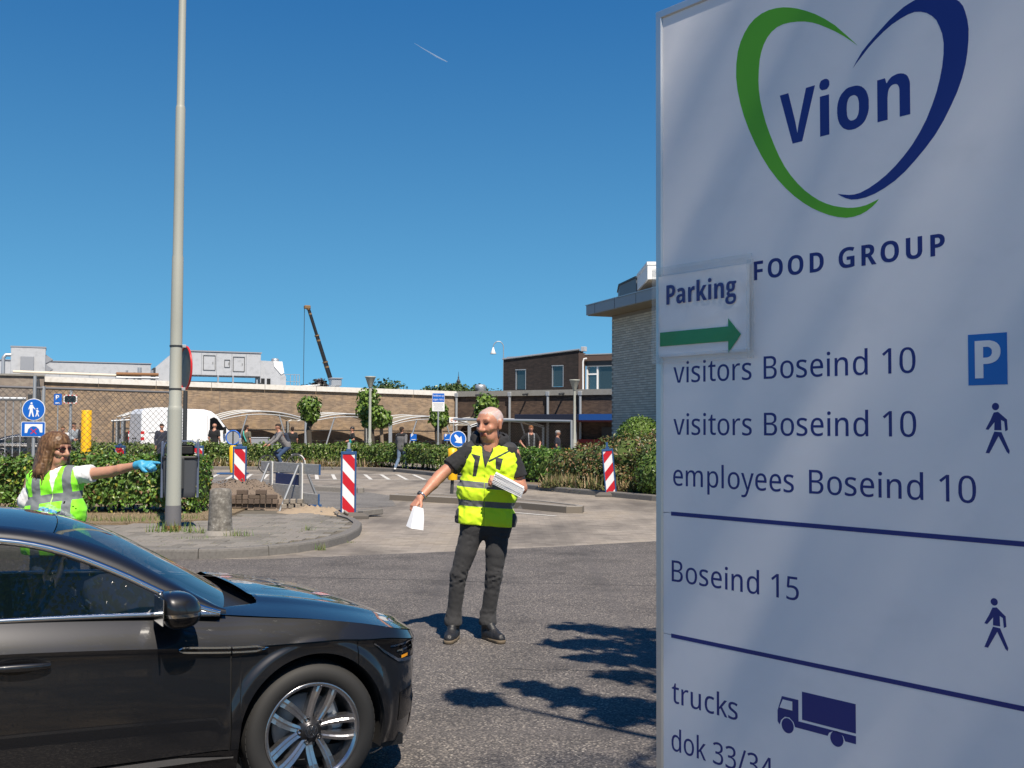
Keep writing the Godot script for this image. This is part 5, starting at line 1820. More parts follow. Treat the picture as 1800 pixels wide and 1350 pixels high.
# leaf spots through the outer shell of a hedge that follows a line; top and front are uneven
func hedge_spots(line: Array, half: float, y0: float, y1: float, per_m2: float, r: RandomNumberGenerator, n: FastNoiseLite, rough := 0.14, shell := 0.22) -> Array:
	var c := Curve2D.new()
	for p in line: c.add_point(p)
	var len := c.get_baked_length()
	var girth := (y1 - y0) * 2.0 + half * 2.0
	var out := []
	var count := int(len * girth * per_m2)
	for i in count:
		var d := r.randf() * len
		var p := c.sample_baked(d)
		var tg := (c.sample_baked(minf(d + 0.2, len)) - c.sample_baked(maxf(d - 0.2, 0.0))).normalized()
		var nn := Vector2(-tg.y, tg.x)
		var g := r.randf() * girth
		var x: float
		var y: float
		var o: Vector3
		var hh := y1 - y0
		if g < hh:
			x = half
			y = g
			o = Vector3(nn.x, 0.25, nn.y)
		elif g < hh + half * 2.0:
			x = half - (g - hh)
			y = hh
			o = Vector3(0, 1, 0)
		else:
			x = -half
			y = g - hh - half * 2.0
			o = Vector3(-nn.x, 0.25, -nn.y)
		var q := Vector3(p.x + nn.x * x, y0 + y, p.y + nn.y * x)
		var bulge := n.get_noise_3d(q.x * 1.3, q.y * 1.3, q.z * 1.3) * rough + n.get_noise_2d(q.x * 0.4 + 50.0, q.z * 0.4) * rough * 0.8
		var depth := bulge - pow(r.randf(), 1.6) * shell + (r.randf_range(0.05, 0.2) if r.randf() < 0.025 else 0.0)
		# the foot is thinner than the top
		var foot := smoothstep(0.0, 0.35, y / hh)
		if y / hh < 0.3 and r.randf() > 0.25 + foot: continue
		q += o.normalized() * depth
		out.append([q, o])
	# ends
	for e in [[0.0, -1.0], [len, 1.0]]:
		var p := c.sample_baked(e[0])
		var tg: Vector2 = (c.sample_baked(minf(e[0] + 0.2, len)) - c.sample_baked(maxf(e[0] - 0.2, 0.0))).normalized()
		var nn := Vector2(-tg.y, tg.x)
		for i in int(half * 2.0 * (y1 - y0) * per_m2):
			var x := r.randf_range(-half, half)
			var y := r.randf() * (y1 - y0)
			var q := Vector3(p.x + nn.x * x, y0 + y, p.y + nn.y * x)
			var o := Vector3(tg.x * e[1], 0.2, tg.y * e[1])
			q += o * (n.get_noise_3d(q.x, q.y, q.z) * rough - pow(r.randf(), 1.6) * shell)
			out.append([q, o])
	return out

func hedge_core(parent: Node, line: Array, half: float, y0: float, y1: float, m: Material) -> void:
	var rows := []
	var c := Curve2D.new()
	for p in line: c.add_point(p)
	var len := c.get_baked_length()
	var k := int(len / 0.5) + 2
	for i in k:
		var d := len * i / (k - 1)
		var p := c.sample_baked(d)
		var tg := (c.sample_baked(minf(d + 0.2, len)) - c.sample_baked(maxf(d - 0.2, 0.0))).normalized()
		var nn := Vector2(-tg.y, tg.x)
		var row := PackedVector3Array()
		for e in [[-0.8, 0.0], [-1.0, 0.3], [-1.0, 0.9], [-0.7, 1.0], [0.7, 1.0], [1.0, 0.9], [1.0, 0.3], [0.8, 0.0]]:
			row.append(Vector3(p.x + nn.x * e[0] * half, lerpf(y0, y1, e[1]), p.y + nn.y * e[0] * half))
		rows.append(row)
	var s := S()
	surf(s, rows)
	fan(s, rows[0])
	fan(s, rows[-1])
	obj("inner_twigs", done(s), m, parent)

# leaf spots through a ball of foliage made of lumps
func ball_spots(lumps: Array, count: int, r: RandomNumberGenerator, shell := 0.5) -> Array:
	var out := []
	for i in count:
		var l: Array = lumps[r.randi() % lumps.size()]
		var d := Vector3(r.randfn(), r.randfn(), r.randfn()).normalized()
		var k := 1.0 - shell * pow(r.randf(), 1.4)
		var rad: Vector3 = l[1]
		out.append([Vector3(l[0]) + d * rad * k, (d / rad).normalized()])
	return out

func build_hedges_and_trees() -> void:
	var r := RandomNumberGenerator.new()
	r.seed = 21
	var n := noise(FastNoiseLite.TYPE_SIMPLEX_SMOOTH, 1.0, 9, 3)
	var twigs := mat("twigs", lin(0.075, 0.115, 0.025), 1.0)
	var beech := leaf_mat("hedge_leaf", lin(0.10, 0.16, 0.02))
	var privet := leaf_mat("far_hedge_leaf", lin(0.06, 0.10, 0.015))
	var round_leaf := leaf_mat("ball_tree_leaf", lin(0.10, 0.17, 0.02))
	var dull := leaf_mat("shrub_leaf", lin(0.05, 0.07, 0.02))
	mat("bark", lin(0.06, 0.05, 0.038), 0.95)
	mat("pale_bark", lin(0.22, 0.17, 0.12), 0.95)
	var G := [Color(0.075, 0.155, 0.020), Color(0.06, 0.13, 0.018), Color(0.10, 0.19, 0.025), Color(0.05, 0.105, 0.016), Color(0.085, 0.165, 0.02)]
	var GY := G + G + G + [Color(0.26, 0.25, 0.03), Color(0.16, 0.22, 0.025), Color(0.15, 0.085, 0.04)]
	var GF := [Color(0.06, 0.115, 0.018), Color(0.085, 0.15, 0.022), Color(0.12, 0.18, 0.03), Color(0.05, 0.09, 0.015), Color(0.14, 0.15, 0.04)]

	# the beech hedge on the pavement corner
	var line := [Vector2(-5.95, -20.95), Vector2(-13.5, -20.75)]
	var h := thing("beech_hedge", "thick clipped green hedge beside the lamp post and litter bin", "hedge", Vector3.ZERO)
	hedge_core(h, line, 0.42, 0.30, 1.0, twigs)
	leaves(h, "foliage", hedge_spots(line, 0.60, 0.17, 1.16, 700, r, n, 0.13, 0.26), leaf_mesh(0.082, 0.056), beech, GY, r, 1.1)
	for i in 26:
		var s := S()
		var x := -6.1 - i * 0.28 - r.randf() * 0.1
		var z := -20.6 - r.randf() * 0.35
		tube(s, [Vector3(x, 0.1, z), Vector3(x + r.randf_range(-0.08, 0.08), 0.5, z + r.randf_range(-0.06, 0.06)), Vector3(x + r.randf_range(-0.15, 0.15), 0.95, z)], [0.018, 0.014, 0.008], 5)
		obj("stem", done(s), M.bark, h)
	# scrubby hedge behind the fence end
	line = [Vector2(-7.9, -27.2), Vector2(-10.5, -26.6), Vector2(-13.5, -26.2)]
	h = thing("scrub_hedge", "scrubby bright green hedge in front of the parked van", "hedge", Vector3.ZERO)
	hedge_core(h, line, 0.35, 0.2, 0.85, twigs)
	leaves(h, "foliage", hedge_spots(line, 0.5, 0.12, 1.02, 260, r, n, 0.28, 0.3), leaf_mesh(0.11, 0.06), privet, [Color(0.10, 0.17, 0.025), Color(0.07, 0.13, 0.02), Color(0.15, 0.21, 0.035), Color(0.05, 0.10, 0.02)], r, 1.3)
	# long far hedge, in two lengths
	line = [Vector2(-26, -47.2), Vector2(-14, -47.4), Vector2(-9, -47.6), Vector2(-6.6, -47.6), Vector2(-4.6, -46.2), Vector2(-2.4, -42.4)]
	h = thing("privet_hedge", "long trimmed hedge in front of the cycle shelters", "hedge", Vector3.ZERO)
	hedge_core(h, line, 0.40, 0.35, 1.0, twigs)
	leaves(h, "foliage", hedge_spots(line, 0.60, 0.25, 1.10, 230, r, n, 0.14, 0.25), leaf_mesh(0.115, 0.075), privet, GF, r, 1.1)
	for i in 24:
		var s := S()
		var p := Vector2(-6.0, -47.2).lerp(Vector2(-2.0, -42.2), r.randf())
		tube(s, [Vector3(p.x, 0.1, p.y), Vector3(p.x + r.randf_range(-0.1, 0.1), 0.8, p.y)], [0.03, 0.015], 5)
		obj("stem", done(s), M.bark, h)
	line = [Vector2(-1.7, -39.8), Vector2(0.2, -35.4), Vector2(1.3, -33.8), Vector2(2.3, -33.4)]
	h = thing("boxy_hedge", "short square-cut hedge behind the male warden's shoulder", "hedge", Vector3.ZERO)
	hedge_core(h, line, 0.45, 0.2, 0.95, twigs)
	leaves(h, "foliage", hedge_spots(line, 0.68, 0.15, 1.14, 350, r, n, 0.12, 0.22), leaf_mesh(0.10, 0.07), privet, G, r, 1.1)
	# mixed shrubbery on the right with reddish tips
	var red := [Color(0.055, 0.085, 0.022), Color(0.08, 0.11, 0.03), Color(0.045, 0.07, 0.02), Color(0.16, 0.10, 0.04), Color(0.11, 0.13, 0.04), Color(0.20, 0.115, 0.055)]
	var sh := thing("mixed_shrubbery", "rounded dull green shrubbery with reddish tips beside the grey lodge", "shrub", Vector3.ZERO)
	var lumps := [[Vector3(1.75, 0.6, -32.3), Vector3(0.7, 0.6, 0.7)], [Vector3(2.3, 0.72, -31.6), Vector3(0.8, 0.68, 0.8)], [Vector3(2.9, 0.85, -30.8), Vector3(0.9, 0.75, 0.9)], [Vector3(3.4, 0.95, -29.8), Vector3(0.95, 0.8, 0.9)], [Vector3(4.1, 1.0, -29.0), Vector3(0.95, 0.85, 0.9)], [Vector3(5.0, 1.0, -27.9), Vector3(1.0, 0.85, 0.9)], [Vector3(2.5, 0.45, -30.6), Vector3(0.6, 0.42, 0.5)], [Vector3(3.1, 0.45, -29.4), Vector3(0.6, 0.42, 0.5)], [Vector3(3.7, 0.45, -28.4), Vector3(0.6, 0.42, 0.5)]]
	for l in lumps: inner_ball(sh, l[0], l[1] * 0.72, twigs)
	leaves(sh, "foliage", ball_spots(lumps, 15000, r, 0.35), leaf_mesh(0.12, 0.05), dull, red, r, 1.2)
	# darker bush at the frame of the board
	var db := thing("laurel_bush", "dense dark green bush touching the edge of the white board", "shrub", Vector3(3.72, 0, -27.7))
	lumps = [[Vector3(0, 0.62, 0), Vector3(0.62, 0.62, 0.6)], [Vector3(0.5, 0.95, -0.3), Vector3(0.7, 0.55, 0.6)]]
	for l in lumps: inner_ball(db, l[0], l[1] * 0.72, twigs)
	leaves(db, "foliage", ball_spots(lumps, 3600, r, 0.35), leaf_mesh(0.09, 0.05), privet, [Color(0.05, 0.095, 0.016), Color(0.07, 0.125, 0.02), Color(0.09, 0.15, 0.025)], r)
	# clipped round bush
	var rb := thing("clipped_round_bush", "smooth bright green dome-shaped bush against the grey brick", "shrub", Vector3(3.72, 0, -31.4))
	lumps = [[Vector3(0.0, 1.42, 0), Vector3(0.72, 0.76, 0.7)], [Vector3(0.3, 1.25, 0), Vector3(0.75, 0.75, 0.7)]]
	for l in lumps: inner_ball(rb, l[0], l[1] * 0.86, twigs)
	leaves(rb, "foliage", ball_spots(lumps, 9000, r, 0.16), leaf_mesh(0.07, 0.04), round_leaf, [Color(0.09, 0.16, 0.02), Color(0.12, 0.20, 0.025), Color(0.07, 0.13, 0.018)], r, 0.9)
	var st := S()
	tube(st, [Vector3(0.1, 0, 0), Vector3(0.1, 0.8, 0)], 0.06, 6)
	obj("stem", done(st), M.bark, rb)

	# ball-headed trees by the shelters
	var tones := [Color(0.085, 0.15, 0.02), Color(0.11, 0.19, 0.028), Color(0.065, 0.12, 0.018), Color(0.14, 0.22, 0.035)]
	var trees := [
		[Vector3(-9.45, 0.1, -50.5), 3.15, [[Vector3(0, 2.72, 0), Vector3(0.56, 0.52, 0.56)], [Vector3(0.05, 2.35, 0), Vector3(0.42, 0.4, 0.42)]], 0.13, 900, "ball-headed tree with short dark trunk behind the riding cyclist", M.bark],
		[Vector3(-6.5, 0.1, -50.0), 3.3, [[Vector3(-0.15, 3.05, 0), Vector3(0.55, 0.62, 0.5)], [Vector3(-0.22, 2.55, 0.1), Vector3(0.48, 0.5, 0.45)], [Vector3(0.25, 2.35, 0.1), Vector3(0.42, 0.45, 0.4)], [Vector3(-0.05, 2.0, 0), Vector3(0.36, 0.3, 0.3)]], 0.17, 1700, "tall lopsided ball tree with thick dark trunk below cone lamp", M.bark],
		[Vector3(-6.3, 0.1, -52.5), 2.6, [[Vector3(0, 2.18, 0), Vector3(0.46, 0.46, 0.46)]], 0.09, 650, "small ball tree with pale trunk beside the lopsided tree", M.pale_bark],
		[Vector3(-3.42, 0.1, -50.5), 3.0, [[Vector3(0, 2.5, 0), Vector3(0.42, 0.5, 0.42)], [Vector3(0.05, 2.15, 0), Vector3(0.46, 0.4, 0.42)]], 0.17, 850, "ball tree partly hidden by the blue and white notice sign", M.bark],
		[Vector3(-1.15, 0.1, -49.0), 3.3, [[Vector3(0, 2.85, 0), Vector3(0.58, 0.48, 0.5)], [Vector3(-0.1, 2.4, 0), Vector3(0.45, 0.5, 0.45)], [Vector3(-0.12, 1.95, 0), Vector3(0.2, 0.3, 0.25)]], 0.15, 1000, "ball tree directly behind the male warden's head", M.bark]]
	for t in trees:
		var tr := thing("ball_tree", t[5], "tree", t[0], 0, "clipped ball trees by the cycle shelters")
		var s := S()
		tube(s, [Vector3(0, -0.1, 0), Vector3(0.02, 0.9, 0), Vector3(-0.03, 1.6, 0), Vector3(0, t[1] * 0.75, 0)], [t[3] * 1.1, t[3], t[3] * 0.95, t[3] * 0.6], 9)
		for q in 6:
			var l: Array = t[2][q % t[2].size()]
			tube(s, [Vector3(0, 1.6, 0), Vector3(l[0]) + Vector3(r.randf_range(-0.3, 0.3), r.randf_range(-0.2, 0.3), r.randf_range(-0.3, 0.3))], [t[3] * 0.4, 0.02], 5)
		obj("trunk", done(s), t[6], tr)
		leaves(tr, "crown", ball_spots(t[2], t[4], r, 0.55), leaf_mesh(0.19, 0.155), round_leaf, tones, r, 0.8, 0.8)

	# trees on the skyline
	for t in [[Vector3(-16.4, 0, -150), 6.4, 3.5, "distant round green tree crown behind the hall roof", 0], [Vector3(-13.0, 0, -150), 4.3, 2.3, "distant purple-leaved tree right of the round green crown", 1], [Vector3(-10.2, 0, -150), 5.6, 2.6, "distant green tree just left of the church spire", 0], [Vector3(-7.0, 0, -150), 5.8, 2.4, "distant green tree between spire and round roof vent", 0], [Vector3(-3.0, 0, -150), 6.1, 3.2, "distant green tree between round vent and dark upper storey", 0], [Vector3(-27.5, 0, -150), 6.2, 2.0, "distant dark purple tree right of the cone lamp head", 1], [Vector3(-33.0, 0, -150), 6.6, 1.7, "distant dark purple tree left of the cone lamp head", 1], [Vector3(-22.0, 0, -150), 4.6, 2.6, "distant low green tree between the purple crowns", 0]]:
		var base: Vector3 = t[0]
		var tr := thing("skyline_tree", t[3], "tree", base, 0, "trees behind the hall roof")
		var lum := []
		var top: float = t[1] + 2.9
		for q in 7: lum.append([Vector3(r.randf_range(-0.6, 0.6) * t[2], top - t[2] * r.randf_range(0.55, 1.1), r.randf_range(-0.5, 0.5) * t[2]), Vector3.ONE * t[2] * r.randf_range(0.4, 0.6)])
		var s := S()
		tube(s, [Vector3.ZERO, Vector3(0.2, top * 0.5, 0), Vector3(0, top * 0.8, 0)], [0.4, 0.3, 0.12], 7)
		obj("trunk", done(s), M.bark, tr)
		var tn := [Color(0.05, 0.085, 0.02), Color(0.07, 0.11, 0.028), Color(0.04, 0.07, 0.018)] if t[4] == 0 else [Color(0.035, 0.028, 0.032), Color(0.05, 0.04, 0.04), Color(0.03, 0.035, 0.028)]
		leaves(tr, "crown", ball_spots(lum, 1500, r, 0.6), leaf_mesh(0.5, 0.36), dull, tn, r, 1.2)

	# the roadside tree that shades the board and throws leaf shadows on the road; it stands outside the picture on the right
	var big := thing("roadside_tree", "leafy roadside tree whose shadow falls on the road beside the board", "tree", Vector3(4.4, 0.08, -1.2))
	var o := -Vector3(4.4, 0.08, -1.2)
	var sb := S()
	var hub := Vector3(4.2, 3.4, -1.3)
	tube(sb, [Vector3(4.4, 0.0, -1.2) + o, Vector3(4.35, 1.2, -1.2) + o, hub + o, Vector3(4.0, 5.8, -1.4) + o, Vector3(3.9, 7.6, -1.2) + o], [0.22, 0.17, 0.14, 0.09, 0.03], 10)
	var lum2 := []
	# clumps named by where their shade should fall on the road: x, z, length, width
	var up := Vector3(0.251, 1.0, 0.654)
	for q in [[-0.29, -7.05, 0.14, 0.12], [-0.17, -7.0, 0.08, 0.12], [0.12, -7.38, 0.12, 0.06], [0.28, -7.2, 0.2, 0.13], [0.48, -6.95, 0.24, 0.17], [0.64, -6.6, 0.2, 0.15], [0.78, -6.9, 0.2, 0.15], [1.0, -6.7, 0.25, 0.25], [0.56, -9.6, 0.26, 0.12], [0.85, -9.4, 0.34, 0.22], [1.2, -9.2, 0.4, 0.35], [0.46, -8.85, 0.26, 0.15], [0.75, -8.8, 0.36, 0.3], [1.15, -8.7, 0.4, 0.4], [0.66, -8.3, 0.26, 0.15], [0.98, -8.2, 0.35, 0.3], [1.3, -8.2, 0.35, 0.4], [0.8, -7.7, 0.2, 0.12], [1.2, -7.4, 0.3, 0.2], [1.5, -6.9, 0.4, 0.3], [1.8, -8.4, 0.6, 0.6], [1.9, -7.4, 0.6, 0.6], [2.0, -6.2, 0.6, 0.6]]:
		var hgt := 5.2 + 0.35 * sin(q[0] * 9.0 + q[1] * 4.0)
		var c := Vector3(q[0], 0, q[1]) + up * hgt
		lum2.append([c + o, Vector3(q[2], 0.16, q[3])])
		var mid := hub.lerp(c, 0.55) + Vector3(0, 0.5, 0)
		tube(sb, [hub + o, mid + o, c + o], [0.05, 0.028, 0.008], 5)
	var spots := ball_spots(lum2, 3400, r, 1.0)
	# main crown over board and verge
	var dense := [[Vector3(3.5, 7.4, -0.6) + o, Vector3(1.0, 0.9, 1.2)], [Vector3(5.0, 6.6, -1.4) + o, Vector3(1.6, 1.3, 1.8)], [Vector3(5.2, 7.4, 0.8) + o, Vector3(1.5, 1.2, 1.4)], [Vector3(3.8, 6.2, -3.4) + o, Vector3(1.1, 0.8, 1.3)]]
	spots.append_array(ball_spots(dense, 6000, r, 1.0))
	for l in dense: tube(sb, [hub + o, (hub + o).lerp(l[0], 0.6) + Vector3(0, 0.3, 0), l[0]], [0.07, 0.04, 0.012], 6)
	obj("trunk", done(sb), M.bark, big)
	leaves(big, "crown", spots, leaf_mesh(0.14, 0.10), round_leaf, tones, r, 0.9, 0.4)

	# a much taller, thin-leaved tree behind the viewer: its soft light shade lies over the board
	var tall := thing("tall_tree", "tall thin-crowned tree standing back from the road behind the board", "tree", Vector3(8.5, 0.08, 9.5))
	o = -Vector3(8.5, 0.08, 9.5)
	sb = S()
	tube(sb, [Vector3.ZERO, Vector3(0.1, 6, 0), Vector3(-0.2, 12, 0), Vector3(0, 17, 0), Vector3(0.1, 20, 0)], [0.34, 0.27, 0.2, 0.12, 0.03], 10)
	dense = [[Vector3(4.8, 18.0, 8.6) + o, Vector3(1.8, 1.2, 2.6)]]
	spots = ball_spots(dense, 2900, r, 0.8)
	var more := [[Vector3(7.6, 18.6, 9.2) + o, Vector3(1.7, 1.6, 2.2)], [Vector3(9.8, 18.0, 9.8) + o, Vector3(2.0, 2.0, 2.4)], [Vector3(8.6, 20.2, 9.4) + o, Vector3(1.8, 1.4, 2.0)], [Vector3(8.8, 15.6, 10.4) + o, Vector3(2.0, 1.4, 1.8)]]
	spots.append_array(ball_spots(more, 7000, r, 1.0))
	for l in dense + more: tube(sb, [Vector3(0, 12.5, 0), Vector3(0, 13.5, 0).lerp(l[0], 0.6) + Vector3(0, 0.6, 0), l[0]], [0.1, 0.06, 0.015], 6)
	obj("trunk", done(sb), M.bark, tall)
	leaves(tall, "crown", spots, leaf_mesh(0.14, 0.10), round_leaf, tones, r, 1.2, 0.4)

func inner_ball(parent: Node, c: Vector3, rad: Vector3, m: Material) -> void:
	var s := S()
	var rows := []
	for i in 7:
		var a := lerpf(-PI * 0.5, PI * 0.5, i / 6.0)
		var row := PackedVector3Array()
		for j in 10:
			var b := TAU * j / 10.0
			row.append(c + rad * Vector3(cos(a) * cos(b), sin(a), cos(a) * sin(b)))
		rows.append(row)
	surf(s, rows, true)
	obj("inner_twigs", done(s), m, parent)

# grass tufts, dry edging plants, weeds in the joints
func build_small_growth() -> void:
	var r := RandomNumberGenerator.new()
	r.seed = 77
	var m := mat("grass_blade", Color.WHITE, 0.7)
	m.vertex_color_use_as_albedo = true
	m.backlight_enabled = true
	m.backlight = lin(0.06, 0.08, 0.02)
	var dry := [Color(0.36, 0.27, 0.14), Color(0.26, 0.20, 0.09), Color(0.16, 0.15, 0.05), Color(0.44, 0.34, 0.20)]
	var fresh := [Color(0.07, 0.14, 0.02), Color(0.10, 0.18, 0.03), Color(0.14, 0.19, 0.04), Color(0.20, 0.18, 0.06)]
	# tufts at the post, the bollard and in the pavement
	for t in [[Vector3(-5.28, 0.12, -16.95), 0.34, 0.17, 170, "bright grass tuft at the foot of the lamp post"], [Vector3(-4.75, 0.12, -16.75), 0.16, 0.10, 60, "small grass tuft between lamp post and bollard"], [Vector3(-4.12, 0.12, -16.35), 0.2, 0.12, 80, "grass tuft at the foot of the concrete bollard"], [Vector3(-4.66, 0.12, -15.9), 0.22, 0.06, 70, "flat weeds on the pavement in front of the bollard"], [Vector3(-3.25, 0.12, -17.3), 0.09, 0.12, 40, "lone weed growing in the middle of the pavement"], [Vector3(-2.72, 0.0, -15.55), 0.07, 0.11, 40, "weed growing out of the kerb foot"], [Vector3(-2.45, 0.0, -16.6), 0.12, 0.05, 40, "flat weeds along the rounded kerb foot"]]:
		var g := thing("grass_tuft", t[4], "grass", t[0])
		blades(g, "blade_cluster", disc_spots(t[1], t[3], r), t[2], m, fresh, r)
	var st := growth("pavement_weeds", "thin yellowing weeds in the joints of the pavement", "grass")
	blades(st, "", joint_spots(r), 0.022, m, dry + fresh, r, 0.9)
	# straw under the hedge
	var sp := []
	for i in 5200: sp.append(Vector3(r.randf_range(-12.5, -5.4), 0.135, r.randf_range(-21.3, -18.25)))
	var straw := growth("verge_straw", "dry cut straw lying under the clipped hedge", "straw")
	blades(straw, "", sp, 0.055, m, dry, r, 1.5)
	sp = []
	for c in [[-6.2, -18.9], [-7.0, -18.7], [-5.8, -19.2], [-7.6, -18.6], [-6.5, -18.6], [-8.3, -18.5], [-9.2, -18.5]]:
		for i in 90: sp.append(Vector3(c[0] + r.randfn() * 0.2, 0.13, c[1] + r.randfn() * 0.1))
	var tuft := growth("verge_grass", "short green grass tufts on the straw verge", "grass")
	blades(tuft, "", sp, 0.11, m, fresh, r, 0.5)
	# dry edging plants in front of the far hedges
	sp = []
	for i in 5200:
		var f := r.randf()
		var p := Vector2(0.7, -31.2).lerp(Vector2(4.6, -26.6), f) + Vector2(0.75, -0.35) * r.randf_range(0.1, 1.5)
		sp.append(Vector3(p.x, 0.1, p.y))
	var ed := growth("edging_plants", "straw-coloured bushy edging plants along the right-hand kerb", "plants")
	blades(ed, "", sp, 0.36, m, [Color(0.17, 0.16, 0.06), Color(0.26, 0.19, 0.10), Color(0.10, 0.13, 0.035), Color(0.30, 0.22, 0.13), Color(0.07, 0.10, 0.03)], r, 0.8, 2.6)
	sp = []
	for i in 2600:
		var x := r.randf_range(-22.0, -5.2)
		sp.append(Vector3(x, 0.1, -46.75 + r.randfn() * 0.15))
	var ed2 := growth("dry_edging_plants", "dry yellow plants along the kerb of the long hedge", "plants")
	blades(ed2, "", sp, 0.36, m, [Color(0.22, 0.18, 0.08), Color(0.30, 0.21, 0.12), Color(0.12, 0.13, 0.04)], r, 0.7, 3.0)
	# verge grass by the board
	sp = []
	for i in 9000: sp.append(Vector3(r.randf_range(-6.0, 4.0), 0.1, r.randf_range(-4.6, 1.5)))
	sp = sp.filter(func(p): return p.z > -0.53 * p.x - 4.2 or p.x > 0.4)
	var vg := growth("roadside_grass", "dry grass around the foot of the white board", "grass")
	blades(vg, "", sp, 0.09, m, dry + fresh, r, 0.8)

func growth(called: String, label: String, category: String) -> MultiMeshInstance3D:
	var o := MultiMeshInstance3D.new()
	o.name = numbered(called)
	add_child(o)
	meta(o, label, category)
	o.set_meta("kind", "stuff")
	return o

func disc_spots(rad: float, count: int, r: RandomNumberGenerator) -> Array:
	var out := []
	for i in count:
		var a := r.randf() * TAU
		var d := rad * pow(r.randf(), 0.8)
		out.append(Vector3(cos(a) * d * 1.3, -0.02, sin(a) * d * 0.7))
	return out

func joint_spots(r: RandomNumberGenerator) -> Array:
	var out := []
	for k in 60:
		var x := -2.4 - 0.3 * (r.randi() % 12)
		var z := -14.65 - 0.3 * (r.randi() % 15)
		var along := r.randf() < 0.6
		for i in 16:
			var f := r.randf() * 0.3 - 0.15
			out.append(Vector3(x + (f if along else r.randfn() * 0.012), 0.112, z + (r.randfn() * 0.012 if along else f)))
	return out.filter(func(p): return p.x < -2.9 - maxf(0.0, (-15.4 - p.z) * -0.9) and p.z < -14.75)

func blades(parent: Node, called: String, spots: Array, height: float, m: Material, tones: Array, r: RandomNumberGenerator, lay := 0.5, fat := 1.0) -> void:
	var s := S()
	s.set_smooth_group(-1)
	var w := clampf(height * 0.06, 0.004, 0.012) * fat
	tr3(s, Vector3(-w, 0, 0), Vector3(0, height * 0.6, height * 0.12), Vector3(w, 0, 0))
	tr3(s, Vector3(-w * 0.6, height * 0.4, height * 0.06), Vector3(0, height, height * 0.4), Vector3(w * 0.6, height * 0.4, height * 0.06))
	var mesh := done(s)
	var mm := MultiMesh.new()
	mm.transform_format = MultiMesh.TRANSFORM_3D
	mm.use_colors = true
	mm.mesh = mesh
	mm.instance_count = spots.size()
	for i in spots.size():
		var b := Basis(Vector3.UP, r.randf() * TAU) * Basis(Vector3.RIGHT, r.randfn() * lay)
		var k := r.randf_range(0.5, 1.25)
		mm.set_instance_transform(i, Transform3D(b.scaled(Vector3.ONE * k), spots[i]))
		var c: Color = tones[r.randi() % tones.size()]
		var g := r.randf_range(0.75, 1.2)
		mm.set_instance_color(i, Color(c.r * g, c.g * g, c.b * g))
	var o: MultiMeshInstance3D
	if called == "" and parent is MultiMeshInstance3D: o = parent
	else:
		o = MultiMeshInstance3D.new()
		o.name = called
		parent.add_child(o, true)
		o.set_meta("kind", "stuff")
	o.multimesh = mm
	o.material_override = m

# ------------------------------------------------------------------ street things
func ring_pts(c: Vector3, r: float, n: int, ax: Vector3, ay: Vector3) -> Array:
	var p := []
	for i in n + 1: p.append(c + ax * cos(TAU * i / n) * r + ay * sin(TAU * i / n) * r)
	return p

func tubem(pts: Array, r, n := 8, caps := true) -> ArrayMesh:
	var s := S()
	tube(s, pts, r, n, caps)
	return done(s)

func lathem(prof: Array, n := 24, xf := Transform3D(), smooth := true) -> ArrayMesh:
	var s := S()
	lathe(s, prof, n, xf, smooth)
	return done(s)

# disc standing upright, its face to +z
func discm(r: float, depth: float, z := 0.0, n := 40) -> ArrayMesh:
	return prismm(circ(r, n), depth, at(0, 0, z))

func build_street_things() -> void:
	lamp_post_and_bin()
	barrier_boards()
	trestle()
	brick_piles()
	road_signs()
	fences()
	shelters()
	van_and_parked_car()
	lamps()

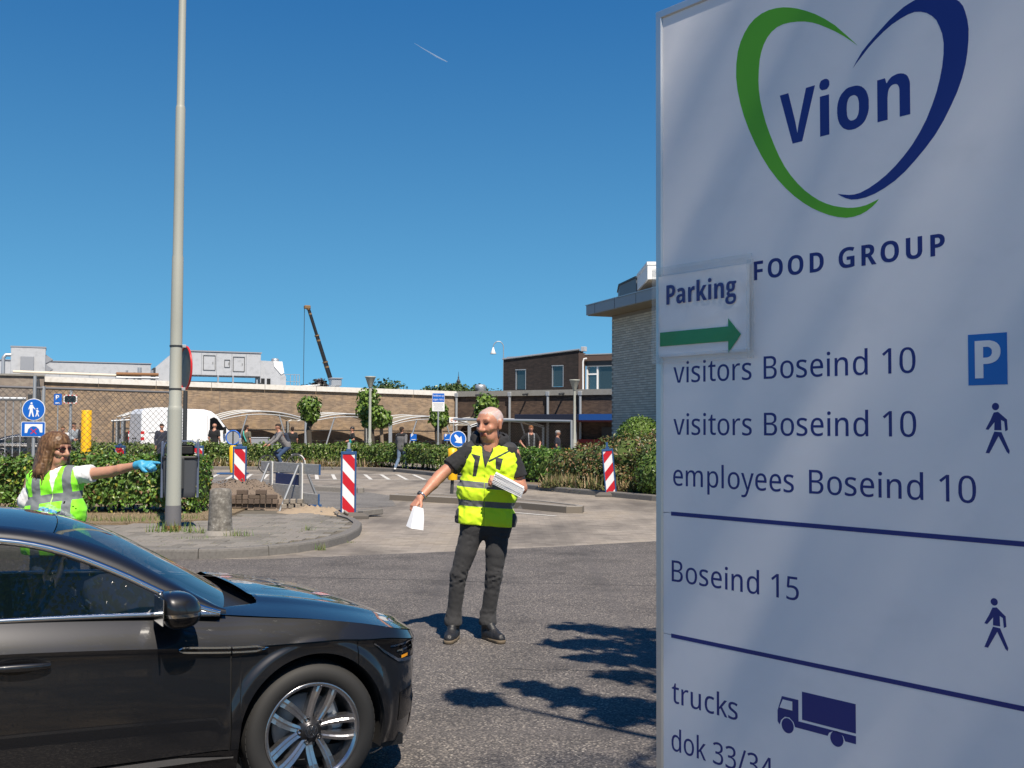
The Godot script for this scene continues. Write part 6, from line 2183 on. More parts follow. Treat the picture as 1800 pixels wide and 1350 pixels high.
func lamp_post_and_bin() -> void:
	var p := thing("lamp_post", "tall grey-green stepped lamp post with dark foot on the pavement", "lamp post", Vector3(-5.36, 0.11, -17.2))
	obj("post_foot", lathem([Vector2(0.128, -0.1), Vector2(0.124, 0.40)], 28), M.post_foot, p)
	obj("rust_ring", lathem([Vector2(0.131, -0.05), Vector2(0.1295, 0.05), Vector2(0.127, 0.085)], 28), M.rust, p)
	obj("pole", lathem([Vector2(0.119, 0.40), Vector2(0.113, 1.90), Vector2(0.112, 1.935), Vector2(0.104, 1.965), Vector2(0.096, 1.985), Vector2(0.094, 3.3), Vector2(0.089, 4.35), Vector2(0.081, 4.39), Vector2(0.079, 5.5), Vector2(0.076, 6.76), Vector2(0.068, 6.80), Vector2(0.062, 6.82), Vector2(0.055, 10.0)], 32), M.post_paint, p)
	obj("lamp_arm", tubem([Vector3(0, 9.9, 0), Vector3(0, 10.3, 0.05), Vector3(0.1, 10.5, 0.5), Vector3(0.2, 10.55, 1.3)], [0.05, 0.04, 0.035, 0.03]), M.post_paint, p)
	obj("lamp_head", boxm(Vector3(0.28, 0.14, 0.8), at(0.22, 10.56, 1.6, 8), 0.05), M.post_paint, p)
	# round sign turned away, strapped to the post
	var g := thing("no_entry_sign", "round sign seen edge-on from behind with red rim, strapped to lamp post", "road sign", Vector3(-5.36, 0.11, -17.2))
	var b := Basis(Vector3.UP, deg_to_rad(122.7))
	var c := Vector3(0.125, 2.585, -0.09)
	obj("plate", prismm(circ(0.335, 48), 0.006, Transform3D(b, c)), M.sign_back, g)
	obj("face", prismm(circ(0.33, 48), 0.002, Transform3D(b, c + b * Vector3(0, 0, 0.0062))), M.sign_red, g)
	obj("face_bar", prismm(pv([-0.22, -0.06, 0.22, -0.06, 0.22, 0.06, -0.22, 0.06]), 0.001, Transform3D(b, c + b * Vector3(0, 0, 0.0084))), M.sign_white, g)
	var s := S()
	tube(s, ring_pts(c + b * Vector3(0, 0, 0.0), 0.342, 48, b.x, b.y), 0.017, 8, false, 1.0)
	obj("rim", done(s), M.sign_red, g)
	for y in [2.93, 2.245]:
		var cl := S()
		lathe(cl, [Vector2(0.099, y - 0.014), Vector2(0.102, y - 0.012), Vector2(0.102, y + 0.012), Vector2(0.099, y + 0.014)], 24, Transform3D(), false)
		obj("strap", done(cl), M.dark_metal, g)
		obj("bracket", boxm(Vector3(0.07, 0.05, 0.05), at(0.115, y, -0.03, 20), 0.006), M.galvanised, g)

	# litter bin
	var bin := thing("litter_bin", "dark grey plastic litter bin with open hood behind the lamp post", "litter bin", Vector3(-5.40, 0.11, -17.66), 16)
	bin.scale = Vector3(1.1, 1.0, 1.0)
	var shell := mat("bin_grey", lin(0.060, 0.066, 0.078), 0.5)
	var rim := mat("bin_rim", lin(0.10, 0.125, 0.19), 0.45)
	s = S()
	var rows := []
	for e in [[0.50, 0.40, 0.30], [0.53, 0.44, 0.33], [0.60, 0.45, 0.34], [1.10, 0.485, 0.37], [1.13, 0.49, 0.375]]:
		var row := PackedVector3Array()
		for q in rrect(e[1], e[2], 0.05): row.append(Vector3(q.x, e[0], q.y))
		rows.append(row)
	surf(s, rows, true)
	fan(s, rows[0])
	obj("body", done(s), shell, bin)
	s = S()
	rows = []
	for e in [[1.12, 0.50, 0.385], [1.125, 0.515, 0.40], [1.165, 0.515, 0.40], [1.17, 0.50, 0.385]]:
		var row := PackedVector3Array()
		for q in rrect(e[1], e[2], 0.055): row.append(Vector3(q.x, e[0], q.y))
		rows.append(row)
	surf(s, rows, true)
	obj("collar", done(s), M.black_plastic, bin)
	# hood: an arch over a dark mouth
	s = S()
	rows = []
	for z in [0.19, 0.15, -0.15, -0.19]:
		var k := 1.0 if absf(z) < 0.17 else 0.94
		var row := PackedVector3Array()
		for e in [[-0.245, 1.15], [-0.245, 1.30], [-0.225, 1.38], [-0.17, 1.425], [0.17, 1.425], [0.225, 1.38], [0.245, 1.30], [0.245, 1.15]]:
			row.append(Vector3(e[0] * k, 1.15 + (e[1] - 1.15) * k, z))
		rows.append(row)
	surf(s, rows)
	obj("hood", done(s), rim, bin)
	obj("mouth", boxm(Vector3(0.40, 0.17, 0.30), at(0, 1.27, 0), 0.03), M.black_plastic, bin)
	for x in [-0.255, 0.25]:
		obj("side_rail", boxm(Vector3(0.035, 0.92, 0.09), at(x, 0.95, 0.02), 0.012), rim, bin)
	obj("sticker", boxm(Vector3(0.05, 0.16, 0.003), at(-0.06, 1.0, 0.183, 0, 4)), M.kerb_stone, bin)
	obj("mounting_bracket", boxm(Vector3(0.12, 0.5, 0.16), at(0.0, 0.9, 0.245), 0.01), M.dark_metal, bin)

	var bo := thing("concrete_bollard", "squat weathered concrete bollard with pale splashes on the pavement", "bollard", Vector3(-4.43, 0.10, -16.52))
	s = S()
	var n := noise(FastNoiseLite.TYPE_SIMPLEX_SMOOTH, 6.0, 4, 3)
	rows = []
	for e in [[0.195, -0.05], [0.188, 0.03], [0.176, 0.25], [0.167, 0.5], [0.160, 0.67], [0.152, 0.70], [0.13, 0.715], [0.06, 0.722], [0.002, 0.724]]:
		var row := PackedVector3Array()
		for k in 28:
			var a := TAU * k / 28.0
			var q := Vector3(cos(a) * e[0], e[1], sin(a) * e[0])
			var d := 1.0 + n.get_noise_3dv(q * 1.5) * 0.03
			row.append(Vector3(q.x * d, q.y, q.z * d))
		rows.append(row)
	surf(s, rows, true)
	obj("shaft", done(s), M.bollard_concrete, bo)
	s = S()
	lathe(s, [Vector2(0.26, -0.03), Vector2(0.235, 0.03), Vector2(0.20, 0.075), Vector2(0.186, 0.085)], 14)
	obj("mortar_collar", done(s), M.pale_kerb, bo)

# red and white hazard boards in blue frames
func hazard_board(pos: Vector3, turn: float, rising: bool, label: String, h := 1.22, tilt := 0.0) -> Node3D:
	var t := thing("hazard_board", label, "hazard board", pos, turn, "red and white hazard boards")
	var w := 0.30
	var lean := Transform3D(Basis(Vector3.BACK, deg_to_rad(tilt)), Vector3(0, 0.06, 0))
	var s := S()
	# frame: outline minus window
	for e in [[Vector3(0.034, h, 0.05), Vector3(-w * 0.5 + 0.017, h * 0.5, 0)], [Vector3(0.034, h, 0.05), Vector3(w * 0.5 - 0.017, h * 0.5, 0)], [Vector3(w - 0.07, 0.05, 0.046), Vector3(0, 0.026, 0)], [Vector3(w - 0.07, 0.06, 0.046), Vector3(0, h - 0.031, 0)], [Vector3(0.10, 0.05, 0.04), Vector3(0, h + 0.022, 0)]]:
		box(s, e[0], lean * Transform3D(Basis(), e[1]), 0.008)
	obj("frame", done(s), M.board_blue, t)
	obj("handle", boxm(Vector3(0.055, 0.13, 0.045), lean * at(0, h + 0.105, 0), 0.006), M.galvanised if h > 1.2 and tilt == 0.0 else M.board_blue, t)
	obj("panel", boxm(Vector3(w - 0.066, h - 0.108, 0.02), lean * at(0, h * 0.5 - 0.004, 0)), M.white_reflective, t)
	var pw := w - 0.072
	var ph := h - 0.116
	var rect := PackedVector2Array([Vector2(-pw / 2, -ph / 2), Vector2(pw / 2, -ph / 2), Vector2(pw / 2, ph / 2), Vector2(-pw / 2, ph / 2)])
	var k := 1.0 if rising else -1.0
	var band := ph / 5.0 * 1.08
	for i in [-2, 0, 2]:
		var cy: float = i * band
		var dy := pw * 0.5 * 1.12
		var quad2 := PackedVector2Array([Vector2(-pw, cy - band * 0.5 - k * dy * 2.0), Vector2(pw, cy - band * 0.5 + k * dy * 2.0), Vector2(pw, cy + band * 0.5 + k * dy * 2.0), Vector2(-pw, cy + band * 0.5 - k * dy * 2.0)])
		for poly in Geometry2D.intersect_polygons(quad2, rect):
			obj("stripe", prismm(poly, 0.024, lean * at(0, h * 0.5 - 0.004, -0.012)), M.red_reflective, t)
	s = S()
	var rows := []
	for e in [[0.0, 0.80, 0.34], [0.05, 0.80, 0.34], [0.11, 0.62, 0.24], [0.115, 0.60, 0.22]]:
		var row := PackedVector3Array()
		for q in rrect(e[1], e[2], 0.03): row.append(Vector3(q.x, e[0], q.y))
		rows.append(row)
	surf(s, rows, true, false)
	fan(s, rows[-1])
	obj("foot_plate", done(s), M.foot_grey, t)
	for x in [-0.24, 0.24]: obj("foot_grip", boxm(Vector3(0.10, 0.02, 0.14), at(x, 0.117, 0)), M.black_rubber, t)
	return t

func barrier_boards() -> void:
	mat("foot_grey", lin(0.105, 0.095, 0.085), 0.9)
	hazard_board(Vector3(-3.18, 0.0, -21.15), 6, false, "upright red and white hazard board standing at the pavement tip", 1.24)
	hazard_board(Vector3(-5.95, 0.05, -23.7), 14, false, "red and white hazard board stuck in the earth heap", 1.24)
	hazard_board(Vector3(2.62, 0.0, -28.5), -10, true, "tilted red and white hazard board by the right-hand kerb", 1.20, 5.0)
	hazard_board(Vector3(-10.35, 0.0, -28.6), -5, false, "red and white hazard board showing above hedge in front of van", 1.22)
	hazard_board(Vector3(-8.35, 0.0, -28.8), 15, false, "red and white hazard board half hidden by the litter bin", 1.22)

func trestle() -> void:
	var t := thing("trestle_barrier", "grey wooden trestle barrier seen from behind with blue middle panel", "barrier", Vector3(-4.62, 0.0, -22.5), -53.0)
	var wood := mat("barrier_grey", Color.WHITE, 0.8)
	wood.albedo_texture = ntex(noise(FastNoiseLite.TYPE_SIMPLEX_SMOOTH, 0.05, 81, 5, 0.65), 256, [[0.0, lin(0.22, 0.22, 0.215)], [0.5, lin(0.35, 0.35, 0.34)], [1.0, lin(0.48, 0.48, 0.465)]])
	tri(wood, 1.2)
	obj("plank", boxm(Vector3(2.75, 0.205, 0.03), at(0, 0.93, 0), 0.004), wood, t)
	obj("plank", boxm(Vector3(2.6, 0.21, 0.03), at(0.05, 0.34, 0), 0.004), wood, t)
	obj("blue_panel", boxm(Vector3(1.10, 0.22, 0.028), at(-0.08, 0.69, 0.0), 0.004), mat("panel_navy", lin(0.02, 0.035, 0.12), 0.6), t)
	obj("middle_panel", boxm(Vector3(1.32, 0.36, 0.028), at(-0.08, 0.40, 0.034), 0.004), wood, t)
	for x in [-0.80, 0.62]:
		obj("upright", boxm(Vector3(0.10, 0.86, 0.035), at(x, 0.62, 0.036), 0.004), wood, t)
		obj("bright_edge", boxm(Vector3(0.05, 0.82, 0.02), at(x + 0.08, 0.62, 0.045), 0.004), M.white_matt, t)
		for z in [-1.0, 1.0]:
			obj("leg", tubem([Vector3(x - 0.05, 1.0, 0.06 * z), Vector3(x - 0.05 + 0.03 * z, 0.0, 0.52 * z)], 0.026, 4), M.galvanised, t)
		obj("foot_bar", boxm(Vector3(0.05, 0.04, 0.86), at(x, 0.17, 0.0)), M.board_blue, t)
	obj("end_cap", boxm(Vector3(0.015, 0.21, 0.034), at(1.383, 0.93, 0)), M.board_blue, t)
	obj("end_cap", boxm(Vector3(0.015, 0.215, 0.034), at(1.358, 0.34, 0)), M.board_blue, t)

func brick_piles() -> void:
	var r := RandomNumberGenerator.new()
	r.seed = 31
	var bm := mat("clinker_brown", Color.WHITE, 0.95)
	bm.vertex_color_use_as_albedo = true
	bm.albedo_texture = ntex(noise(FastNoiseLite.TYPE_SIMPLEX_SMOOTH, 0.05, 91, 5, 0.7), 256, [[0.0, grey(0.5)], [0.5, grey(0.85)], [1.0, grey(1.0)]])
	tri(bm, 2.0)
	var kinds := []
	for v in 6:
		var s := S()
		var g := r.randf_range(0.75, 1.2)
		if v < 4: s.set_color(Color(0.155 * g, 0.115 * g, 0.090 * g))
		else: s.set_color(Color(0.27 * g, 0.24 * g, 0.20 * g))
		box(s, Vector3(0.215, 0.092, 0.105), Transform3D(), 0.009)
		kinds.append(done(s))
	var a := Vector3(-5.62, 0.135, -21.72)
	var dir := Vector3(1.0, 0, -0.10).normalized()
	var turn := rad_to_deg(atan2(0.10, 1.0))
	# brown stack: courses of stretchers and headers
	for j in 4:
		var x := 0.0
		var stop: float = [0.92, 0.92, 0.88, 0.62][j]
		if j == 3: x = 0.12
		var i := 0
		while x < stop:
			var head := (j == 1) or (j == 2 and r.randf() < 0.5)
			var w := 0.112 if head else 0.222
			if j == 3 and i == 1:
				x += 0.14
			var b := MeshInstance3D.new()
			b.name = numbered("paving_brick")
			b.mesh = kinds[r.randi() % 4]
			b.material_override = bm
			add_child(b)
			b.position = a + dir * (x + w * 0.5) + Vector3(0, 0.046 + j * 0.094, r.randf_range(-0.012, 0.012))
			b.rotation_degrees = Vector3(0, turn + r.randf_range(-3, 3) + (90 if head else 0), r.randf_range(-1, 1))
			meta(b, "brown paving brick in the low stack beside the earth heap", "brick", "brown bricks stacked on the pavement")
			x += w + 0.006
			i += 1
	for j in 2:
		for i in (4 - j):
			var b := MeshInstance3D.new()
			b.name = numbered("pale_paving_brick")
			b.mesh = kinds[4 + (i + j) % 2]
			b.material_override = bm
			add_child(b)
			b.position = a + dir * (1.06 + i * 0.135 + j * 0.03) + Vector3(0, 0.046 + j * 0.094, r.randf_range(-0.02, 0.02) - 0.02)
			b.rotation_degrees = Vector3(0, turn + 90 + r.randf_range(-4, 4), 0)
			meta(b, "pale grey paving brick beside the brown stack", "brick", "pale bricks stacked on the pavement")
	# heap of dug earth
	var heap := thing("earth_heap", "heap of dug brown earth behind the brick stack", "earth heap", Vector3(-5.75, 0.05, -23.0))
	var n := noise(FastNoiseLite.TYPE_SIMPLEX_SMOOTH, 1.6, 8, 5, 0.6)
	var rows := []
	for i in 34:
		var row := PackedVector3Array()
		for j in 44:
			var p := Vector2(j / 43.0 * 2.0 - 1.0, i / 33.0 * 2.0 - 1.0)
			var d := p.length()
			var h := maxf(0.0, 1.0 - d * d) * 0.72 * (0.8 + 0.3 * n.get_noise_2d(p.x * 3.0, p.y * 3.0)) + n.get_noise_2d(p.x * 9.0, p.y * 9.0) * 0.05 - 0.04
			row.append(Vector3(p.x * 1.5 + p.y * 0.1, h, p.y * 1.05))
		rows.append(row)
	var s := S()
	surf(s, rows)
	obj("loose_soil", done(s), M.loose_earth, heap)
	var clods := S()
	for i in 160:
		var p := Vector2(r.randfn() * 0.45, r.randfn() * 0.4)
		var q := Vector3(p.x * 1.5, maxf(0.0, 1.0 - p.length_squared()) * 0.62, p.y * 1.05)
		box(clods, Vector3.ONE * r.randf_range(0.015, 0.05), Transform3D(Basis.from_euler(Vector3(r.randf() * 6, r.randf() * 6, r.randf() * 6)), q), 0.02)
	var cl := obj("clods", done(clods), M.loose_earth, heap)
	cl.set_meta("kind", "stuff")
	# spilled sand and broken bits at the pavement tip
	var sand := thing("sand_spill", "spilled pale sand and rubble at the broken pavement tip", "rubble", Vector3(-3.9, 0.06, -21.3))
	rows = []
	for i in 20:
		var row := PackedVector3Array()
		for j in 30:
			var p := Vector2(j / 29.0 * 2.0 - 1.0, i / 19.0 * 2.0 - 1.0)
			var h := maxf(0.0, 1.0 - p.length_squared()) * 0.16 * (0.9 + 0.8 * n.get_noise_2d(p.x * 5.0, p.y * 5.0)) - 0.015
			row.append(Vector3(p.x * 0.85, h, p.y * 0.6))
		rows.append(row)
	s = S()
	surf(s, rows)
	obj("sand", done(s), mat("sand", lin(0.30, 0.235, 0.165), 1.0), sand)
	for i in 16:
		var g := obj("rubble_piece", boxm(Vector3(r.randf_range(0.05, 0.13), r.randf_range(0.03, 0.06), r.randf_range(0.05, 0.1)), Transform3D(), 0.012), M.pale_kerb if i % 2 else M.kerb_stone, sand)
		g.transform = Transform3D(Basis.from_euler(Vector3(r.randf(), r.randf() * 6, r.randf())), Vector3(r.randf_range(-0.2, 0.75), 0.06, r.randf_range(-0.35, 0.35)))
	for k in [[-2.88, -21.6, 30.0], [-3.3, -44.1, 10.0]]:
		var sl := thing("loose_kerb_stone", "loose kerb stone lying by the hazard board foot" if k[1] > -30 else "loose kerb stone lying at the notice sign's pole", "kerb stone", Vector3(k[0], 0.06, k[1]), k[2])
		obj("stone", boxm(Vector3(0.62, 0.12, 0.24), at(0, 0.02, 0, 0, 0, 4), 0.015), M.kerb_stone, sl)

func sign_pole(t: Node3D, h: float, r := 0.03) -> void:
	obj("pole", tubem([Vector3(0, -0.1, 0), Vector3(0, h, 0)], r, 10), M.galvanised, t)

func road_signs() -> void:
	# parking notice on a pole
	var t := thing("notice_sign", "blue and white parking notice on a grey pole before the hedge", "sign", Vector3(-2.98, 0.1, -43.8), 4)
	sign_pole(t, 2.6, 0.035)
	obj("lower_sleeve", tubem([Vector3(0, -0.1, 0), Vector3(0, 1.12, 0)], 0.052, 10), M.galvanised, t)
	obj("plate", prismm(rrect(0.50, 0.74, 0.03), 0.012, at(0, 2.76, 0.03)), M.sign_white, t)
	obj("blue_field", prismm(rrect(0.48, 0.35, 0.02, Vector2(0, 0.18)), 0.004, at(0, 2.76, 0.041)), M.sign_blue, t)
	text(t, "lettering", "Parkeren op", M.sign_white, -0.215, 2.985, 0.075, 0.43, false, 0.003, 0.045)
	text(t, "lettering", "eigen risico", M.sign_white, -0.20, 2.83, 0.075, 0.41, false, 0.003, 0.045)
	for i in 7: obj("text_line", boxm(Vector3([0.42, 0.38, 0.40, 0.3, 0.40, 0.36, 0.41][i], 0.014, 0.002), at(0, 2.70 - i * 0.044, 0.043)), M.unit_grey, t)
	# keep-right post on the island
	t = thing("keep_right_post", "yellow plastic traffic post with round blue arrow sign behind the warden", "traffic post", Vector3(-1.45, 0.13, -27.6), 3)
	obj("stub", tubem([Vector3(-0.07, -0.02, 0), Vector3(-0.055, 0.34, 0)], 0.045, 10), M.dark_metal, t)
	obj("post", lathem([Vector2(0.118, 0.33), Vector2(0.122, 0.36), Vector2(0.128, 0.95), Vector2(0.12, 1.12), Vector2(0.05, 1.15)], 20, at(-0.05, 0, 0, 0, 0, 0)), M.yellow_paint, t)
	obj("plate", discm(0.208, 0.012, 0.06).duplicate(), M.sign_white, t).position = Vector3(0.08, 1.37, 0.02)
	obj("blue_field", discm(0.192, 0.003, 0.0722), M.sign_blue, t).position = Vector3(0.08, 1.37, 0.02)
	obj("arrow", prismm(pv([-0.10, 0.085, -0.06, 0.125, 0.035, 0.03, 0.085, 0.08, 0.11, -0.11, -0.085, -0.085, -0.035, -0.04]), 0.002, at(0.08, 1.37, 0.096)), M.sign_white, t)
	# its twin far left, seen from behind
	t = thing("keep_right_post", "slim yellow traffic post with grey back of round sign beside hazard board", "traffic post", Vector3(-10.65, 0.0, -41.4), 0)
	obj("post", lathem([Vector2(0.10, 0.05), Vector2(0.14, 0.4), Vector2(0.15, 1.0), Vector2(0.10, 1.1)], 16), M.yellow_paint, t)
	obj("foot_plate", boxm(Vector3(1.1, 0.06, 0.5), at(0, 0.03, 0), 0.01), M.board_blue, t)
	obj("plate", discm(0.26, 0.012, 0.03), M.galvanised, t).position = Vector3(0, 1.40, 0)
	var s := S()
	tube(s, ring_pts(Vector3(0, 1.40, 0.036), 0.265, 32, Vector3.RIGHT, Vector3.UP), 0.026, 8, false)
	obj("rim", done(s), M.sign_blue, t)
	obj("stiffener", boxm(Vector3(0.05, 0.5, 0.02), at(0, 1.40, 0.05)), M.dark_metal, t)
	# small parking plates at the shelters
	for q in [[-4.75, -52.3, "small blue parking plate behind the strolling man"], [-3.15, -52.8, "small blue parking plate right of the notice sign"]]:
		t = thing("parking_plate", q[2], "sign", Vector3(q[0], 0.1, q[1]), 0, "small blue parking plates")
		sign_pole(t, 1.3, 0.02)
		obj("plate", prismm(rrect(0.31, 0.32, 0.02), 0.012, at(0, 1.27, 0.02)), M.sign_blue, t)
		text(t, "lettering", "P", M.sign_white, -0.11, 1.30, 0.15, 0.1, true, 0.003, 0.032)
		obj("small_print", boxm(Vector3(0.2, 0.025, 0.002), at(0.01, 1.17, 0.034)), M.white_matt, t)
	t = thing("route_plate", "small white plate with orange and red swirl above blue arrow sign", "sign", Vector3(-2.48, 0.1, -46.0), 0)
	sign_pole(t, 2.15, 0.02)
	obj("plate", prismm(rrect(0.36, 0.24, 0.01), 0.012, at(0, 2.06, 0.02)), M.sign_white, t)
	s = S()
	tube(s, ring_pts(Vector3(-0.06, 2.06, 0.034), 0.05, 16, Vector3.RIGHT, Vector3.UP).slice(0, 14), 0.014, 5)
	obj("swirl_mark", done(s), mat("orange", lin(0.75, 0.22, 0.01), 0.5), t)
	s = S()
	tube(s, ring_pts(Vector3(0.07, 2.06, 0.034), 0.05, 16, Vector3.LEFT, Vector3.UP).slice(0, 14), 0.014, 5)
	obj("swirl_mark", done(s), M.sign_red, t)

	# pedestrian sign with lower plate on the left
	t = thing("pedestrian_sign", "round blue pedestrian sign with square cycle plate under it", "road sign", Vector3(-10.25, 0.1, -23.2), 8)
	sign_pole(t, 2.75, 0.035)
	obj("plate", discm(0.236, 0.010, 0.035), M.sign_white, t).position.y = 2.02
	obj("blue_field", discm(0.222, 0.003, 0.0452), M.sign_blue, t).position.y = 2.02
	var fx := at(0, 2.02, 0.0483)
	for part in [circ(0.021, 16, Vector2(-0.045, 0.135)), pv([-0.075, 0.10, -0.02, 0.105, 0.0, 0.06, 0.038, 0.012, 0.03, 0.0, -0.018, 0.04, -0.015, -0.03, 0.012, -0.155, -0.015, -0.155, -0.045, -0.05, -0.075, -0.155, -0.10, -0.152, -0.075, -0.02, -0.078, 0.03, -0.098, 0.0, -0.108, 0.01]), circ(0.015, 14, Vector2(0.075, 0.018)), pv([0.045, -0.01, 0.09, -0.008, 0.115, -0.05, 0.106, -0.058, 0.088, -0.035, 0.092, -0.075, 0.115, -0.145, 0.098, -0.15, 0.074, -0.09, 0.056, -0.15, 0.038, -0.148, 0.058, -0.07, 0.058, -0.03, 0.035, 0.005])]:
		obj("figure_mark", prismm(part, 0.002, fx), M.sign_white, t)
	obj("lower_plate", prismm(rrect(0.49, 0.32, 0.03), 0.01, at(0, 1.60, 0.035)), M.sign_white, t)
	obj("lower_field", prismm(rrect(0.47, 0.30, 0.025), 0.003, at(0, 1.60, 0.0452)), M.sign_blue, t)
	obj("arch_mark", prismm(pv([-0.17, -0.08, -0.17, 0.11, 0.19, 0.11, 0.19, -0.07, 0.14, -0.07, 0.12, 0.0, 0.06, 0.055, 0.0, 0.065, -0.05, 0.05, -0.1, 0.0, -0.12, -0.08]), 0.002, at(0, 1.60, 0.0483)), M.sign_white, t)
	s = S()
	stroke(s, [Vector2(-0.05, -0.10), Vector2(0.07, 0.01)], 0.018, 0.002, at(0.0, 1.60, 0.0484))
	stroke(s, [Vector2(-0.05, 0.01), Vector2(0.07, -0.10)], 0.018, 0.0024, at(0.0, 1.60, 0.0484))
	obj("cross_mark", done(s), M.sign_red, t)
	# parking sign and traffic mirror behind the fence
	t = thing("parking_sign", "small blue parking sign on thin pole behind the wire fence", "sign", Vector3(-14.7, 0.1, -35.0), 6)
	sign_pole(t, 2.6, 0.02)
	obj("plate", prismm(rrect(0.25, 0.36, 0.02), 0.01, at(0, 2.56, 0.02)), M.sign_blue, t)
	text(t, "lettering", "P", M.sign_white, -0.065, 2.55, 0.14, 0.11, true, 0.003, 0.0302)
	obj("small_print", boxm(Vector3(0.15, 0.03, 0.002), at(0, 2.44, 0.0315)), M.white_matt, t)
	t = thing("traffic_mirror", "black traffic mirror with red and white edge on pole", "traffic mirror", Vector3(-15.1, 0.1, -37.0), 10)
	sign_pole(t, 3.0, 0.045)
	obj("mirror_body", prismm(rrect(0.44, 0.30, 0.08), 0.05, at(0, 2.62, 0.05)), M.white_matt, t)
	obj("mirror_glass", prismm(rrect(0.37, 0.23, 0.06), 0.006, at(0, 2.62, 0.1)), mat("mirror_face", lin(0.03, 0.035, 0.035), 0.05, 0.6), t)
	for i in 8: obj("edge_mark", boxm(Vector3(0.045, 0.03, 0.004), Transform3D(Basis(), Vector3([-0.19, -0.06, 0.06, 0.19, -0.19, -0.06, 0.06, 0.19][i], 2.62 + (0.132 if i < 4 else -0.132), 0.102))), M.sign_red, t)
	t = thing("yellow_pillar", "thick plain yellow height pillar behind the wire fence", "pillar", Vector3(-17.5, 0.1, -44.5))
	obj("pillar_body", lathem([Vector2(0.205, 0), Vector2(0.205, 2.34), Vector2(0.19, 2.37), Vector2(0.01, 2.375)], 24), M.yellow_paint, t)

func wire_mesh(t: Node3D, a: Vector3, b: Vector3, h: float, cell: float, r: float) -> void:
	# diagonal wires of a chain-link panel from a to b, foot at y of a
	var s := S()
	var along := (b - a)
	var len := along.length()
	along /= len
	var n := int((len + h) / cell)
	for i in n:
		var x0 := i * cell
		# rising right to left
		var p0 := Vector2(minf(x0, len), maxf(0.0, x0 - len))
		var p1 := Vector2(maxf(0.0, x0 - h), minf(h, x0))
		if p0.distance_to(p1) > 0.05:
			tube(s, [a + along * p0.x + Vector3(0, p0.y, 0), a + along * p1.x + Vector3(0, p1.y, 0)], r, 3, false)
			tube(s, [a + along * (len - p0.x) + Vector3(0, p0.y, 0.004), a + along * (len - p1.x) + Vector3(0, p1.y, 0.004)], r, 3, false)
	var o := obj("wire_mesh", done(s), mat("mesh_wire", lin(0.05, 0.052, 0.055), 0.6), t)
	o.set_meta("kind", "stuff")

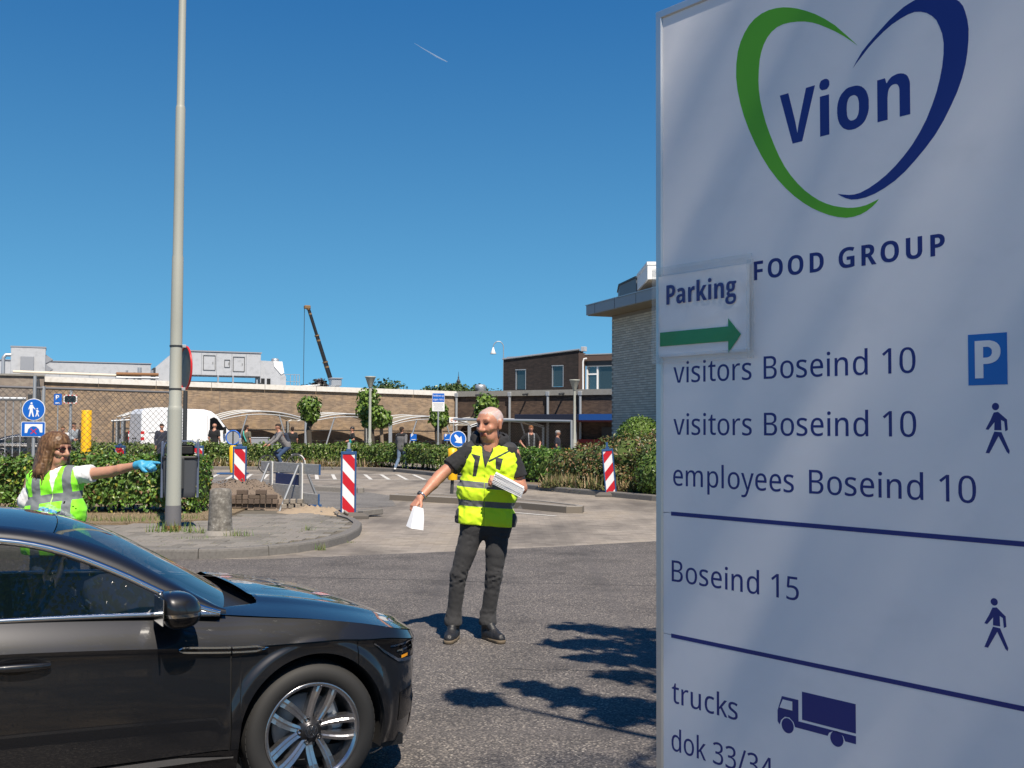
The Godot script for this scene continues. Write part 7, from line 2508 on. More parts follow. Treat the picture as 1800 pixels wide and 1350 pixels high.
func fences() -> void:
	# left chain-link fence
	var a := Vector3(-14.3, 0.1, -24.0)
	var b := Vector3(-8.85, 0.1, -29.4)
	var t := thing("chain_link_fence", "chain-link fence with top rail between hedge and van", "fence", a)
	var d := b - a
	for f in [0.0, 0.5, 0.995]:
		obj("fence_post", tubem([d * f, d * f + Vector3(0, 2.66, 0)], 0.045 if f < 0.9 else 0.06, 8), M.galvanised if f < 0.9 else M.dark_metal, t)
	obj("top_rail", tubem([Vector3(0, 2.62, 0), d * 0.98 + Vector3(0, 2.60, 0)], 0.032, 8), M.post_foot, t)
	wire_mesh(t, Vector3(0, 0.1, 0), d + Vector3(0, 0.1, 0), 2.5, 0.16, 0.0055)
	# barred gate beyond it
	t = thing("barred_gate", "steel bar gate with thick pale top tube at the annex", "gate", Vector3(-21.5, 0.1, -40.0), 14)
	obj("top_tube", tubem([Vector3(-3.0, 2.72, 0), Vector3(3.25, 2.72, 0)], 0.075, 10), M.grey_metal, t)
	obj("bottom_tube", tubem([Vector3(-3.0, 0.4, 0), Vector3(3.25, 0.4, 0)], 0.06, 8), M.galvanised, t)
	for i in 24: obj("bar", tubem([Vector3(-2.9 + i * 0.26, 0.4, 0), Vector3(-2.9 + i * 0.26, 2.66, 0)], 0.022, 6), M.galvanised, t)
	obj("gate_post", boxm(Vector3(0.14, 2.9, 0.14), at(3.4, 1.45, 0), 0.01), M.dark_metal, t)
	# grey fence panel left of the van
	t = thing("bar_fence", "low dark bar fence beside the back of the van", "fence", Vector3(-18.3, 0.1, -54.0), 22)
	obj("top_tube", tubem([Vector3(-1.6, 2.0, 0), Vector3(1.6, 2.2, 0)], 0.05, 8), M.galvanised, t)
	for i in 12: obj("bar", tubem([Vector3(-1.5 + i * 0.27, 0, 0), Vector3(-1.5 + i * 0.27, 2.05, 0)], 0.05, 6), M.dark_metal, t)
	# right chain-link enclosure
	a = Vector3(-1.2, 0.1, -38.6)
	b = Vector3(2.0, 0.1, -36.2)
	t = thing("chain_link_fence", "chain-link enclosure with tube frame behind the square-cut hedge", "fence", a)
	d = b - a
	for f in [0.0, 1.0]: obj("fence_post", tubem([d * f, d * f + Vector3(0, 1.98, 0)], 0.045, 8), M.galvanised, t)
	obj("top_rail", tubem([Vector3(-0.9, 2.02, -0.6), Vector3(0, 2.0, 0), d + Vector3(0, 1.94, 0)], 0.05, 8), M.grey_metal, t)
	wire_mesh(t, Vector3(0, 0.1, 0), d + Vector3(0, 0.1, 0), 1.8, 0.10, 0.0042)
	var tape := thing("barrier_tape", "red and white barrier tape stretched behind the square-cut hedge", "barrier tape", Vector3(0.9, 1.08, -38.2), 18)
	for i in 14: obj("tape_piece", boxm(Vector3(0.24, 0.07, 0.006), at(-1.6 + i * 0.24, -0.02 * sin(i * 0.3), 0, 0, 0, 2)), M.red_reflective if i % 2 else M.white_reflective, tape)
	for x in [-1.75, 1.75]: obj("stake", tubem([Vector3(x, -0.95, 0.02), Vector3(x, 0.1, 0.02)], 0.02, 6), M.dark_metal, tape)
	var lamp := thing("warning_lamp", "small orange warning lamp by the end of the chain-link enclosure", "warning lamp", Vector3(1.9, 0.1, -36.9))
	obj("lamp_case", boxm(Vector3(0.16, 0.22, 0.10), at(0, 0.92, 0), 0.02), mat("lamp_orange", lin(0.72, 0.26, 0.01), 0.4), lamp)
	obj("lamp_stem", tubem([Vector3(0, 0, 0), Vector3(0, 0.82, 0)], 0.02, 6), M.dark_metal, lamp)

func shelters() -> void:
	# five vaulted cycle shelters in a row; the ground falls away a little to the right
	var bike := make_bicycle("parked_bicycle", "black city bicycle parked in the rack under the first shelter")
	meta(bike, "", "bicycle", "bicycles parked under the shelters")
	var bike_used := false
	var tops := [2.30, 2.22, 2.13, 2.04, 1.94]
	for i in 5:
		var p0 := Vector3(-15.71, 0, -57.8) + WALL_ALONG * 4.8 * (i - 1)
		var t := thing("cycle_shelter", ["vaulted cycle shelter nearest the white van", "vaulted cycle shelter behind the riding cyclist", "vaulted cycle shelter behind the lopsided ball tree", "vaulted cycle shelter behind the strolling man", "vaulted cycle shelter behind the male warden"][i], "cycle shelter", p0, rad_to_deg(atan2(0.3903, 0.9207)), "vaulted cycle shelters along the hall")
		var L := 4.72
		var H: float = tops[i]
		var rise := 0.42
		var depth := 5.2
		# membrane
		var s := S()
		var rows := []
		for z in 7:
			var row := PackedVector3Array()
			for x in 21:
				var f := x / 20.0
				var back := z / 6.0
				row.append(Vector3(f * L, H + 0.06 + (rise + 0.12 * back) * 4.0 * f * (1.0 - f) + 0.02 * back, -back * depth))
			rows.append(row)
		surf(s, rows)
		obj("membrane_roof", done(s), M.membrane, t)
		# front and back arch, two tubes with webs
		for z in [0.04, -2.6, -depth]:
			var up := []
			var lo := []
			for x in 17:
				var f := x / 16.0
				var back: float = -z / depth if z < 0 else 0.0
				var y: float = H + (rise + 0.12 * back) * 4.0 * f * (1.0 - f) + 0.02 * back
				up.append(Vector3(f * L, y + 0.06, z))
				lo.append(Vector3(f * L, y - 0.10 + 0.06 * (1.0 - 4.0 * f * (1.0 - f)), z))
			obj("arch", tubem(up, 0.038, 6), M.galvanised, t)
			if z > 0: obj("arch", tubem(lo, 0.028, 6), M.galvanised, t)
		for x in [0.0, L]:
			obj("post", tubem([Vector3(x, -0.3, 0), Vector3(x, H, 0)], 0.075, 8), M.grey_metal, t)
			obj("back_post", tubem([Vector3(x, -0.3, -depth), Vector3(x, H, -depth)], 0.075, 8), M.galvanised, t)
		for q in [[1.55, 2.35], [3.25, 2.45]]:
			var foot: float = q[0] - 0.75 if q[0] < 2.4 else q[0] + 0.75
			obj("strut", tubem([Vector3(q[0], H + 0.32, 0), Vector3(foot, 0.0, 0)], 0.045, 6), M.grey_metal, t)
		for q in [0.25, 0.5, 0.75]:
			obj("purlin", tubem([Vector3(q * L, H + 0.02 + rise * 4.0 * q * (1.0 - q), 0), Vector3(q * L, H + 0.04 + (rise + 0.12) * 4.0 * q * (1.0 - q), -depth)], 0.03, 5), M.galvanised, t)
		obj("rack_rail", tubem([Vector3(0.1, 1.72 - i * 0.02, -depth + 0.1), Vector3(L - 0.1, 1.72 - i * 0.02, -depth + 0.1)], 0.04, 6), M.grey_metal, t)
		obj("rack", boxm(Vector3(L - 0.3, 0.05, 0.1), at(L * 0.5, 0.55, -2.0)), M.galvanised, t)
		for k in 5:
			if i == 0 or (i == 1 and k == 0): continue
			var along := 0.5 + k * 0.85
			var pos := p0 + WALL_ALONG * along - WALL_OUT * (1.6 + 0.3 * (k % 2)) + Vector3(0, 0.05 - i * 0.06 + 0.1, 0)
			var tn := rad_to_deg(atan2(0.3903, 0.9207)) + 90 + 7 * ((k * 7 + i * 3) % 5 - 2)
			var lab: String = "city bicycle parked in the rack under the shelter " + ["", "behind the riding cyclist", "behind the lopsided ball tree", "behind the strolling man", "behind the male warden"][i]
			if not bike_used:
				bike.position = pos
				bike.rotation.y = deg_to_rad(tn)
				bike.set_meta("label", lab)
				bike_used = true
			else: dup(bike, pos, tn, lab)
	# a grey locker box
	var lk := thing("grey_locker", "grey box container standing at the second shelter behind cyclist", "container", Vector3(-12.6, 0.1, -53.5), 8)
	obj("box", boxm(Vector3(1.15, 1.15, 0.9), at(0, 0.6, 0), 0.03), M.unit_grey, lk)
	obj("lid", boxm(Vector3(1.2, 0.06, 0.95), at(0, 1.2, 0), 0.02), M.grey_metal, lk)

func make_bicycle(called: String, label: String) -> Node3D:
	var t := thing(called, label, "bicycle")
	var black: Material = M.black_rubber
	for x in [-0.53, 0.53]:
		var w := Node3D.new()
		w.name = "wheel"
		t.add_child(w, true)
		obj("tyre", tubem(ring_pts(Vector3(x, 0.345, 0), 0.335, 28, Vector3.RIGHT, Vector3.UP), 0.02, 6, false), black, w)
		obj("rim", tubem(ring_pts(Vector3(x, 0.345, 0), 0.312, 28, Vector3.RIGHT, Vector3.UP), 0.009, 4, false), M.galvanised, w)
		var s := S()
		for k in 12:
			var a := TAU * k / 12.0
			tube(s, [Vector3(x, 0.345, 0.02 * (1 if k % 2 else -1)), Vector3(x + cos(a) * 0.31, 0.345 + sin(a) * 0.31, 0)], 0.003, 3, false)
		obj("spokes", done(s), M.galvanised, w).set_meta("kind", "stuff")
	var f := S()
	var bb := Vector3(-0.06, 0.30, 0)
	tube(f, [bb, Vector3(-0.24, 0.84, 0)], 0.016, 6)
	tube(f, [bb, Vector3(0.38, 0.78, 0)], 0.019, 6)
	tube(f, [Vector3(-0.20, 0.70, 0), Vector3(0.37, 0.82, 0)], 0.015, 6)
	tube(f, [Vector3(0.35, 0.95, 0), Vector3(0.42, 0.66, 0), Vector3(0.53, 0.345, 0)], 0.016, 6)
	for z in [-0.05, 0.05]:
		tube(f, [Vector3(-0.53, 0.345, z), bb], 0.010, 5)
		tube(f, [Vector3(-0.53, 0.345, z), Vector3(-0.20, 0.72, 0)], 0.008, 5)
	obj("frame", done(f), M.black_plastic, t)
	obj("handlebar", tubem([Vector3(0.20, 1.06, -0.28), Vector3(0.33, 1.08, -0.2), Vector3(0.36, 1.04, 0), Vector3(0.33, 1.08, 0.2), Vector3(0.20, 1.06, 0.28)], 0.014, 6), M.galvanised, t)
	obj("stem", tubem([Vector3(0.36, 0.92, 0), Vector3(0.36, 1.05, 0)], 0.014, 6), M.galvanised, t)
	var sd := S()
	var rows := []
	for e in [[-0.16, 0.09, 0.02], [-0.10, 0.10, 0.035], [0.0, 0.055, 0.03], [0.12, 0.025, 0.02]]:
		var row := PackedVector3Array()
		for k in 8: row.append(Vector3(-0.27 + e[0], 0.90 + sin(TAU * k / 8.0) * e[2], cos(TAU * k / 8.0) * e[1]))
		rows.append(row)
	surf(sd, rows, true)
	fan(sd, rows[0])
	fan(sd, rows[-1])
	obj("saddle", done(sd), M.black_plastic, t)
	obj("rear_mudguard", tubem(ring_pts(Vector3(-0.53, 0.345, 0), 0.37, 28, Vector3.RIGHT, Vector3.UP).slice(5, 17), 0.026, 5), M.white_matt, t)
	obj("tail_lamp", boxm(Vector3(0.03, 0.05, 0.05), at(-0.88, 0.52, 0)), M.sign_red, t)
	obj("carrier", boxm(Vector3(0.36, 0.02, 0.12), at(-0.55, 0.74, 0)), M.black_plastic, t)
	obj("crank", tubem([bb + Vector3(0.0, 0.16, 0.09), bb + Vector3(0, 0.16, 0.05), bb + Vector3(0, -0.16, -0.05), bb + Vector3(0, -0.16, -0.09)], 0.012, 5), M.galvanised, t)
	obj("chain_case", boxm(Vector3(0.50, 0.09, 0.02), at(-0.30, 0.33, 0.05, 0, 0, -5), 0.01), M.black_plastic, t)
	return t

func van_and_parked_car() -> void:
	var t := thing("delivery_van", "white high-roof delivery van parked behind the wire fence", "van", Vector3(-17.72, 0.12, -50.8), 36)
	var white := mat("van_white", lin(0.76, 0.77, 0.79), 0.3)
	white.clearcoat_enabled = true
	# body as stacked outlines across the width, edges drawn in
	var side := pv([0.0, 0.38, 0.02, 1.2, 0.05, 2.30, 0.13, 2.46, 0.30, 2.53, 1.6, 2.57, 3.05, 2.54, 3.4, 2.46, 3.72, 2.22, 4.22, 1.56, 4.7, 1.36, 5.0, 1.16, 5.1, 0.85, 5.08, 0.40])
	var s := S()
	var rows := []
	for e in [[0.975, 0.06], [0.955, 0.025], [0.90, 0.0], [-0.90, 0.0], [-0.955, 0.025], [-0.975, 0.06]]:
		var row := PackedVector3Array()
		for i in side.size():
			var p := side[i]
			var c := Vector2(2.5, 1.3)
			var d := (c - p).normalized()
			row.append(Vector3(p.x + d.x * e[1], p.y + d.y * e[1], e[0] - signf(e[0]) * maxf(0.0, p.y - 1.2) * 0.09))
		rows.append(row)
	surf(s, rows, true, false)
	for k in [0, 5]:
		var pl := PackedVector2Array()
		for v in rows[k]: pl.append(Vector2(v.x, v.y))
		var ids := Geometry2D.triangulate_polygon(pl)
		s.set_smooth_group(-1)
		for q in range(0, ids.size(), 3):
			if k == 0: tr3(s, rows[k][ids[q]], rows[k][ids[q + 2]], rows[k][ids[q + 1]])
			else: tr3(s, rows[k][ids[q]], rows[k][ids[q + 1]], rows[k][ids[q + 2]])
	obj("body", done(s), white, t)
	var lean := func(y): return 0.976 - maxf(0.0, y - 1.2) * 0.09
	for sd in [1.0, -1.0]:
		var w := S()
		var poly := [Vector2(3.28, 1.52), Vector2(3.30, 2.10), Vector2(3.50, 2.18), Vector2(3.66, 2.10), Vector2(4.05, 1.56)]
		w.set_smooth_group(-1)
		var ring := PackedVector3Array()
		for p in poly: ring.append(Vector3(p.x, p.y, (0.981 - maxf(0.0, p.y - 1.2) * 0.09) * sd))
		fan(w, ring, sd < 0)
		obj("cab_window", done(w), M.gloss_black, t)
		obj("door_rail", boxm(Vector3(1.15, 0.035, 0.01), at(0.95, 1.42, 0.962 * sd)), M.dark_metal, t)
		obj("rub_strip", boxm(Vector3(3.6, 0.08, 0.02), at(1.9, 0.72, 0.98 * sd), 0.005), M.unit_grey, t)
		for x in [1.85, 3.18]:
			obj("panel_seam", boxm(Vector3(0.012, 1.5, 0.006), Transform3D(Basis(Vector3.RIGHT, -0.09 * sd), Vector3(x, 1.5, 0.951 * sd))), M.unit_grey, t)
		var tl := Node3D.new()
		tl.name = "tail_lamp"
		t.add_child(tl, true)
		for e in [[1.42, M.sign_red], [1.28, M.sign_white], [1.14, M.sign_red]]:
			obj("lens", boxm(Vector3(0.16, 0.135, 0.03), at(0.085, e[0], 0.965 * sd), 0.005), e[1], tl)
		var mr := obj("door_mirror", boxm(Vector3(0.10, 0.34, 0.2), at(3.95, 1.55, 1.16 * sd), 0.03), M.black_plastic, t)
		obj("mirror_arm", boxm(Vector3(0.06, 0.06, 0.2), at(3.97, 1.45, 1.02 * sd)), M.black_plastic, mr)
		for x in [0.95, 4.25]:
			var wheel := obj("wheel", lathem([Vector2(0.02, -0.1), Vector2(0.22, -0.1), Vector2(0.34, -0.1), Vector2(0.35, 0.0), Vector2(0.34, 0.1), Vector2(0.22, 0.11), Vector2(0.02, 0.1)], 24, Transform3D(Basis(Vector3.RIGHT, Vector3(0, 0, sd), Vector3.UP), Vector3(x, 0.35, 0.89 * sd))), M.black_rubber, t)
			obj("hub_cap", lathem([Vector2(0.19, 0.112), Vector2(0.02, 0.13)], 16, Transform3D(Basis(Vector3.RIGHT, Vector3(0, 0, sd), Vector3.UP), Vector3(x, 0.35, 0.89 * sd))), M.galvanised, wheel)
	s = S()
	s.set_smooth_group(-1)
	quad(s, Vector3(4.26, 1.60, 0.80), Vector3(3.75, 2.24, 0.72), Vector3(3.75, 2.24, -0.72), Vector3(4.26, 1.60, -0.80))
	obj("windscreen", done(s), M.gloss_black, t)
	obj("rear_door_seam", boxm(Vector3(0.01, 1.9, 0.02), at(-0.002, 1.4, 0, 0, 0, -1)), M.unit_grey, t)
	for z in [-0.45, 0.45]: obj("rear_handle", boxm(Vector3(0.04, 0.06, 0.16), at(-0.01, 1.15, z * 0.4), 0.01), M.black_plastic, t)
	obj("bumper", boxm(Vector3(0.2, 0.22, 1.9), at(0.02, 0.48, 0), 0.04), M.dark_metal, t)
	obj("front_bumper", boxm(Vector3(0.25, 0.35, 1.9), at(5.02, 0.52, 0), 0.08), M.dark_metal, t)
	# a dark estate parked at the annex, mostly hidden
	var k := get_node("car")
	dup(k, Vector3(-19.4, 0.12, -47.6), 18, "dark car parked behind the fence next to yellow pillar")

func lamps() -> void:
	for q in [[Vector3(2.93, 0.1, -50.5), 3.98, "slim park lamp with inverted cone head before the brown wing", "park_lamp"], [Vector3(-6.35, 0.1, -48.4), 3.98, "park lamp whose cone head rises above the lopsided ball tree", "park_lamp"]]:
		var t := thing(q[3], q[2], "street lamp", q[0], 0, "park lamps with cone heads")
		var h: float = q[1]
		obj("pole", lathem([Vector2(0.09, -0.1), Vector2(0.085, 1.2), Vector2(0.065, 1.25), Vector2(0.055, h - 0.45)], 12), M.post_paint, t)
		obj("lamp_cone", lathem([Vector2(0.07, h - 0.47), Vector2(0.09, h - 0.43), Vector2(0.22, h - 0.03), Vector2(0.25, h), Vector2(0.24, h + 0.04), Vector2(0.01, h + 0.05)], 20), M.post_paint, t)

# ------------------------------------------------------------------ people: smooth bodies from joints
# shape list entries: [a, b, ra, rb, flat (depth factor along z), blend, sign]; sign < 0 carves
func body_mesh(shapes: Array, cell: float, cuts := [], fold := 0.0, fold_freq := 9.0, fold_seed := 1, paint = null) -> ArrayMesh:
	var lo := Vector3.ONE * 1e9
	var hi := -lo
	for e in shapes:
		if e[6] < 0: continue
		var m: float = maxf(e[2], e[3]) + cell * 3.0 + e[5]
		lo = lo.min(e[0] - Vector3.ONE * m).min(e[1] - Vector3.ONE * m)
		hi = hi.max(e[0] + Vector3.ONE * m).max(e[1] + Vector3.ONE * m)
	var nx := int((hi.x - lo.x) / cell) + 2
	var ny := int((hi.y - lo.y) / cell) + 2
	var nz := int((hi.z - lo.z) / cell) + 2
	var f := PackedFloat32Array()
	f.resize(nx * ny * nz)
	f.fill(10.0)
	for e in shapes:
		var a: Vector3 = e[0]
		var b: Vector3 = e[1]
		var ra: float = e[2]
		var rb: float = e[3]
		var fl: float = e[4]
		var k: float = e[5]
		var neg: bool = e[6] < 0
		var m: float = maxf(ra, rb) + cell * 2.5 + k
		var l0 := ((a.min(b) - Vector3.ONE * m) - lo) / cell
		var l1 := ((a.max(b) + Vector3.ONE * m) - lo) / cell
		var az := a.z
		var ab := b - a
		ab.z /= fl
		var len2 := maxf(ab.length_squared(), 1e-9)
		for z in range(maxi(0, int(l0.z)), mini(nz, int(l1.z) + 1)):
			var pz := (lo.z + z * cell - az) / fl
			for y in range(maxi(0, int(l0.y)), mini(ny, int(l1.y) + 1)):
				var py := lo.y + y * cell - a.y
				var row := (z * ny + y) * nx
				for x in range(maxi(0, int(l0.x)), mini(nx, int(l1.x) + 1)):
					var p := Vector3(lo.x + x * cell - a.x, py, pz)
					var t := clampf(p.dot(ab) / len2, 0.0, 1.0)
					var d := (p - ab * t).length() - lerpf(ra, rb, t)
					if fl < 1.0: d *= lerpf(fl, 1.0, 0.5)
					var o := f[row + x]
					if neg:
						d = -d
						var h := maxf(k - absf(o - d), 0.0) / k
						f[row + x] = maxf(o, d) + h * h * k * 0.25
					else:
						var h := maxf(k - absf(o - d), 0.0) / k
						f[row + x] = minf(o, d) - h * h * k * 0.25
	var nf := noise(FastNoiseLite.TYPE_SIMPLEX_SMOOTH, fold_freq, fold_seed, 2)
	var near := cell * 3.0 + fold
	for z in nz:
		for y in ny:
			var row := (z * ny + y) * nx
			for x in nx:
				var v := f[row + x]
				if v > near or v < -near: continue
				var p := lo + Vector3(x, y, z) * cell
				if fold > 0.0:
					var w := nf.get_noise_3d(p.x * 0.8 - p.y * 0.5, p.y * 1.1 + p.x * 0.8, p.z * 0.7)
					var amp := fold
					if fold_seed == 11: amp *= 0.5 + 2.0 * exp(-pow((p.y - 0.51) / 0.10, 2.0)) + 1.0 * exp(-pow((p.y - 0.19) / 0.07, 2.0)) + 1.2 * exp(-pow((p.y - 0.85) / 0.07, 2.0))
					v += (absf(w) - 0.22) * amp
				for c in cuts:
					v = maxf(v, p.dot(c[0]) - c[1])
				f[row + x] = v
	# surface nets
	var vid := {}
	var pos := PackedVector3Array()
	var cols := PackedColorArray()
	var idx := PackedInt32Array()
	var sx := 1
	var sy := nx
	var sz := nx * ny
	for z in nz - 1:
		for y in ny - 1:
			for x in nx - 1:
				var i := (z * ny + y) * nx + x
				var v0 := f[i]
				if v0 > cell * 2.0 or v0 < -cell * 2.0: continue
				var mask := 0
				var c := [v0, f[i + sx], f[i + sy], f[i + sx + sy], f[i + sz], f[i + sx + sz], f[i + sy + sz], f[i + sx + sy + sz]]
				for q in 8:
					if c[q] < 0.0: mask |= 1 << q
				if mask == 0 or mask == 255: continue
				var sum := Vector3.ZERO
				var n := 0
				for e in [[0, 1], [2, 3], [4, 5], [6, 7], [0, 2], [1, 3], [4, 6], [5, 7], [0, 4], [1, 5], [2, 6], [3, 7]]:
					var fa: float = c[e[0]]
					var fb: float = c[e[1]]
					if (fa < 0.0) == (fb < 0.0): continue
					var t := fa / (fa - fb)
					var pa := Vector3(e[0] & 1, (e[0] >> 1) & 1, (e[0] >> 2) & 1)
					var pb := Vector3(e[1] & 1, (e[1] >> 1) & 1, (e[1] >> 2) & 1)
					sum += pa.lerp(pb, t)
					n += 1
				vid[i] = pos.size()
				var w := lo + (Vector3(x, y, z) + sum / n) * cell
				pos.append(w)
				if paint != null: cols.append(paint.call(w))
	for i in vid:
		var neg: bool = f[i] < 0.0
		for ax in 3:
			var s1: int = [sx, sy, sz][ax]
			if (f[i + s1] < 0.0) == neg: continue
			var s2: int = [sy, sz, sx][ax]
			var s3: int = [sz, sx, sy][ax]
			if not (vid.has(i - s2) and vid.has(i - s3) and vid.has(i - s2 - s3)): continue
			var q0: int = vid[i]
			var q1: int = vid[i - s2]
			var q2: int = vid[i - s2 - s3]
			var q3: int = vid[i - s3]
			if neg: idx.append_array(PackedInt32Array([q0, q2, q1, q0, q3, q2]))
			else: idx.append_array(PackedInt32Array([q0, q1, q2, q0, q2, q3]))
	var nrm := PackedVector3Array()
	nrm.resize(pos.size())
	for t in range(0, idx.size(), 3):
		var a := pos[idx[t]]
		var fn := (pos[idx[t + 2]] - a).cross(pos[idx[t + 1]] - a)
		for q in 3: nrm[idx[t + q]] += fn
	for i in nrm.size(): nrm[i] = nrm[i].normalized()
	var uv := PackedVector2Array()
	for p in pos: uv.append(Vector2(p.x, p.y))
	var arr := []
	arr.resize(Mesh.ARRAY_MAX)
	arr[Mesh.ARRAY_VERTEX] = pos
	arr[Mesh.ARRAY_NORMAL] = nrm
	arr[Mesh.ARRAY_TEX_UV] = uv
	if paint != null: arr[Mesh.ARRAY_COLOR] = cols
	arr[Mesh.ARRAY_INDEX] = idx
	var am := ArrayMesh.new()
	if pos.size(): am.add_surface_from_arrays(Mesh.PRIMITIVE_TRIANGLES, arr)
	return am

func bone(a: Vector3, b: Vector3, ra: float, rb: float, flat := 1.0, k := 0.014, sgn := 1) -> Array:
	return [a, b, ra, rb, flat, k, sgn]

func V(x: float, y: float, z: float) -> Vector3:
	return Vector3(x, y, z)

# head with face, turned by basis b about its centre c; size 1 = 0.235 m high
func head_shapes(c: Vector3, b: Basis, k := 1.0) -> Array:
	var out := []
	for e in [
		[V(0, 0.035, -0.020), V(0, 0.035, 0.010), 0.092, 0.086, 0.02, 1], [V(0, -0.03, 0.030), V(0, -0.055, 0.035), 0.066, 0.056, 0.03, 1], [V(-0.025, -0.095, 0.052), V(0.025, -0.095, 0.052), 0.028, 0.028, 0.03, 1],
		[V(0, 0.022, 0.098), V(0, -0.024, 0.120), 0.011, 0.017, 0.016, 1], [V(-0.014, -0.030, 0.106), V(0.014, -0.030, 0.106), 0.011, 0.011, 0.012, 1], [V(-0.042, 0.040, 0.083), V(0.042, 0.040, 0.083), 0.016, 0.016, 0.014, 1],
		[V(-0.050, -0.020, 0.068), V(-0.040, -0.030, 0.075), 0.022, 0.02, 0.02, 1], [V(0.050, -0.020, 0.068), V(0.040, -0.030, 0.075), 0.022, 0.02, 0.02, 1],
		[V(-0.034, 0.016, 0.108), V(-0.030, 0.016, 0.108), 0.016, 0.016, 0.012, -1], [V(0.034, 0.016, 0.108), V(0.030, 0.016, 0.108), 0.016, 0.016, 0.012, -1],
		[V(-0.020, -0.062, 0.090), V(0.020, -0.062, 0.090), 0.010, 0.010, 0.010, 1], [V(-0.018, -0.074, 0.086), V(0.018, -0.074, 0.086), 0.011, 0.011, 0.008, 1], [V(-0.022, -0.067, 0.104), V(0.022, -0.067, 0.104), 0.004, 0.004, 0.006, -1],
		[V(-0.090, 0.020, -0.008), V(-0.088, -0.030, -0.002), 0.017, 0.012, 0.01, 1], [V(0.090, 0.020, -0.008), V(0.088, -0.030, -0.002), 0.017, 0.012, 0.01, 1]]:
		out.append(bone(c + b * (e[0] * k), c + b * (e[1] * k), e[2] * k, e[3] * k, 1.0, e[4] * k, e[5]))
	return out

# a hand: palm from wrist w along d, fingers bent towards curl; n is the back of the hand
func hand_shapes(w: Vector3, d: Vector3, n: Vector3, thumb: float, bends: Array, k := 1.0) -> Array:
	var out := []
	d = d.normalized()
	n = (n - d * n.dot(d)).normalized()
	var s := d.cross(n)
	for j in 4:
		var off := (j - 1.5) * 0.0205 * k
		var root := w + d * (0.088 - 0.004 * absf(j - 1.3)) * k + s * off
		out.append(bone(w + d * 0.01 * k + s * off * 0.6, root, 0.0155 * k, 0.0125 * k, 1.0, 0.008))
		var L: float = [0.072, 0.080, 0.074, 0.058][j] * k
		var dir := d
		var p := root
		for q in 3:
			dir = dir.rotated(s, -float(bends[j]) * [0.6, 1.0, 0.7][q])
			var e: Vector3 = p + dir * L * [0.45, 0.32, 0.26][q]
			out.append(bone(p, e, [0.0105, 0.0098, 0.009][q] * k, [0.0098, 0.009, 0.0075][q] * k, 1.0, 0.003))
			p = e
	var tr := w + d * 0.028 * k + s * thumb * 0.03 * k
	var td := (d * 0.75 + s * thumb * 0.55 - n * 0.35).normalized()
	out.append(bone(w + d * 0.012 * k, tr, 0.016 * k, 0.0145 * k, 1.0, 0.01))
	out.append(bone(tr, tr + td * 0.042 * k, 0.0135 * k, 0.0115 * k, 1.0, 0.005))
	out.append(bone(tr + td * 0.042 * k, tr + td * 0.04 * k + (td + d * 0.6).normalized() * 0.032 * k, 0.0115 * k, 0.009 * k, 1.0, 0.003))
	return out

func cloth_mat(called: String, c: Color, rough := 0.9) -> StandardMaterial3D:
	if M.has(called): return M[called]
	var m := mat(called, c, rough)
	m.albedo_texture = M.weave
	tri(m, 3.0)
	m.rim_enabled = true
	m.rim = 0.25
	return m

func skin_paint(c: Vector3, b: Basis, k: float, base: Color, hair: Color, bald: bool) -> Callable:
	var inv := b.inverse()
	return func(p: Vector3) -> Color:
		var q: Vector3 = inv * (p - c) / k
		var o := base
		if q.length() > 0.2: return o
		if q.z > 0.06 and absf(q.y + 0.067) < 0.013 and absf(q.x) < 0.026: o = Color(base.r * 0.72, base.g * 0.45, base.b * 0.45)
		if q.z > 0.055 and absf(q.y - 0.045) < 0.007 and absf(absf(q.x) - 0.034) < 0.02: o = Color(base.r * 0.55, base.g * 0.5, base.b * 0.5)
		if q.z > 0.06 and absf(q.y - 0.016) < 0.0065 and absf(absf(q.x) - 0.032) < 0.014: o = Color(0.05, 0.035, 0.03)
		if bald:
			var jit := sin(p.x * 310.0) * sin(p.y * 270.0 + p.z * 330.0) * 0.006
			var line := 0.088 if q.z > 0.05 else lerpf(0.012, 0.088, clampf((q.z - 0.012) / 0.038, 0.0, 1.0))
			if q.z < -0.02: line = -0.035 + (q.z + 0.09) * 0.4
			if q.y > line + jit and not (absf(q.x) > 0.086 and q.y < 0.035): o = hair.lerp(base, 0.10 + 0.22 * absf(sin(p.x * 140.0 + p.z * 90.0)) + (0.25 if q.y > 0.10 else 0.0))
		return o

func build_people() -> void:
	M.weave = ntex(noise(FastNoiseLite.TYPE_SIMPLEX_SMOOTH, 0.06, 101, 4, 0.6), 256, [[0.0, grey(0.78)], [0.5, grey(0.95)], [1.0, grey(1.0)]])
	var sm := mat("skin", Color.WHITE, 0.5)
	sm.vertex_color_use_as_albedo = true
	sm.subsurf_scatter_enabled = true
	sm.subsurf_scatter_strength = 0.08
	build_man()
	build_woman()
	build_crowd()

func joined_mesh(list: Array) -> ArrayMesh:
	var am := ArrayMesh.new()
	for m in list:
		for i in m.get_surface_count(): am.add_surface_from_arrays(Mesh.PRIMITIVE_TRIANGLES, m.surface_get_arrays(i))
	return am

# flat dye pattern for a garment, laid over its front in the wearer's own x and y
func garment_mat(called: String, im: Image, x0: float, y1: float, w: float, h: float) -> StandardMaterial3D:
	var m := mat(called, Color.WHITE, 0.75)
	m.albedo_texture = ImageTexture.create_from_image(im)
	m.uv1_scale = Vector3(1.0 / w, -1.0 / h, 1)
	m.uv1_offset = Vector3(-x0 / w, y1 / h, 0)
	m.texture_repeat = false
	m.rim_enabled = true
	m.rim = 0.2
	return m

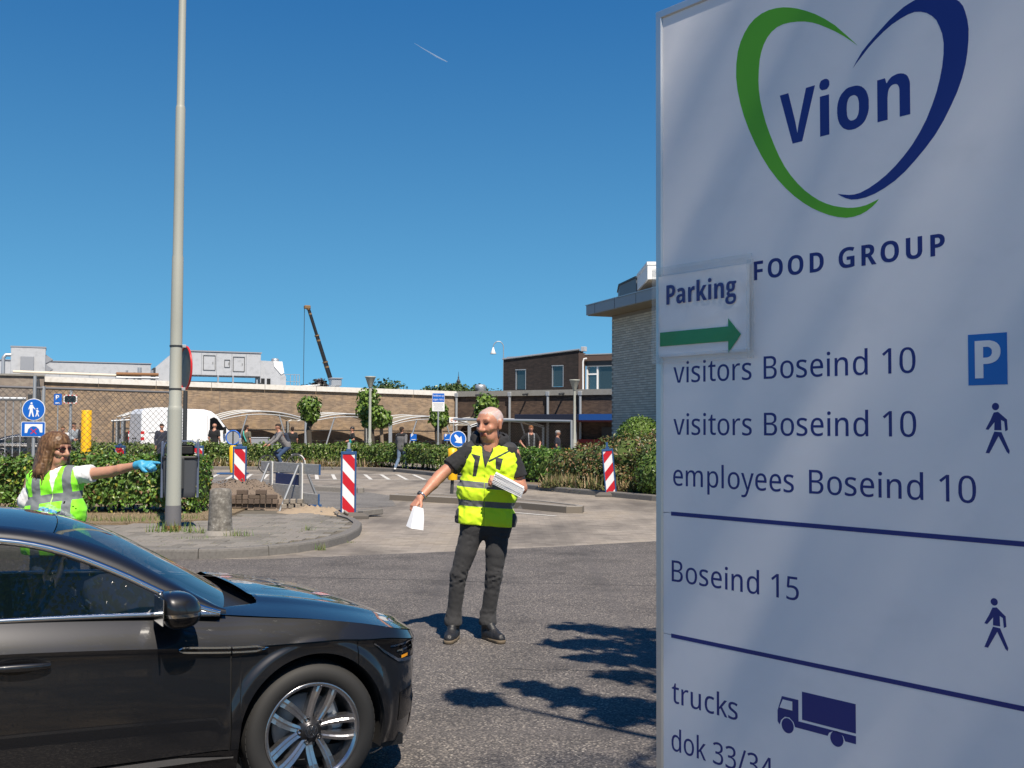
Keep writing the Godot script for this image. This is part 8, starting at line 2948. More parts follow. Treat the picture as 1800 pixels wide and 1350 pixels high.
func fill_poly(im: Image, pts: Array, c: Color, x0: float, y1: float, ppm: float) -> void:
	var poly := PackedVector2Array()
	for k in range(0, pts.size(), 2): poly.append(Vector2((pts[k] - x0) * ppm, (y1 - pts[k + 1]) * ppm))
	var lo := poly[0]
	var hi := poly[0]
	for p in poly:
		lo = lo.min(p)
		hi = hi.max(p)
	for y in range(maxi(0, int(lo.y)), mini(im.get_height(), int(hi.y) + 1)):
		for x in range(maxi(0, int(lo.x)), mini(im.get_width(), int(hi.x) + 1)):
			if Geometry2D.is_point_in_polygon(Vector2(x + 0.5, y + 0.5), poly): im.set_pixel(x, y, c)

func build_man() -> void:
	var t := thing("person", "man in yellow safety vest and dark jeans standing on the road holding papers", "person", Vector3(-0.345, 0, -8.97))
	var hb := Basis(Vector3.UP, deg_to_rad(-36)) * Basis(Vector3.RIGHT, deg_to_rad(9))
	var hc := V(0.165, 1.772, 0.025)
	var skin := Color(0.46, 0.215, 0.135)
	var grey_hair := Color(0.47, 0.41, 0.40)
	var pt := skin_paint(hc, hb, 1.11, skin, grey_hair, true)
	var shR := V(-0.025, 1.545, 0.0)
	var elR := V(-0.246, 1.341, 0.10)
	var wrR := V(-0.389, 1.178, 0.25)
	var shL := V(0.362, 1.535, 0.0)
	var elL := V(0.425, 1.245, -0.02)
	var wrL := V(0.285, 1.305, 0.215)
	var hR := V(0.03, 0.91, 0)
	var hL := V(0.235, 0.91, 0)
	var kR := V(-0.086, 0.535, 0.03)
	var kL := V(0.205, 0.53, 0.015)
	var aR := V(-0.128, 0.10, -0.01)
	var aL := V(0.153, 0.10, -0.035)
	var neck := [bone(V(0.165, 1.68, 0.0), V(0.155, 1.58, -0.015), 0.078, 0.088, 1.0, 0.03)]
	var arms := [bone(shR, elR, 0.050, 0.049), bone(elR, elR.lerp(wrR, 0.35), 0.050, 0.047), bone(elR.lerp(wrR, 0.35), wrR, 0.047, 0.030), bone(shL, elL, 0.050, 0.050), bone(elL, elL.lerp(wrL, 0.4), 0.052, 0.046), bone(elL.lerp(wrL, 0.4), wrL, 0.046, 0.032)]
	var trunk := [bone(V(0.08, 1.40, 0), V(0.24, 1.40, 0), 0.085, 0.085, 0.8, 0.01), bone(V(0.09, 1.08, 0), V(0.21, 1.08, 0), 0.11, 0.11, 0.8), bone(V(0.15, 1.50, 0), V(0.15, 0.95, 0), 0.09, 0.11, 0.8), bone(hR, kR, 0.075, 0.055), bone(kR, aR, 0.052, 0.035), bone(hL, kL, 0.075, 0.055), bone(kL, aL, 0.052, 0.035)]
	var base := body_mesh(neck + arms + trunk, 0.013, [], 0.0, 9.0, 1, pt)
	var head := body_mesh(head_shapes(hc, hb, 1.11) + neck, 0.0048, [[V(0, -1, 0), -1.62]], 0.0, 9.0, 1, pt)
	var handR := body_mesh(hand_shapes(wrR, V(-0.45, -0.62, 0.45), V(-0.6, 0.6, 0.5), -1.0, [0.75, 0.85, 0.9, 0.95], 1.08) + [bone(elR.lerp(wrR, 0.7), wrR, 0.038, 0.031)], 0.0045, [], 0.0, 9.0, 1, pt)
	var handL := body_mesh(hand_shapes(wrL, V(-0.75, 0.30, 0.55), V(-0.2, 0.75, 0.6), 1.0, [0.9, 0.95, 1.0, 1.0], 1.08) + [bone(elL.lerp(wrL, 0.7), wrL, 0.038, 0.033)], 0.0045, [], 0.0, 9.0, 1, pt)
	obj("body", joined_mesh([base, head, handR, handL]), M.skin, t)
	# shirt: short sleeves and collar
	var black := cloth_mat("black_shirt", lin(0.016, 0.016, 0.018))
	var dR := (elR - shR).normalized()
	var dL := (elL - shL).normalized()
	obj("shirt_sleeve", body_mesh([bone(shR + V(0.04, 0.0, 0), shR + dR * 0.23, 0.080, 0.078, 1.0, 0.03)], 0.009, [[dR, dR.dot(shR + dR * 0.20)]], 0.012, 14.0, 3), black, t)
	obj("shirt_sleeve", body_mesh([bone(shL - V(0.04, 0.0, 0), shL + dL * 0.24, 0.080, 0.080, 1.0, 0.03)], 0.009, [[dL, dL.dot(shL + dL * 0.20)]], 0.012, 14.0, 4), black, t)
	obj("shirt_front", body_mesh([bone(V(0.14, 1.56, 0.0), V(0.15, 1.45, 0.05), 0.07, 0.05, 0.9)], 0.01), black, t)
	# the vest
	var x0 := -0.25
	var y1 := 1.68
	var ppm := 620.0
	var im := Image.create(int(0.80 * ppm), int(0.78 * ppm), false, Image.FORMAT_RGB8)
	var fluo := lin(0.60, 0.86, 0.012)
	var dark := lin(0.024, 0.024, 0.027)
	var refl := lin(0.115, 0.12, 0.13)
	im.fill(fluo)
	fill_poly(im, [-0.25, 1.70, 0.60, 1.70, 0.60, 1.52, 0.385, 1.54, 0.30, 1.585, 0.24, 1.60, 0.15, 1.56, 0.07, 1.60, 0.0, 1.585, -0.06, 1.55, -0.25, 1.53], dark, x0, y1, ppm)
	for q in [[1.328, 1.278, 1.262, 1.212], [1.170, 1.120, 1.115, 1.065]]:
		fill_poly(im, [-0.25, q[0], 0.55, q[2], 0.55, q[3], -0.25, q[1]], refl, x0, y1, ppm)
	fill_poly(im, [0.012, 1.53, 0.090, 1.512, 0.055, 1.345, 0.026, 1.345, 0.042, 1.48], dark, x0, y1, ppm)
	fill_poly(im, [0.215, 1.50, 0.275, 1.49, 0.25, 1.395, 0.215, 1.41], dark, x0, y1, ppm)
	fill_poly(im, [0.155, 1.475, 0.335, 1.565, 0.34, 1.553, 0.158, 1.458], dark, x0, y1, ppm)
	fill_poly(im, [0.095, 1.66, 0.205, 1.66, 0.19, 1.55, 0.128, 1.41, 0.105, 1.52], dark, x0, y1, ppm)
	fill_poly(im, [0.1215, 1.36, 0.1265, 1.36, 0.1245, 0.9, 0.1195, 0.9], lin(0.28, 0.42, 0.01), x0, y1, ppm)
	fill_poly(im, [-0.25, 1.10, -0.085, 1.08, -0.09, 0.88, -0.25, 0.88], dark, x0, y1, ppm)
	fill_poly(im, [0.355, 1.04, 0.6, 1.06, 0.6, 0.85, 0.345, 0.85], dark, x0, y1, ppm)
	var vm := garment_mat("safety_vest", im, x0, y1, 0.80, 0.78)
	var vest := [bone(V(0.045, 1.44, 0.0), V(0.275, 1.44, 0.0), 0.140, 0.140, 0.84, 0.05), bone(V(0.035, 1.22, 0.01), V(0.262, 1.22, 0.01), 0.146, 0.146, 0.88, 0.06), bone(V(0.02, 1.0, 0.005), V(0.25, 0.985, 0.005), 0.142, 0.142, 0.86, 0.06), bone(V(0.0, 1.56, -0.01), V(0.325, 1.55, -0.01), 0.074, 0.074, 1.0, 0.05), bone(V(0.09, 1.59, -0.01), V(0.225, 1.59, -0.01), 0.078, 0.078, 1.0, 0.04),
		bone(V(0.148, 1.70, 0.06), V(0.152, 1.53, 0.15), 0.062, 0.05, 1.0, 0.02, -1), bone(V(0.16, 1.80, 0.0), V(0.158, 1.62, -0.005), 0.094, 0.092, 1.0, 0.012, -1)]
	obj("safety_vest", body_mesh(vest, 0.0085, [[V(-0.072, -1, 0).normalized(), -0.948], [V(0, 1, 0), 1.66]], 0.018, 8.0, 6), vm, t)
	obj("collar", body_mesh([bone(V(0.085, 1.65, -0.03), V(0.235, 1.65, -0.03), 0.086, 0.086, 1.0, 0.03), bone(V(0.075, 1.61, 0.03), V(0.245, 1.61, 0.03), 0.048, 0.048, 1.0, 0.04), bone(V(0.16, 1.85, 0.02), V(0.158, 1.55, 0.03), 0.092, 0.088, 1.0, 0.012, -1), bone(V(0.15, 1.72, 0.08), V(0.15, 1.54, 0.12), 0.064, 0.05, 1.0, 0.012, -1)], 0.0075, [[V(0.1, 1, 0.35).normalized(), 1.60], [V(0, -1, 0), -1.565]], 0.008, 10.0, 2), black, t)
	# trousers
	var jeans := cloth_mat("grey_jeans", lin(0.032, 0.032, 0.034))
	obj("trousers", body_mesh([bone(V(0.05, 0.95, 0), V(0.225, 0.945, 0), 0.125, 0.125, 0.85, 0.05), bone(hR, hR.lerp(kR, 0.5), 0.102, 0.085, 1.0, 0.035), bone(hR.lerp(kR, 0.5), kR, 0.085, 0.069), bone(kR, aR + V(0, 0.06, 0), 0.069, 0.057), bone(aR + V(0, 0.11, 0), aR + V(-0.002, 0.045, 0.012), 0.064, 0.074, 1.0, 0.02), bone(hL, hL.lerp(kL, 0.5), 0.103, 0.087, 1.0, 0.035), bone(hL.lerp(kL, 0.5), kL, 0.087, 0.070), bone(kL, aL + V(0, 0.06, 0), 0.070, 0.058), bone(aL + V(0, 0.11, 0), aL + V(0.002, 0.045, 0.012), 0.066, 0.075, 1.0, 0.02)], 0.0105, [[V(0, -1, 0), -0.118], [V(0, 1, 0), 1.02]], 0.009, 13.0, 11), jeans, t)
	# boots
	var boot := mat("boot_black", lin(0.014, 0.0145, 0.017), 0.55)
	var sole := mat("boot_sole", lin(0.13, 0.10, 0.065), 0.8)
	for q in [[aR, V(-0.155, 0.0, 0.165)], [aL, V(0.262, 0.0, 0.145)]]:
		var a: Vector3 = q[0]
		var toe: Vector3 = q[1]
		var heel := V(a.x, 0.0, a.z - 0.03)
		var bt := obj("boot", body_mesh([bone(a + V(0, 0.05, 0), heel + V(0, 0.055, 0), 0.056, 0.050), bone(heel + V(0, 0.05, 0.02), heel.lerp(toe, 0.6) + V(0, 0.045, 0), 0.052, 0.050), bone(heel.lerp(toe, 0.6) + V(0, 0.042, 0), toe + V(0, 0.038, 0), 0.050, 0.040), bone(a + V(0, 0.06, 0.03), heel.lerp(toe, 0.55) + V(0, 0.065, 0), 0.042, 0.034)], 0.0065, [[V(0, -1, 0), -0.018], [V(0, 1, 0), 0.19]], 0.008, 16.0, 5), boot, t)
		obj("boot_sole", body_mesh([bone(heel + V(0, 0.02, 0), heel.lerp(toe, 0.55) + V(0, 0.02, 0), 0.053, 0.053), bone(heel.lerp(toe, 0.55) + V(0, 0.02, 0), toe + V(0, 0.02, 0.004), 0.053, 0.044)], 0.0065, [[V(0, 1, 0), 0.03], [V(0, -1, 0), 0.0]]), sole, bt)
		for i in 4:
			var c := heel.lerp(toe, 0.30 + i * 0.10) + V(0, 0.128 - i * 0.017, 0.022)
			obj("lace", tubem([c + V(-0.032, -0.006, 0.0), c + V(0, 0.008, 0.006), c + V(0.032, -0.006, 0.0)], 0.0035, 5), M.kerb_stone, bt)
	# watch
	var dW := (wrR - elR).normalized()
	var wx := dW.cross(Vector3.UP).normalized()
	var wt := obj("wristwatch", tubem(ring_pts(wrR - dW * 0.02, 0.0365, 18, wx, dW.cross(wx)), 0.0085, 6, false), M.chrome, t)
	obj("watch_case", boxm(V(0.034, 0.034, 0.012), Transform3D(Basis(wx, dW, wx.cross(dW)), wrR - dW * 0.02 + wx.cross(dW) * 0.038), 0.004), M.dark_metal, wt)

	# what he holds
	var st := thing("paper_stack", "thick sheaf of white papers in the male warden's bent arm", "paper stack", Vector3(-0.345, 0, -8.97))
	var ax := V(0.90, -0.435, 0.02).normalized()
	var nn := V(0.435, 0.90, 0.0).normalized()
	var az := ax.cross(nn)
	var r := RandomNumberGenerator.new()
	r.seed = 3
	for i in 15:
		var f := i / 14.0
		var ln := 0.262 - 0.02 * absf(f - 0.6)
		obj("sheet", boxm(V(ln, 0.0038, 0.20), Transform3D(Basis(ax.rotated(az, r.randf_range(-0.03, 0.03)), nn, az), V(0.315, 1.288, 0.285) + nn * (f - 0.5) * 0.082 + ax * (0.012 * (1.0 - f) + r.randf_range(-0.006, 0.006)) + az * r.randf_range(-0.006, 0.006))), M.paper, st)
	var sh := thing("paper_sheet", "single folded white sheet hanging from the male warden's right hand", "paper", Vector3(-0.345, 0, -8.97))
	var rows := []
	for i in 7:
		var f := i / 6.0
		rows.append(PackedVector3Array([V(-0.436, 1.115, 0.33).lerp(V(-0.492, 0.958, 0.33), f), V(-0.418, 1.118, 0.345).lerp(V(-0.448, 0.945, 0.395), f), V(-0.352, 1.100, 0.37).lerp(V(-0.352, 0.928, 0.36), f) + V(0.006, 0, 0.012) * sin(f * PI)]))
	var s := S()
	for j in 2: surf(s, rows.map(func(w): return w.slice(j, j + 2)), false, true, false, j)
	obj("sheet", done(s), M.paper, sh)

func build_woman() -> void:
	var t := thing("person", "long-haired woman in green safety vest pointing with blue glove", "person", Vector3(-3.37, 0, -8.0))
	var hb := Basis(Vector3.UP, deg_to_rad(66)) * Basis(Vector3.RIGHT, deg_to_rad(6))
	var hc := V(0.012, 1.562, 0.0)
	var skin := Color(0.44, 0.235, 0.155)
	var brown := Color(0.14, 0.075, 0.035)
	var pt := skin_paint(hc, hb, 0.88, skin, brown, false)
	var shR := V(-0.165, 1.335, 0.0)
	var shL := V(0.165, 1.372, 0.0)
	var elL := V(0.430, 1.405, 0.05)
	var wrL := V(0.675, 1.462, 0.15)
	var elR := V(-0.235, 1.09, -0.03)
	var wrR := V(-0.03, 1.0, 0.15)
	var neck := [bone(V(0.0, 1.49, 0.0), V(-0.02, 1.36, -0.01), 0.050, 0.056, 1.0, 0.03)]
	var limbs := [bone(shL, elL, 0.050, 0.041), bone(elL, elL.lerp(wrL, 0.35), 0.039, 0.036), bone(elL.lerp(wrL, 0.35), wrL, 0.036, 0.023), bone(shR, elR, 0.052, 0.044), bone(elR, wrR, 0.043, 0.026), bone(V(-0.06, 1.28, 0), V(0.08, 1.28, 0), 0.10, 0.10, 0.8), bone(V(0.0, 1.28, 0), V(0.02, 0.95, 0), 0.11, 0.12, 0.8), bone(V(-0.07, 0.88, 0), V(-0.08, 0.48, 0.02), 0.085, 0.06), bone(V(-0.08, 0.48, 0.02), V(-0.08, 0.09, 0), 0.055, 0.038), bone(V(0.11, 0.88, 0), V(0.12, 0.48, 0.02), 0.085, 0.06), bone(V(0.12, 0.48, 0.02), V(0.12, 0.09, 0), 0.055, 0.038)]
	var base := body_mesh(neck + limbs, 0.012, [], 0.0, 9.0, 1, pt)
	var head := body_mesh(head_shapes(hc, hb, 0.88) + neck, 0.0045, [[V(0, -1, 0), -1.40]], 0.0, 9.0, 1, pt)
	var hand := hand_shapes(wrL, V(0.96, -0.02, 0.25), V(0.05, 0.8, 0.55), 1.0, [0.02, 0.95, 1.05, 1.1], 0.93)
	var handm := body_mesh(hand, 0.0045, [], 0.0, 9.0, 1, pt)
	var hand2 := hand_shapes(wrR, V(0.9, 0.15, 0.4), V(-0.2, 0.6, 0.75), -1.0, [0.5, 0.55, 0.6, 0.65], 0.95)
	obj("body", joined_mesh([base, head, handm, body_mesh(hand2, 0.0055, [], 0.0, 9.0, 1, pt)]), M.skin, t)
	# gloves: the hands drawn a little larger, with a cuff
	var gm := mat("blue_glove", lin(0.05, 0.31, 0.50), 0.5)
	for q in [[hand, wrL, elL], [hand2, wrR, elR]]:
		var big := []
		for e in q[0]:
			var c: Array = e.duplicate()
			c[2] += 0.0022
			c[3] += 0.0022
			big.append(c)
		var d: Vector3 = (q[1] - q[2]).normalized()
		big.append(bone(q[1] - d * 0.028, q[1] + d * 0.02, 0.031, 0.030, 1.0, 0.01))
		obj("glove", body_mesh(big, 0.0045, [], 0.003, 30.0, 2), gm, t)
	# T-shirt
	var white := cloth_mat("white_shirt", lin(0.74, 0.74, 0.75))
	var dL := (elL - shL).normalized()
	var dR := (elR - shR).normalized()
	obj("shirt", body_mesh([bone(V(-0.06, 1.30, 0), V(0.07, 1.31, 0), 0.095, 0.095, 0.86, 0.03), bone(V(-0.01, 1.28, 0), V(0.02, 0.95, 0), 0.105, 0.11, 0.86, 0.03), bone(shL - V(0.04, 0, 0), shL + dL * 0.16, 0.066, 0.066), bone(shR + V(0.04, 0, 0), shR + dR * 0.16, 0.066, 0.068), bone(V(-0.01, 1.55, 0.03), V(0.0, 1.34, 0.06), 0.062, 0.05, 1.0, 0.012, -1)], 0.010, [[dL, dL.dot(shL + dL * 0.13)], [V(-0.25, -1, 0).normalized(), -0.895]], 0.016, 11.0, 8), white, t)
	# vest
	var x0 := -0.35
	var y1 := 1.50
	var ppm := 560.0
	var im := Image.create(int(0.75 * ppm), int(0.72 * ppm), false, Image.FORMAT_RGB8)
	im.fill(lin(0.235, 0.84, 0.022))
	var refl := lin(0.135, 0.15, 0.165)
	fill_poly(im, [-0.135, 1.50, -0.075, 1.50, -0.055, 1.22, -0.03, 0.78, -0.10, 0.78, -0.12, 1.22], refl, x0, y1, ppm)
	fill_poly(im, [0.085, 1.50, 0.145, 1.50, 0.165, 1.22, 0.195, 0.78, 0.125, 0.78, 0.105, 1.22], refl, x0, y1, ppm)
	fill_poly(im, [-0.35, 1.185, 0.03, 1.245, 0.40, 1.285, 0.40, 1.228, 0.03, 1.185, -0.35, 1.125], refl, x0, y1, ppm)
	fill_poly(im, [0.024, 1.28, 0.031, 1.28, 0.033, 0.78, 0.026, 0.78], lin(0.45, 0.75, 0.2), x0, y1, ppm)
	fill_poly(im, [-0.035, 1.50, 0.075, 1.50, 0.029, 1.255], lin(0.74, 0.74, 0.75), x0, y1, ppm)
	var vm := garment_mat("green_vest", im, x0, y1, 0.75, 0.72)
	obj("safety_vest", body_mesh([bone(V(-0.085, 1.30, 0), V(0.095, 1.32, 0), 0.122, 0.122, 0.92, 0.05), bone(V(-0.06, 1.10, 0.01), V(0.09, 1.10, 0.01), 0.15, 0.15, 0.95, 0.06), bone(V(-0.06, 0.86, 0.01), V(0.12, 0.86, 0.01), 0.165, 0.165, 0.95, 0.06), bone(V(-0.15, 1.36, -0.005), V(0.13, 1.385, -0.005), 0.052, 0.052, 1.0, 0.04), bone(V(-0.01, 1.62, 0.05), V(0.02, 1.38, 0.11), 0.070, 0.035, 1.0, 0.015, -1), bone(V(-0.01, 1.6, 0.0), V(-0.015, 1.42, -0.01), 0.064, 0.062, 1.0, 0.012, -1), bone(shL + V(0.075, 0.08, 0), shL + V(0.085, -0.1, 0), 0.05, 0.06, 2.0, 0.01, -1), bone(shR - V(0.085, -0.08, 0), shR - V(0.105, 0.1, 0), 0.05, 0.06, 2.0, 0.01, -1)], 0.0085, [[V(0, -1, 0), -0.80]], 0.014, 9.0, 9), vm, t)
	obj("trousers", body_mesh([bone(V(-0.04, 0.90, 0), V(0.09, 0.90, 0), 0.13, 0.13, 0.85, 0.05), bone(V(-0.07, 0.88, 0), V(-0.08, 0.48, 0.02), 0.10, 0.075), bone(V(-0.08, 0.48, 0.02), V(-0.08, 0.12, 0), 0.075, 0.06), bone(V(0.11, 0.88, 0), V(0.12, 0.48, 0.02), 0.10, 0.075), bone(V(0.12, 0.48, 0.02), V(0.12, 0.12, 0), 0.075, 0.06)], 0.014, [[V(0, -1, 0), -0.1]], 0.02, 8.0, 4), cloth_mat("blue_jeans", lin(0.045, 0.075, 0.14)), t)
	for x in [-0.08, 0.12]: obj("shoe", body_mesh([bone(V(x, 0.05, -0.03), V(x, 0.04, 0.16), 0.045, 0.04), bone(V(x, 0.10, 0), V(x, 0.05, 0), 0.045, 0.045)], 0.01, [[V(0, -1, 0), 0.0]]), M.white_matt, t)
	# hair: a cap with parted falls and many separate locks
	var hn := noise(FastNoiseLite.TYPE_SIMPLEX_SMOOTH, 26.0, 5, 2)
	var hp := func(p: Vector3) -> Color:
		var w: float = hn.get_noise_3d(p.x * 2.2, p.y * 0.25, p.z * 2.2)
		return Color(0.085, 0.042, 0.018).lerp(Color(0.20, 0.11, 0.05), clampf(w * 1.3 + 0.32, 0.0, 1.0))
	var L := func(x, y, z): return hc + hb * (V(x, y, z) * 0.88)
	var cap := [bone(L.call(0, 0.045, -0.035), L.call(0, 0.052, -0.002), 0.096, 0.092, 1.0, 0.03), bone(L.call(-0.07, 0.03, 0.0), L.call(-0.115, -0.18, -0.03), 0.038, 0.052, 1.0, 0.03), bone(L.call(0.075, 0.03, 0.015), L.call(0.105, -0.18, -0.02), 0.030, 0.050, 1.0, 0.03), bone(L.call(0, 0.02, -0.075), L.call(0.0, -0.20, -0.125), 0.092, 0.085, 1.0, 0.04), bone(L.call(0.05, -0.06, -0.06), L.call(0.10, -0.27, -0.06), 0.06, 0.042, 1.0, 0.04), bone(L.call(-0.05, -0.05, -0.06), L.call(-0.10, -0.28, -0.08), 0.06, 0.045, 1.0, 0.04),
		bone(L.call(0, 0.0, 0.13), L.call(0, -0.12, 0.13), 0.062, 0.07, 1.0, 0.01, -1)]
	var hm := mat("brown_hair", Color.WHITE, 0.5)
	hm.vertex_color_use_as_albedo = true
	var hair := obj("hair", body_mesh(cap, 0.005, [], 0.007, 16.0, 7, hp), hm, t)
	var r := RandomNumberGenerator.new()
	r.seed = 14
	var locks := S()
	for i in 90:
		var a := r.randf_range(-2.75, 2.75)
		if absf(a) < 0.95: a = signf(a) * r.randf_range(1.0, 1.5)
		var x := sin(a) * 0.096
		var z := cos(a) * 0.085 - 0.02
		var p1: Vector3 = L.call(x * 1.0, -0.03, z)
		var p2: Vector3 = L.call(x * 1.45 + r.randfn() * 0.01, -0.14, z * 1.2 - 0.02 + r.randfn() * 0.01)
		var p3: Vector3 = L.call(x * 1.45 + r.randfn() * 0.025, -0.28 + r.randfn() * 0.03, z * 1.2 - 0.03 + r.randfn() * 0.025)
		var c := Color(0.085, 0.042, 0.018).lerp(Color(0.23, 0.13, 0.06), pow(r.randf(), 1.5))
		locks.set_color(c)
		tube(locks, [p1, p1.lerp(p2, 0.5) + V(r.randfn(), 0, r.randfn()) * 0.006, p2, p2.lerp(p3, 0.6) + V(r.randfn(), 0, r.randfn()) * 0.012, p3], [0.001, 0.005, 0.0055, 0.0045, 0.0012], 4, false)
	obj("hair_locks", done(locks), hm, hair).set_meta("kind", "stuff")
	# glasses
	var g := S()
	for e in [-1.0, 1.0]:
		var ring := []
		for i in 17:
			var a := TAU * i / 16.0
			ring.append(L.call(e * 0.033 + cos(a) * 0.027, 0.014 + sin(a) * 0.019, 0.106 - absf(cos(a) * 0.027 + e * 0.033) * 0.22))
		tube(g, ring, 0.0035, 5, false)
		tube(g, [L.call(e * 0.06, 0.02, 0.095), L.call(e * 0.088, 0.022, 0.04), L.call(e * 0.09, 0.018, -0.01)], 0.0033, 5)
	tube(g, [L.call(-0.008, 0.018, 0.107), L.call(0.008, 0.018, 0.107)], 0.003, 5)
	var gl := obj("glasses", done(g), mat("frame_red", lin(0.06, 0.008, 0.008), 0.3), t)
	for e in [-1.0, 1.0]:
		var lens := S()
		var ring := PackedVector3Array()
		for i in 12:
			var a := TAU * i / 12.0
			ring.append(L.call(e * 0.033 + cos(a) * 0.026, 0.014 + sin(a) * 0.018, 0.1065 - absf(cos(a) * 0.026 + e * 0.033) * 0.22))
		fan(lens, ring)
		obj("lens", done(lens), M.lens_dark, gl)
	# the bag of masks she carries
	var bag := thing("plastic_bag", "clear plastic bag of blue and dark face masks in woman's hand", "bag", Vector3(-3.37, 0.05, -8.0))
	obj("bag_film", body_mesh([bone(V(0.06, 1.065, 0.27), V(0.22, 1.0, 0.27), 0.062, 0.055, 0.8, 0.03)], 0.009, [], 0.05, 16.0, 3), M.bag_film, bag)
	obj("blue_masks", body_mesh([bone(V(0.03, 1.07, 0.27), V(0.10, 1.05, 0.28), 0.040, 0.042, 0.8)], 0.009, [], 0.03, 20.0, 4), gm, bag)
	obj("dark_masks", body_mesh([bone(V(0.14, 1.045, 0.275), V(0.22, 0.995, 0.28), 0.036, 0.036, 0.8)], 0.009, [], 0.03, 20.0, 6), mat("mask_navy", lin(0.012, 0.02, 0.05), 0.7), bag)

# smaller figures; facing +z before turning. pose: stand, walk, hips, ride
func small_person(label: String, pos: Vector3, turn: float, h: float, top: Color, legs: Color, hair: Color, pose := "stand", long_sleeve := false, skin := Color(0.42, 0.21, 0.14)) -> Node3D:
	var t := thing("person", label, "person", pos, turn, "people about the entrance")
	var k := h / 1.80
	var hc := V(0, 1.665, 0.02)
	var sh := [V(-0.19, 1.44, 0), V(0.19, 1.44, 0)]
	var el := [V(-0.25, 1.15, -0.02), V(0.25, 1.15, -0.02)]
	var wr := [V(-0.25, 0.90, 0.06), V(0.25, 0.90, 0.06)]
	var hip := [V(-0.09, 0.92, 0), V(0.09, 0.92, 0)]
	var kn := [V(-0.10, 0.50, 0.01), V(0.10, 0.50, 0.01)]
	var an := [V(-0.10, 0.08, -0.02), V(0.10, 0.08, -0.02)]
	var lift := 0.0
	if pose == "walk":
		kn = [V(-0.09, 0.51, 0.16), V(0.09, 0.50, -0.05)]
		an = [V(-0.09, 0.10, 0.30), V(0.09, 0.14, -0.34)]
		el = [V(-0.25, 1.17, -0.12), V(0.25, 1.16, 0.08)]
		wr = [V(-0.20, 1.0, 0.08), V(0.20, 1.02, 0.22)]
	elif pose == "hips":
		el = [V(-0.40, 1.18, -0.06), V(0.36, 1.15, -0.04)]
		wr = [V(-0.24, 0.98, 0.06), V(0.30, 0.93, 0.10)]
	elif pose == "look":
		wr = [V(-0.12, 1.10, 0.20), V(0.14, 1.08, 0.22)]
	elif pose == "ride":
		lift = 0.06
		hc = V(0, 1.69, 0.16)
		sh = [V(-0.19, 1.46, 0.10), V(0.19, 1.46, 0.10)]
		el = [V(-0.26, 1.22, 0.28), V(0.26, 1.22, 0.28)]
		wr = [V(-0.26, 1.06, 0.50), V(0.26, 1.06, 0.50)]
		hip = [V(-0.09, 0.94, -0.22), V(0.09, 0.94, -0.22)]
		kn = [V(-0.10, 0.72, 0.20), V(0.10, 0.60, 0.14)]
		an = [V(-0.10, 0.42, 0.06), V(0.10, 0.14, 0.0)]
	var mid: Vector3 = (hip[0] + hip[1]) * 0.5
	var chest: Vector3 = (sh[0] + sh[1]) * 0.5
	var S1 := func(list):
		for e in list:
			for q in [0, 1]: e[q] = (e[q] + V(0, lift, 0)) * k
			for q in [2, 3]: e[q] *= k
		return list
	var skin_s := [bone(hc + V(0, 0.02, -0.015), hc + V(0, 0.02, 0.012), 0.092, 0.088), bone(hc + V(0, -0.05, 0.035), hc + V(0, -0.085, 0.045), 0.058, 0.034), bone(hc + V(0, 0.0, 0.098), hc + V(0, -0.03, 0.115), 0.010, 0.015, 1.0, 0.012), bone(hc + V(0, -0.08, -0.01), chest + V(0, 0.02, -0.01), 0.058, 0.065), bone(chest, mid, 0.11, 0.11, 0.8)]
	var top_s := [bone(sh[0] + V(0.06, -0.03, 0), sh[1] + V(-0.06, -0.03, 0), 0.095, 0.095, 0.95, 0.05), bone(chest + V(-0.07, -0.15, 0), chest + V(0.07, -0.15, 0), 0.125, 0.125, 0.85, 0.05), bone(mid + V(-0.05, 0.12, 0), mid + V(0.05, 0.12, 0), 0.125, 0.125, 0.85, 0.06), bone(mid + V(-0.05, 0.02, 0), mid + V(0.05, 0.02, 0), 0.125, 0.125, 0.85, 0.05), bone(chest + V(-0.06, -0.12, 0), mid + V(-0.05, 0, 0), 0.125, 0.125, 0.88, 0.05), bone(chest + V(0.06, -0.12, 0), mid + V(0.05, 0, 0), 0.125, 0.125, 0.88, 0.05)]
	var leg_s := [bone(mid + V(-0.05, 0.02, 0), mid + V(0.05, 0.02, 0), 0.12, 0.12, 0.88, 0.04)]
	for i in 2:
		skin_s.append_array([bone(sh[i], el[i], 0.052, 0.043), bone(el[i], wr[i], 0.042, 0.028)])
		var d: Vector3 = (wr[i] - el[i]).normalized()
		skin_s.append_array([bone(wr[i], wr[i] + d * 0.08, 0.032, 0.036, 1.0, 0.01), bone(wr[i] + d * 0.08, wr[i] + d * 0.15 + V(0, -0.02, 0.02), 0.03, 0.016, 1.0, 0.01), bone(wr[i] + d * 0.03, wr[i] + d * 0.07 + V(0, 0.0, 0.045), 0.015, 0.011, 1.0, 0.008)])
		skin_s.append_array([bone(hip[i], kn[i], 0.07, 0.05), bone(kn[i], an[i], 0.048, 0.034)])
		var e: Vector3 = wr[i] if long_sleeve else sh[i].lerp(el[i], 0.62)
		if long_sleeve: top_s.append_array([bone(sh[i], el[i], 0.072, 0.060), bone(el[i], e, 0.058, 0.046)])
		else: top_s.append(bone(sh[i], e, 0.072, 0.070))
		leg_s.append_array([bone(hip[i], kn[i], 0.096, 0.072, 1.0, 0.04), bone(kn[i], an[i] + V(0, 0.04, 0), 0.070, 0.058)])
	var cell := 0.019
	var pt := func(_p): return skin
	obj("body", body_mesh(S1.call(skin_s), cell, [], 0.0, 9.0, 1, pt), M.skin, t)
	var nm := "cloth_%02d%02d%02d" % [int(top.r * 99), int(top.g * 99), int(top.b * 99)]
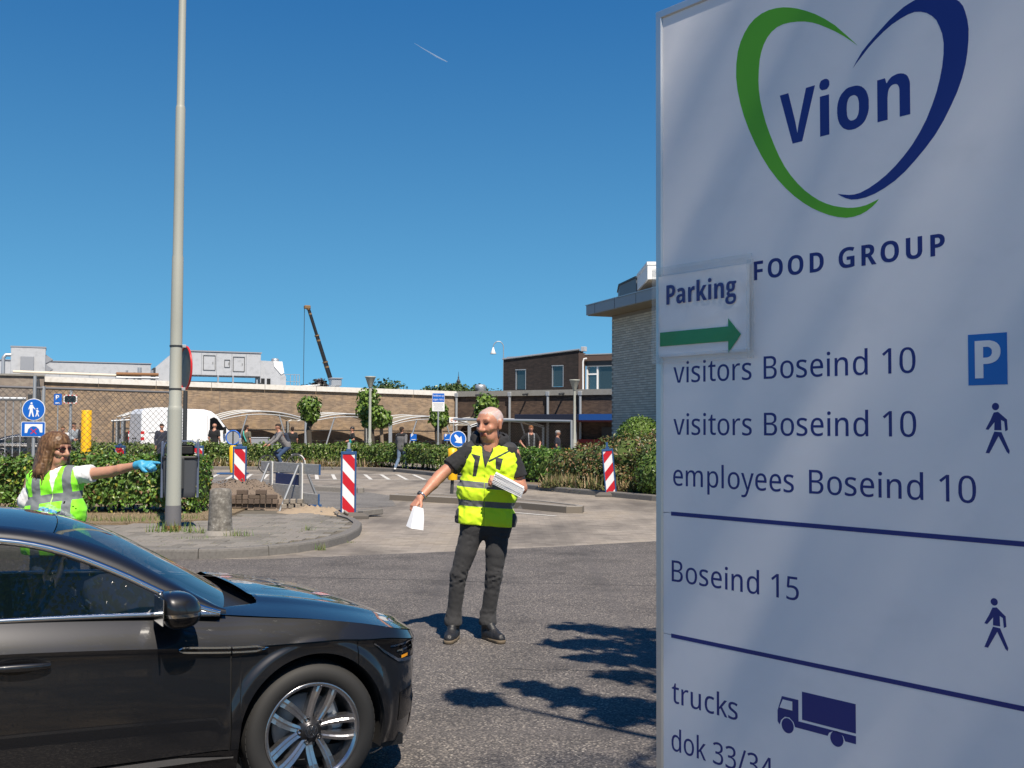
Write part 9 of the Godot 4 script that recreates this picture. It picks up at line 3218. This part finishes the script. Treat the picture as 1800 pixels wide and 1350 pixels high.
	var ml := "cloth_%02d%02d%02d" % [int(legs.r * 99), int(legs.g * 99), int(legs.b * 99)]
	obj("top", body_mesh(S1.call(top_s), cell, [], 0.014, 9.0, 3), cloth_mat(nm, lin(top.r, top.g, top.b)), t)
	obj("trousers", body_mesh(S1.call(leg_s), cell, [], 0.014, 9.0, 4), cloth_mat(ml, lin(legs.r, legs.g, legs.b)), t)
	for i in 2:
		var f: Vector3 = an[i]
		obj("shoe", body_mesh(S1.call([bone(f + V(0, -0.02, -0.03), f + V(0, -0.04, 0.15), 0.048, 0.04)]), cell), M.white_paint if pose == "walk" else M.black_plastic, t)
	if hair.a > 0.0:
		obj("hair", body_mesh(S1.call([bone(hc + V(0, 0.05, -0.03), hc + V(0, 0.06, 0.02), 0.094, 0.082), bone(hc + V(0, 0.0, -0.06), hc + V(0, -0.05, -0.065), 0.06, 0.045)]), 0.016), cloth_mat("hair_%02d%02d" % [int(hair.r * 99), int(hair.g * 99)], lin(hair.r, hair.g, hair.b)), t)
	return t

func build_crowd() -> void:
	var dark := Color(0.012, 0.012, 0.014)
	var navy := Color(0.02, 0.025, 0.045)
	var jean := Color(0.06, 0.10, 0.19)
	var brn := Color(0.03, 0.018, 0.012)
	var bald := Color(0.3, 0.16, 0.1, 0.0)
	small_person("bald man in black T-shirt walking away behind the far hedge", V(-13.55, 0.12, -49.3), 165, 1.88, dark, dark, bald)
	small_person("man in black leaning by the shelter post", V(-14.9, 0.12, -56.0), 250, 1.72, dark, navy, brn)
	var ol := small_person("man in olive T-shirt with teal shoulder strap behind hazard board", V(-12.0, 0.12, -48.9), 150, 1.80, Color(0.13, 0.115, 0.08), navy, brn)
	obj("shoulder_strap", tubem([V(0.10, 1.52, -0.06), V(0.02, 1.35, -0.15), V(-0.14, 1.05, -0.14)], 0.03, 6), mat("teal", lin(0.02, 0.30, 0.26), 0.6), ol)
	small_person("man in black standing just behind the cyclist's backpack", V(-10.75, 0.12, -53.0), 200, 1.74, dark, navy, brn)
	var cap := small_person("man in black T-shirt and cap carrying a teal bag", V(-7.95, 0.12, -54.0), 290, 1.74, dark, navy, brn, "look")
	obj("cap", body_mesh([bone(V(0, 1.67, -0.01), V(0, 1.68, 0.02), 0.096, 0.09), bone(V(-0.04, 1.66, 0.10), V(0.04, 1.66, 0.10), 0.03, 0.03)], 0.016, [[V(0, -1, 0), -1.64]]), M.black_plastic, cap)
	obj("teal_bag", boxm(V(0.28, 0.30, 0.10), at(0.20, 0.98, 0.16), 0.05), M.teal, cap)
	# strolling man
	var st := small_person("man in grey and black jumper with light jeans and white shoes walking away", V(-4.58, 0.0, -45.0), 158, 1.86, Color(0.12, 0.12, 0.125), Color(0.115, 0.17, 0.26), brn, "walk", true)
	obj("black_yoke", body_mesh([bone(V(-0.13, 1.50, 0), V(0.13, 1.50, 0), 0.105, 0.105, 0.98, 0.05), bone(V(-0.2, 1.44, 0), V(0.2, 1.44, 0), 0.082, 0.082)], 0.019, [[V(0, -1, 0), -1.44]]), cloth_mat("cloth_010101", lin(0.012, 0.012, 0.014)), st)
	var sus := small_person("red-haired man in black with pale braces inside the chain-link enclosure", V(0.72, 0.12, -40.6), 8, 1.80, dark, navy, Color(0.25, 0.10, 0.03), "hips", false, Color(0.48, 0.22, 0.15))
	for x in [-0.10, 0.10]: obj("brace", tubem([V(x, 1.52, 0.06), V(x * 1.05, 1.40, 0.125), V(x * 0.9, 1.02, 0.135)], 0.018, 5), M.galvanised, sus)
	small_person("grey-haired man in navy shirt by the barrier tape", V(1.80, 0.12, -42.5), 80, 1.62, navy, navy, Color(0.35, 0.34, 0.33))
	small_person("woman in white sleeveless top and sunglasses behind the fence", V(-18.75, 0.12, -45.2), 20, 1.70, Color(0.72, 0.72, 0.72), Color(0.06, 0.07, 0.09), Color(0.10, 0.06, 0.03))
	small_person("man in pale blue shirt behind the woman in white", V(-19.4, 0.12, -47.9), 60, 1.86, Color(0.30, 0.34, 0.38), navy, brn, "look", true)
	small_person("man in black jacket with red scarf beside the yellow pillar", V(-18.9, 0.12, -47.6), -40, 1.86, dark, navy, brn, "look", true)
	small_person("dark-haired man in navy jacket with face mask before the van", V(-14.95, 0.12, -46.2), 30, 1.82, navy, navy, brn, "stand", true)
	# cyclist
	var cy := small_person("cyclist in grey jacket and jeans riding past the far hedge", V(-9.05, 0.0, -42.6), -62, 1.86, Color(0.17, 0.165, 0.17), Color(0.03, 0.06, 0.13), brn, "ride", true)
	var bp := thing("backpack", "navy backpack on the cyclist's back", "backpack", cy.position, -62)
	var s := S()
	box(s, V(0.30, 0.46, 0.17), at(0, 1.36, -0.19, 0, 14), 0.06)
	obj("bag", done(s), cloth_mat("pack_navy", lin(0.022, 0.032, 0.06)), bp)
	obj("pocket", boxm(V(0.23, 0.2, 0.06), at(0, 1.26, -0.30, 0, 14), 0.025), M.pack_navy, bp)
	for x in [-0.11, 0.11]: obj("strap", tubem([V(x, 1.58, -0.06), V(x, 1.62, 0.08), V(x, 1.45, 0.20), V(x, 1.22, 0.02)], 0.016, 5), M.pack_navy, bp)
	var bk := make_bicycle("city_bicycle", "black city bicycle with white rear mudguard ridden by the cyclist")
	bk.position = cy.position
	bk.rotation.y = deg_to_rad(-62 - 90)
	bk.scale = Vector3.ONE * 1.06
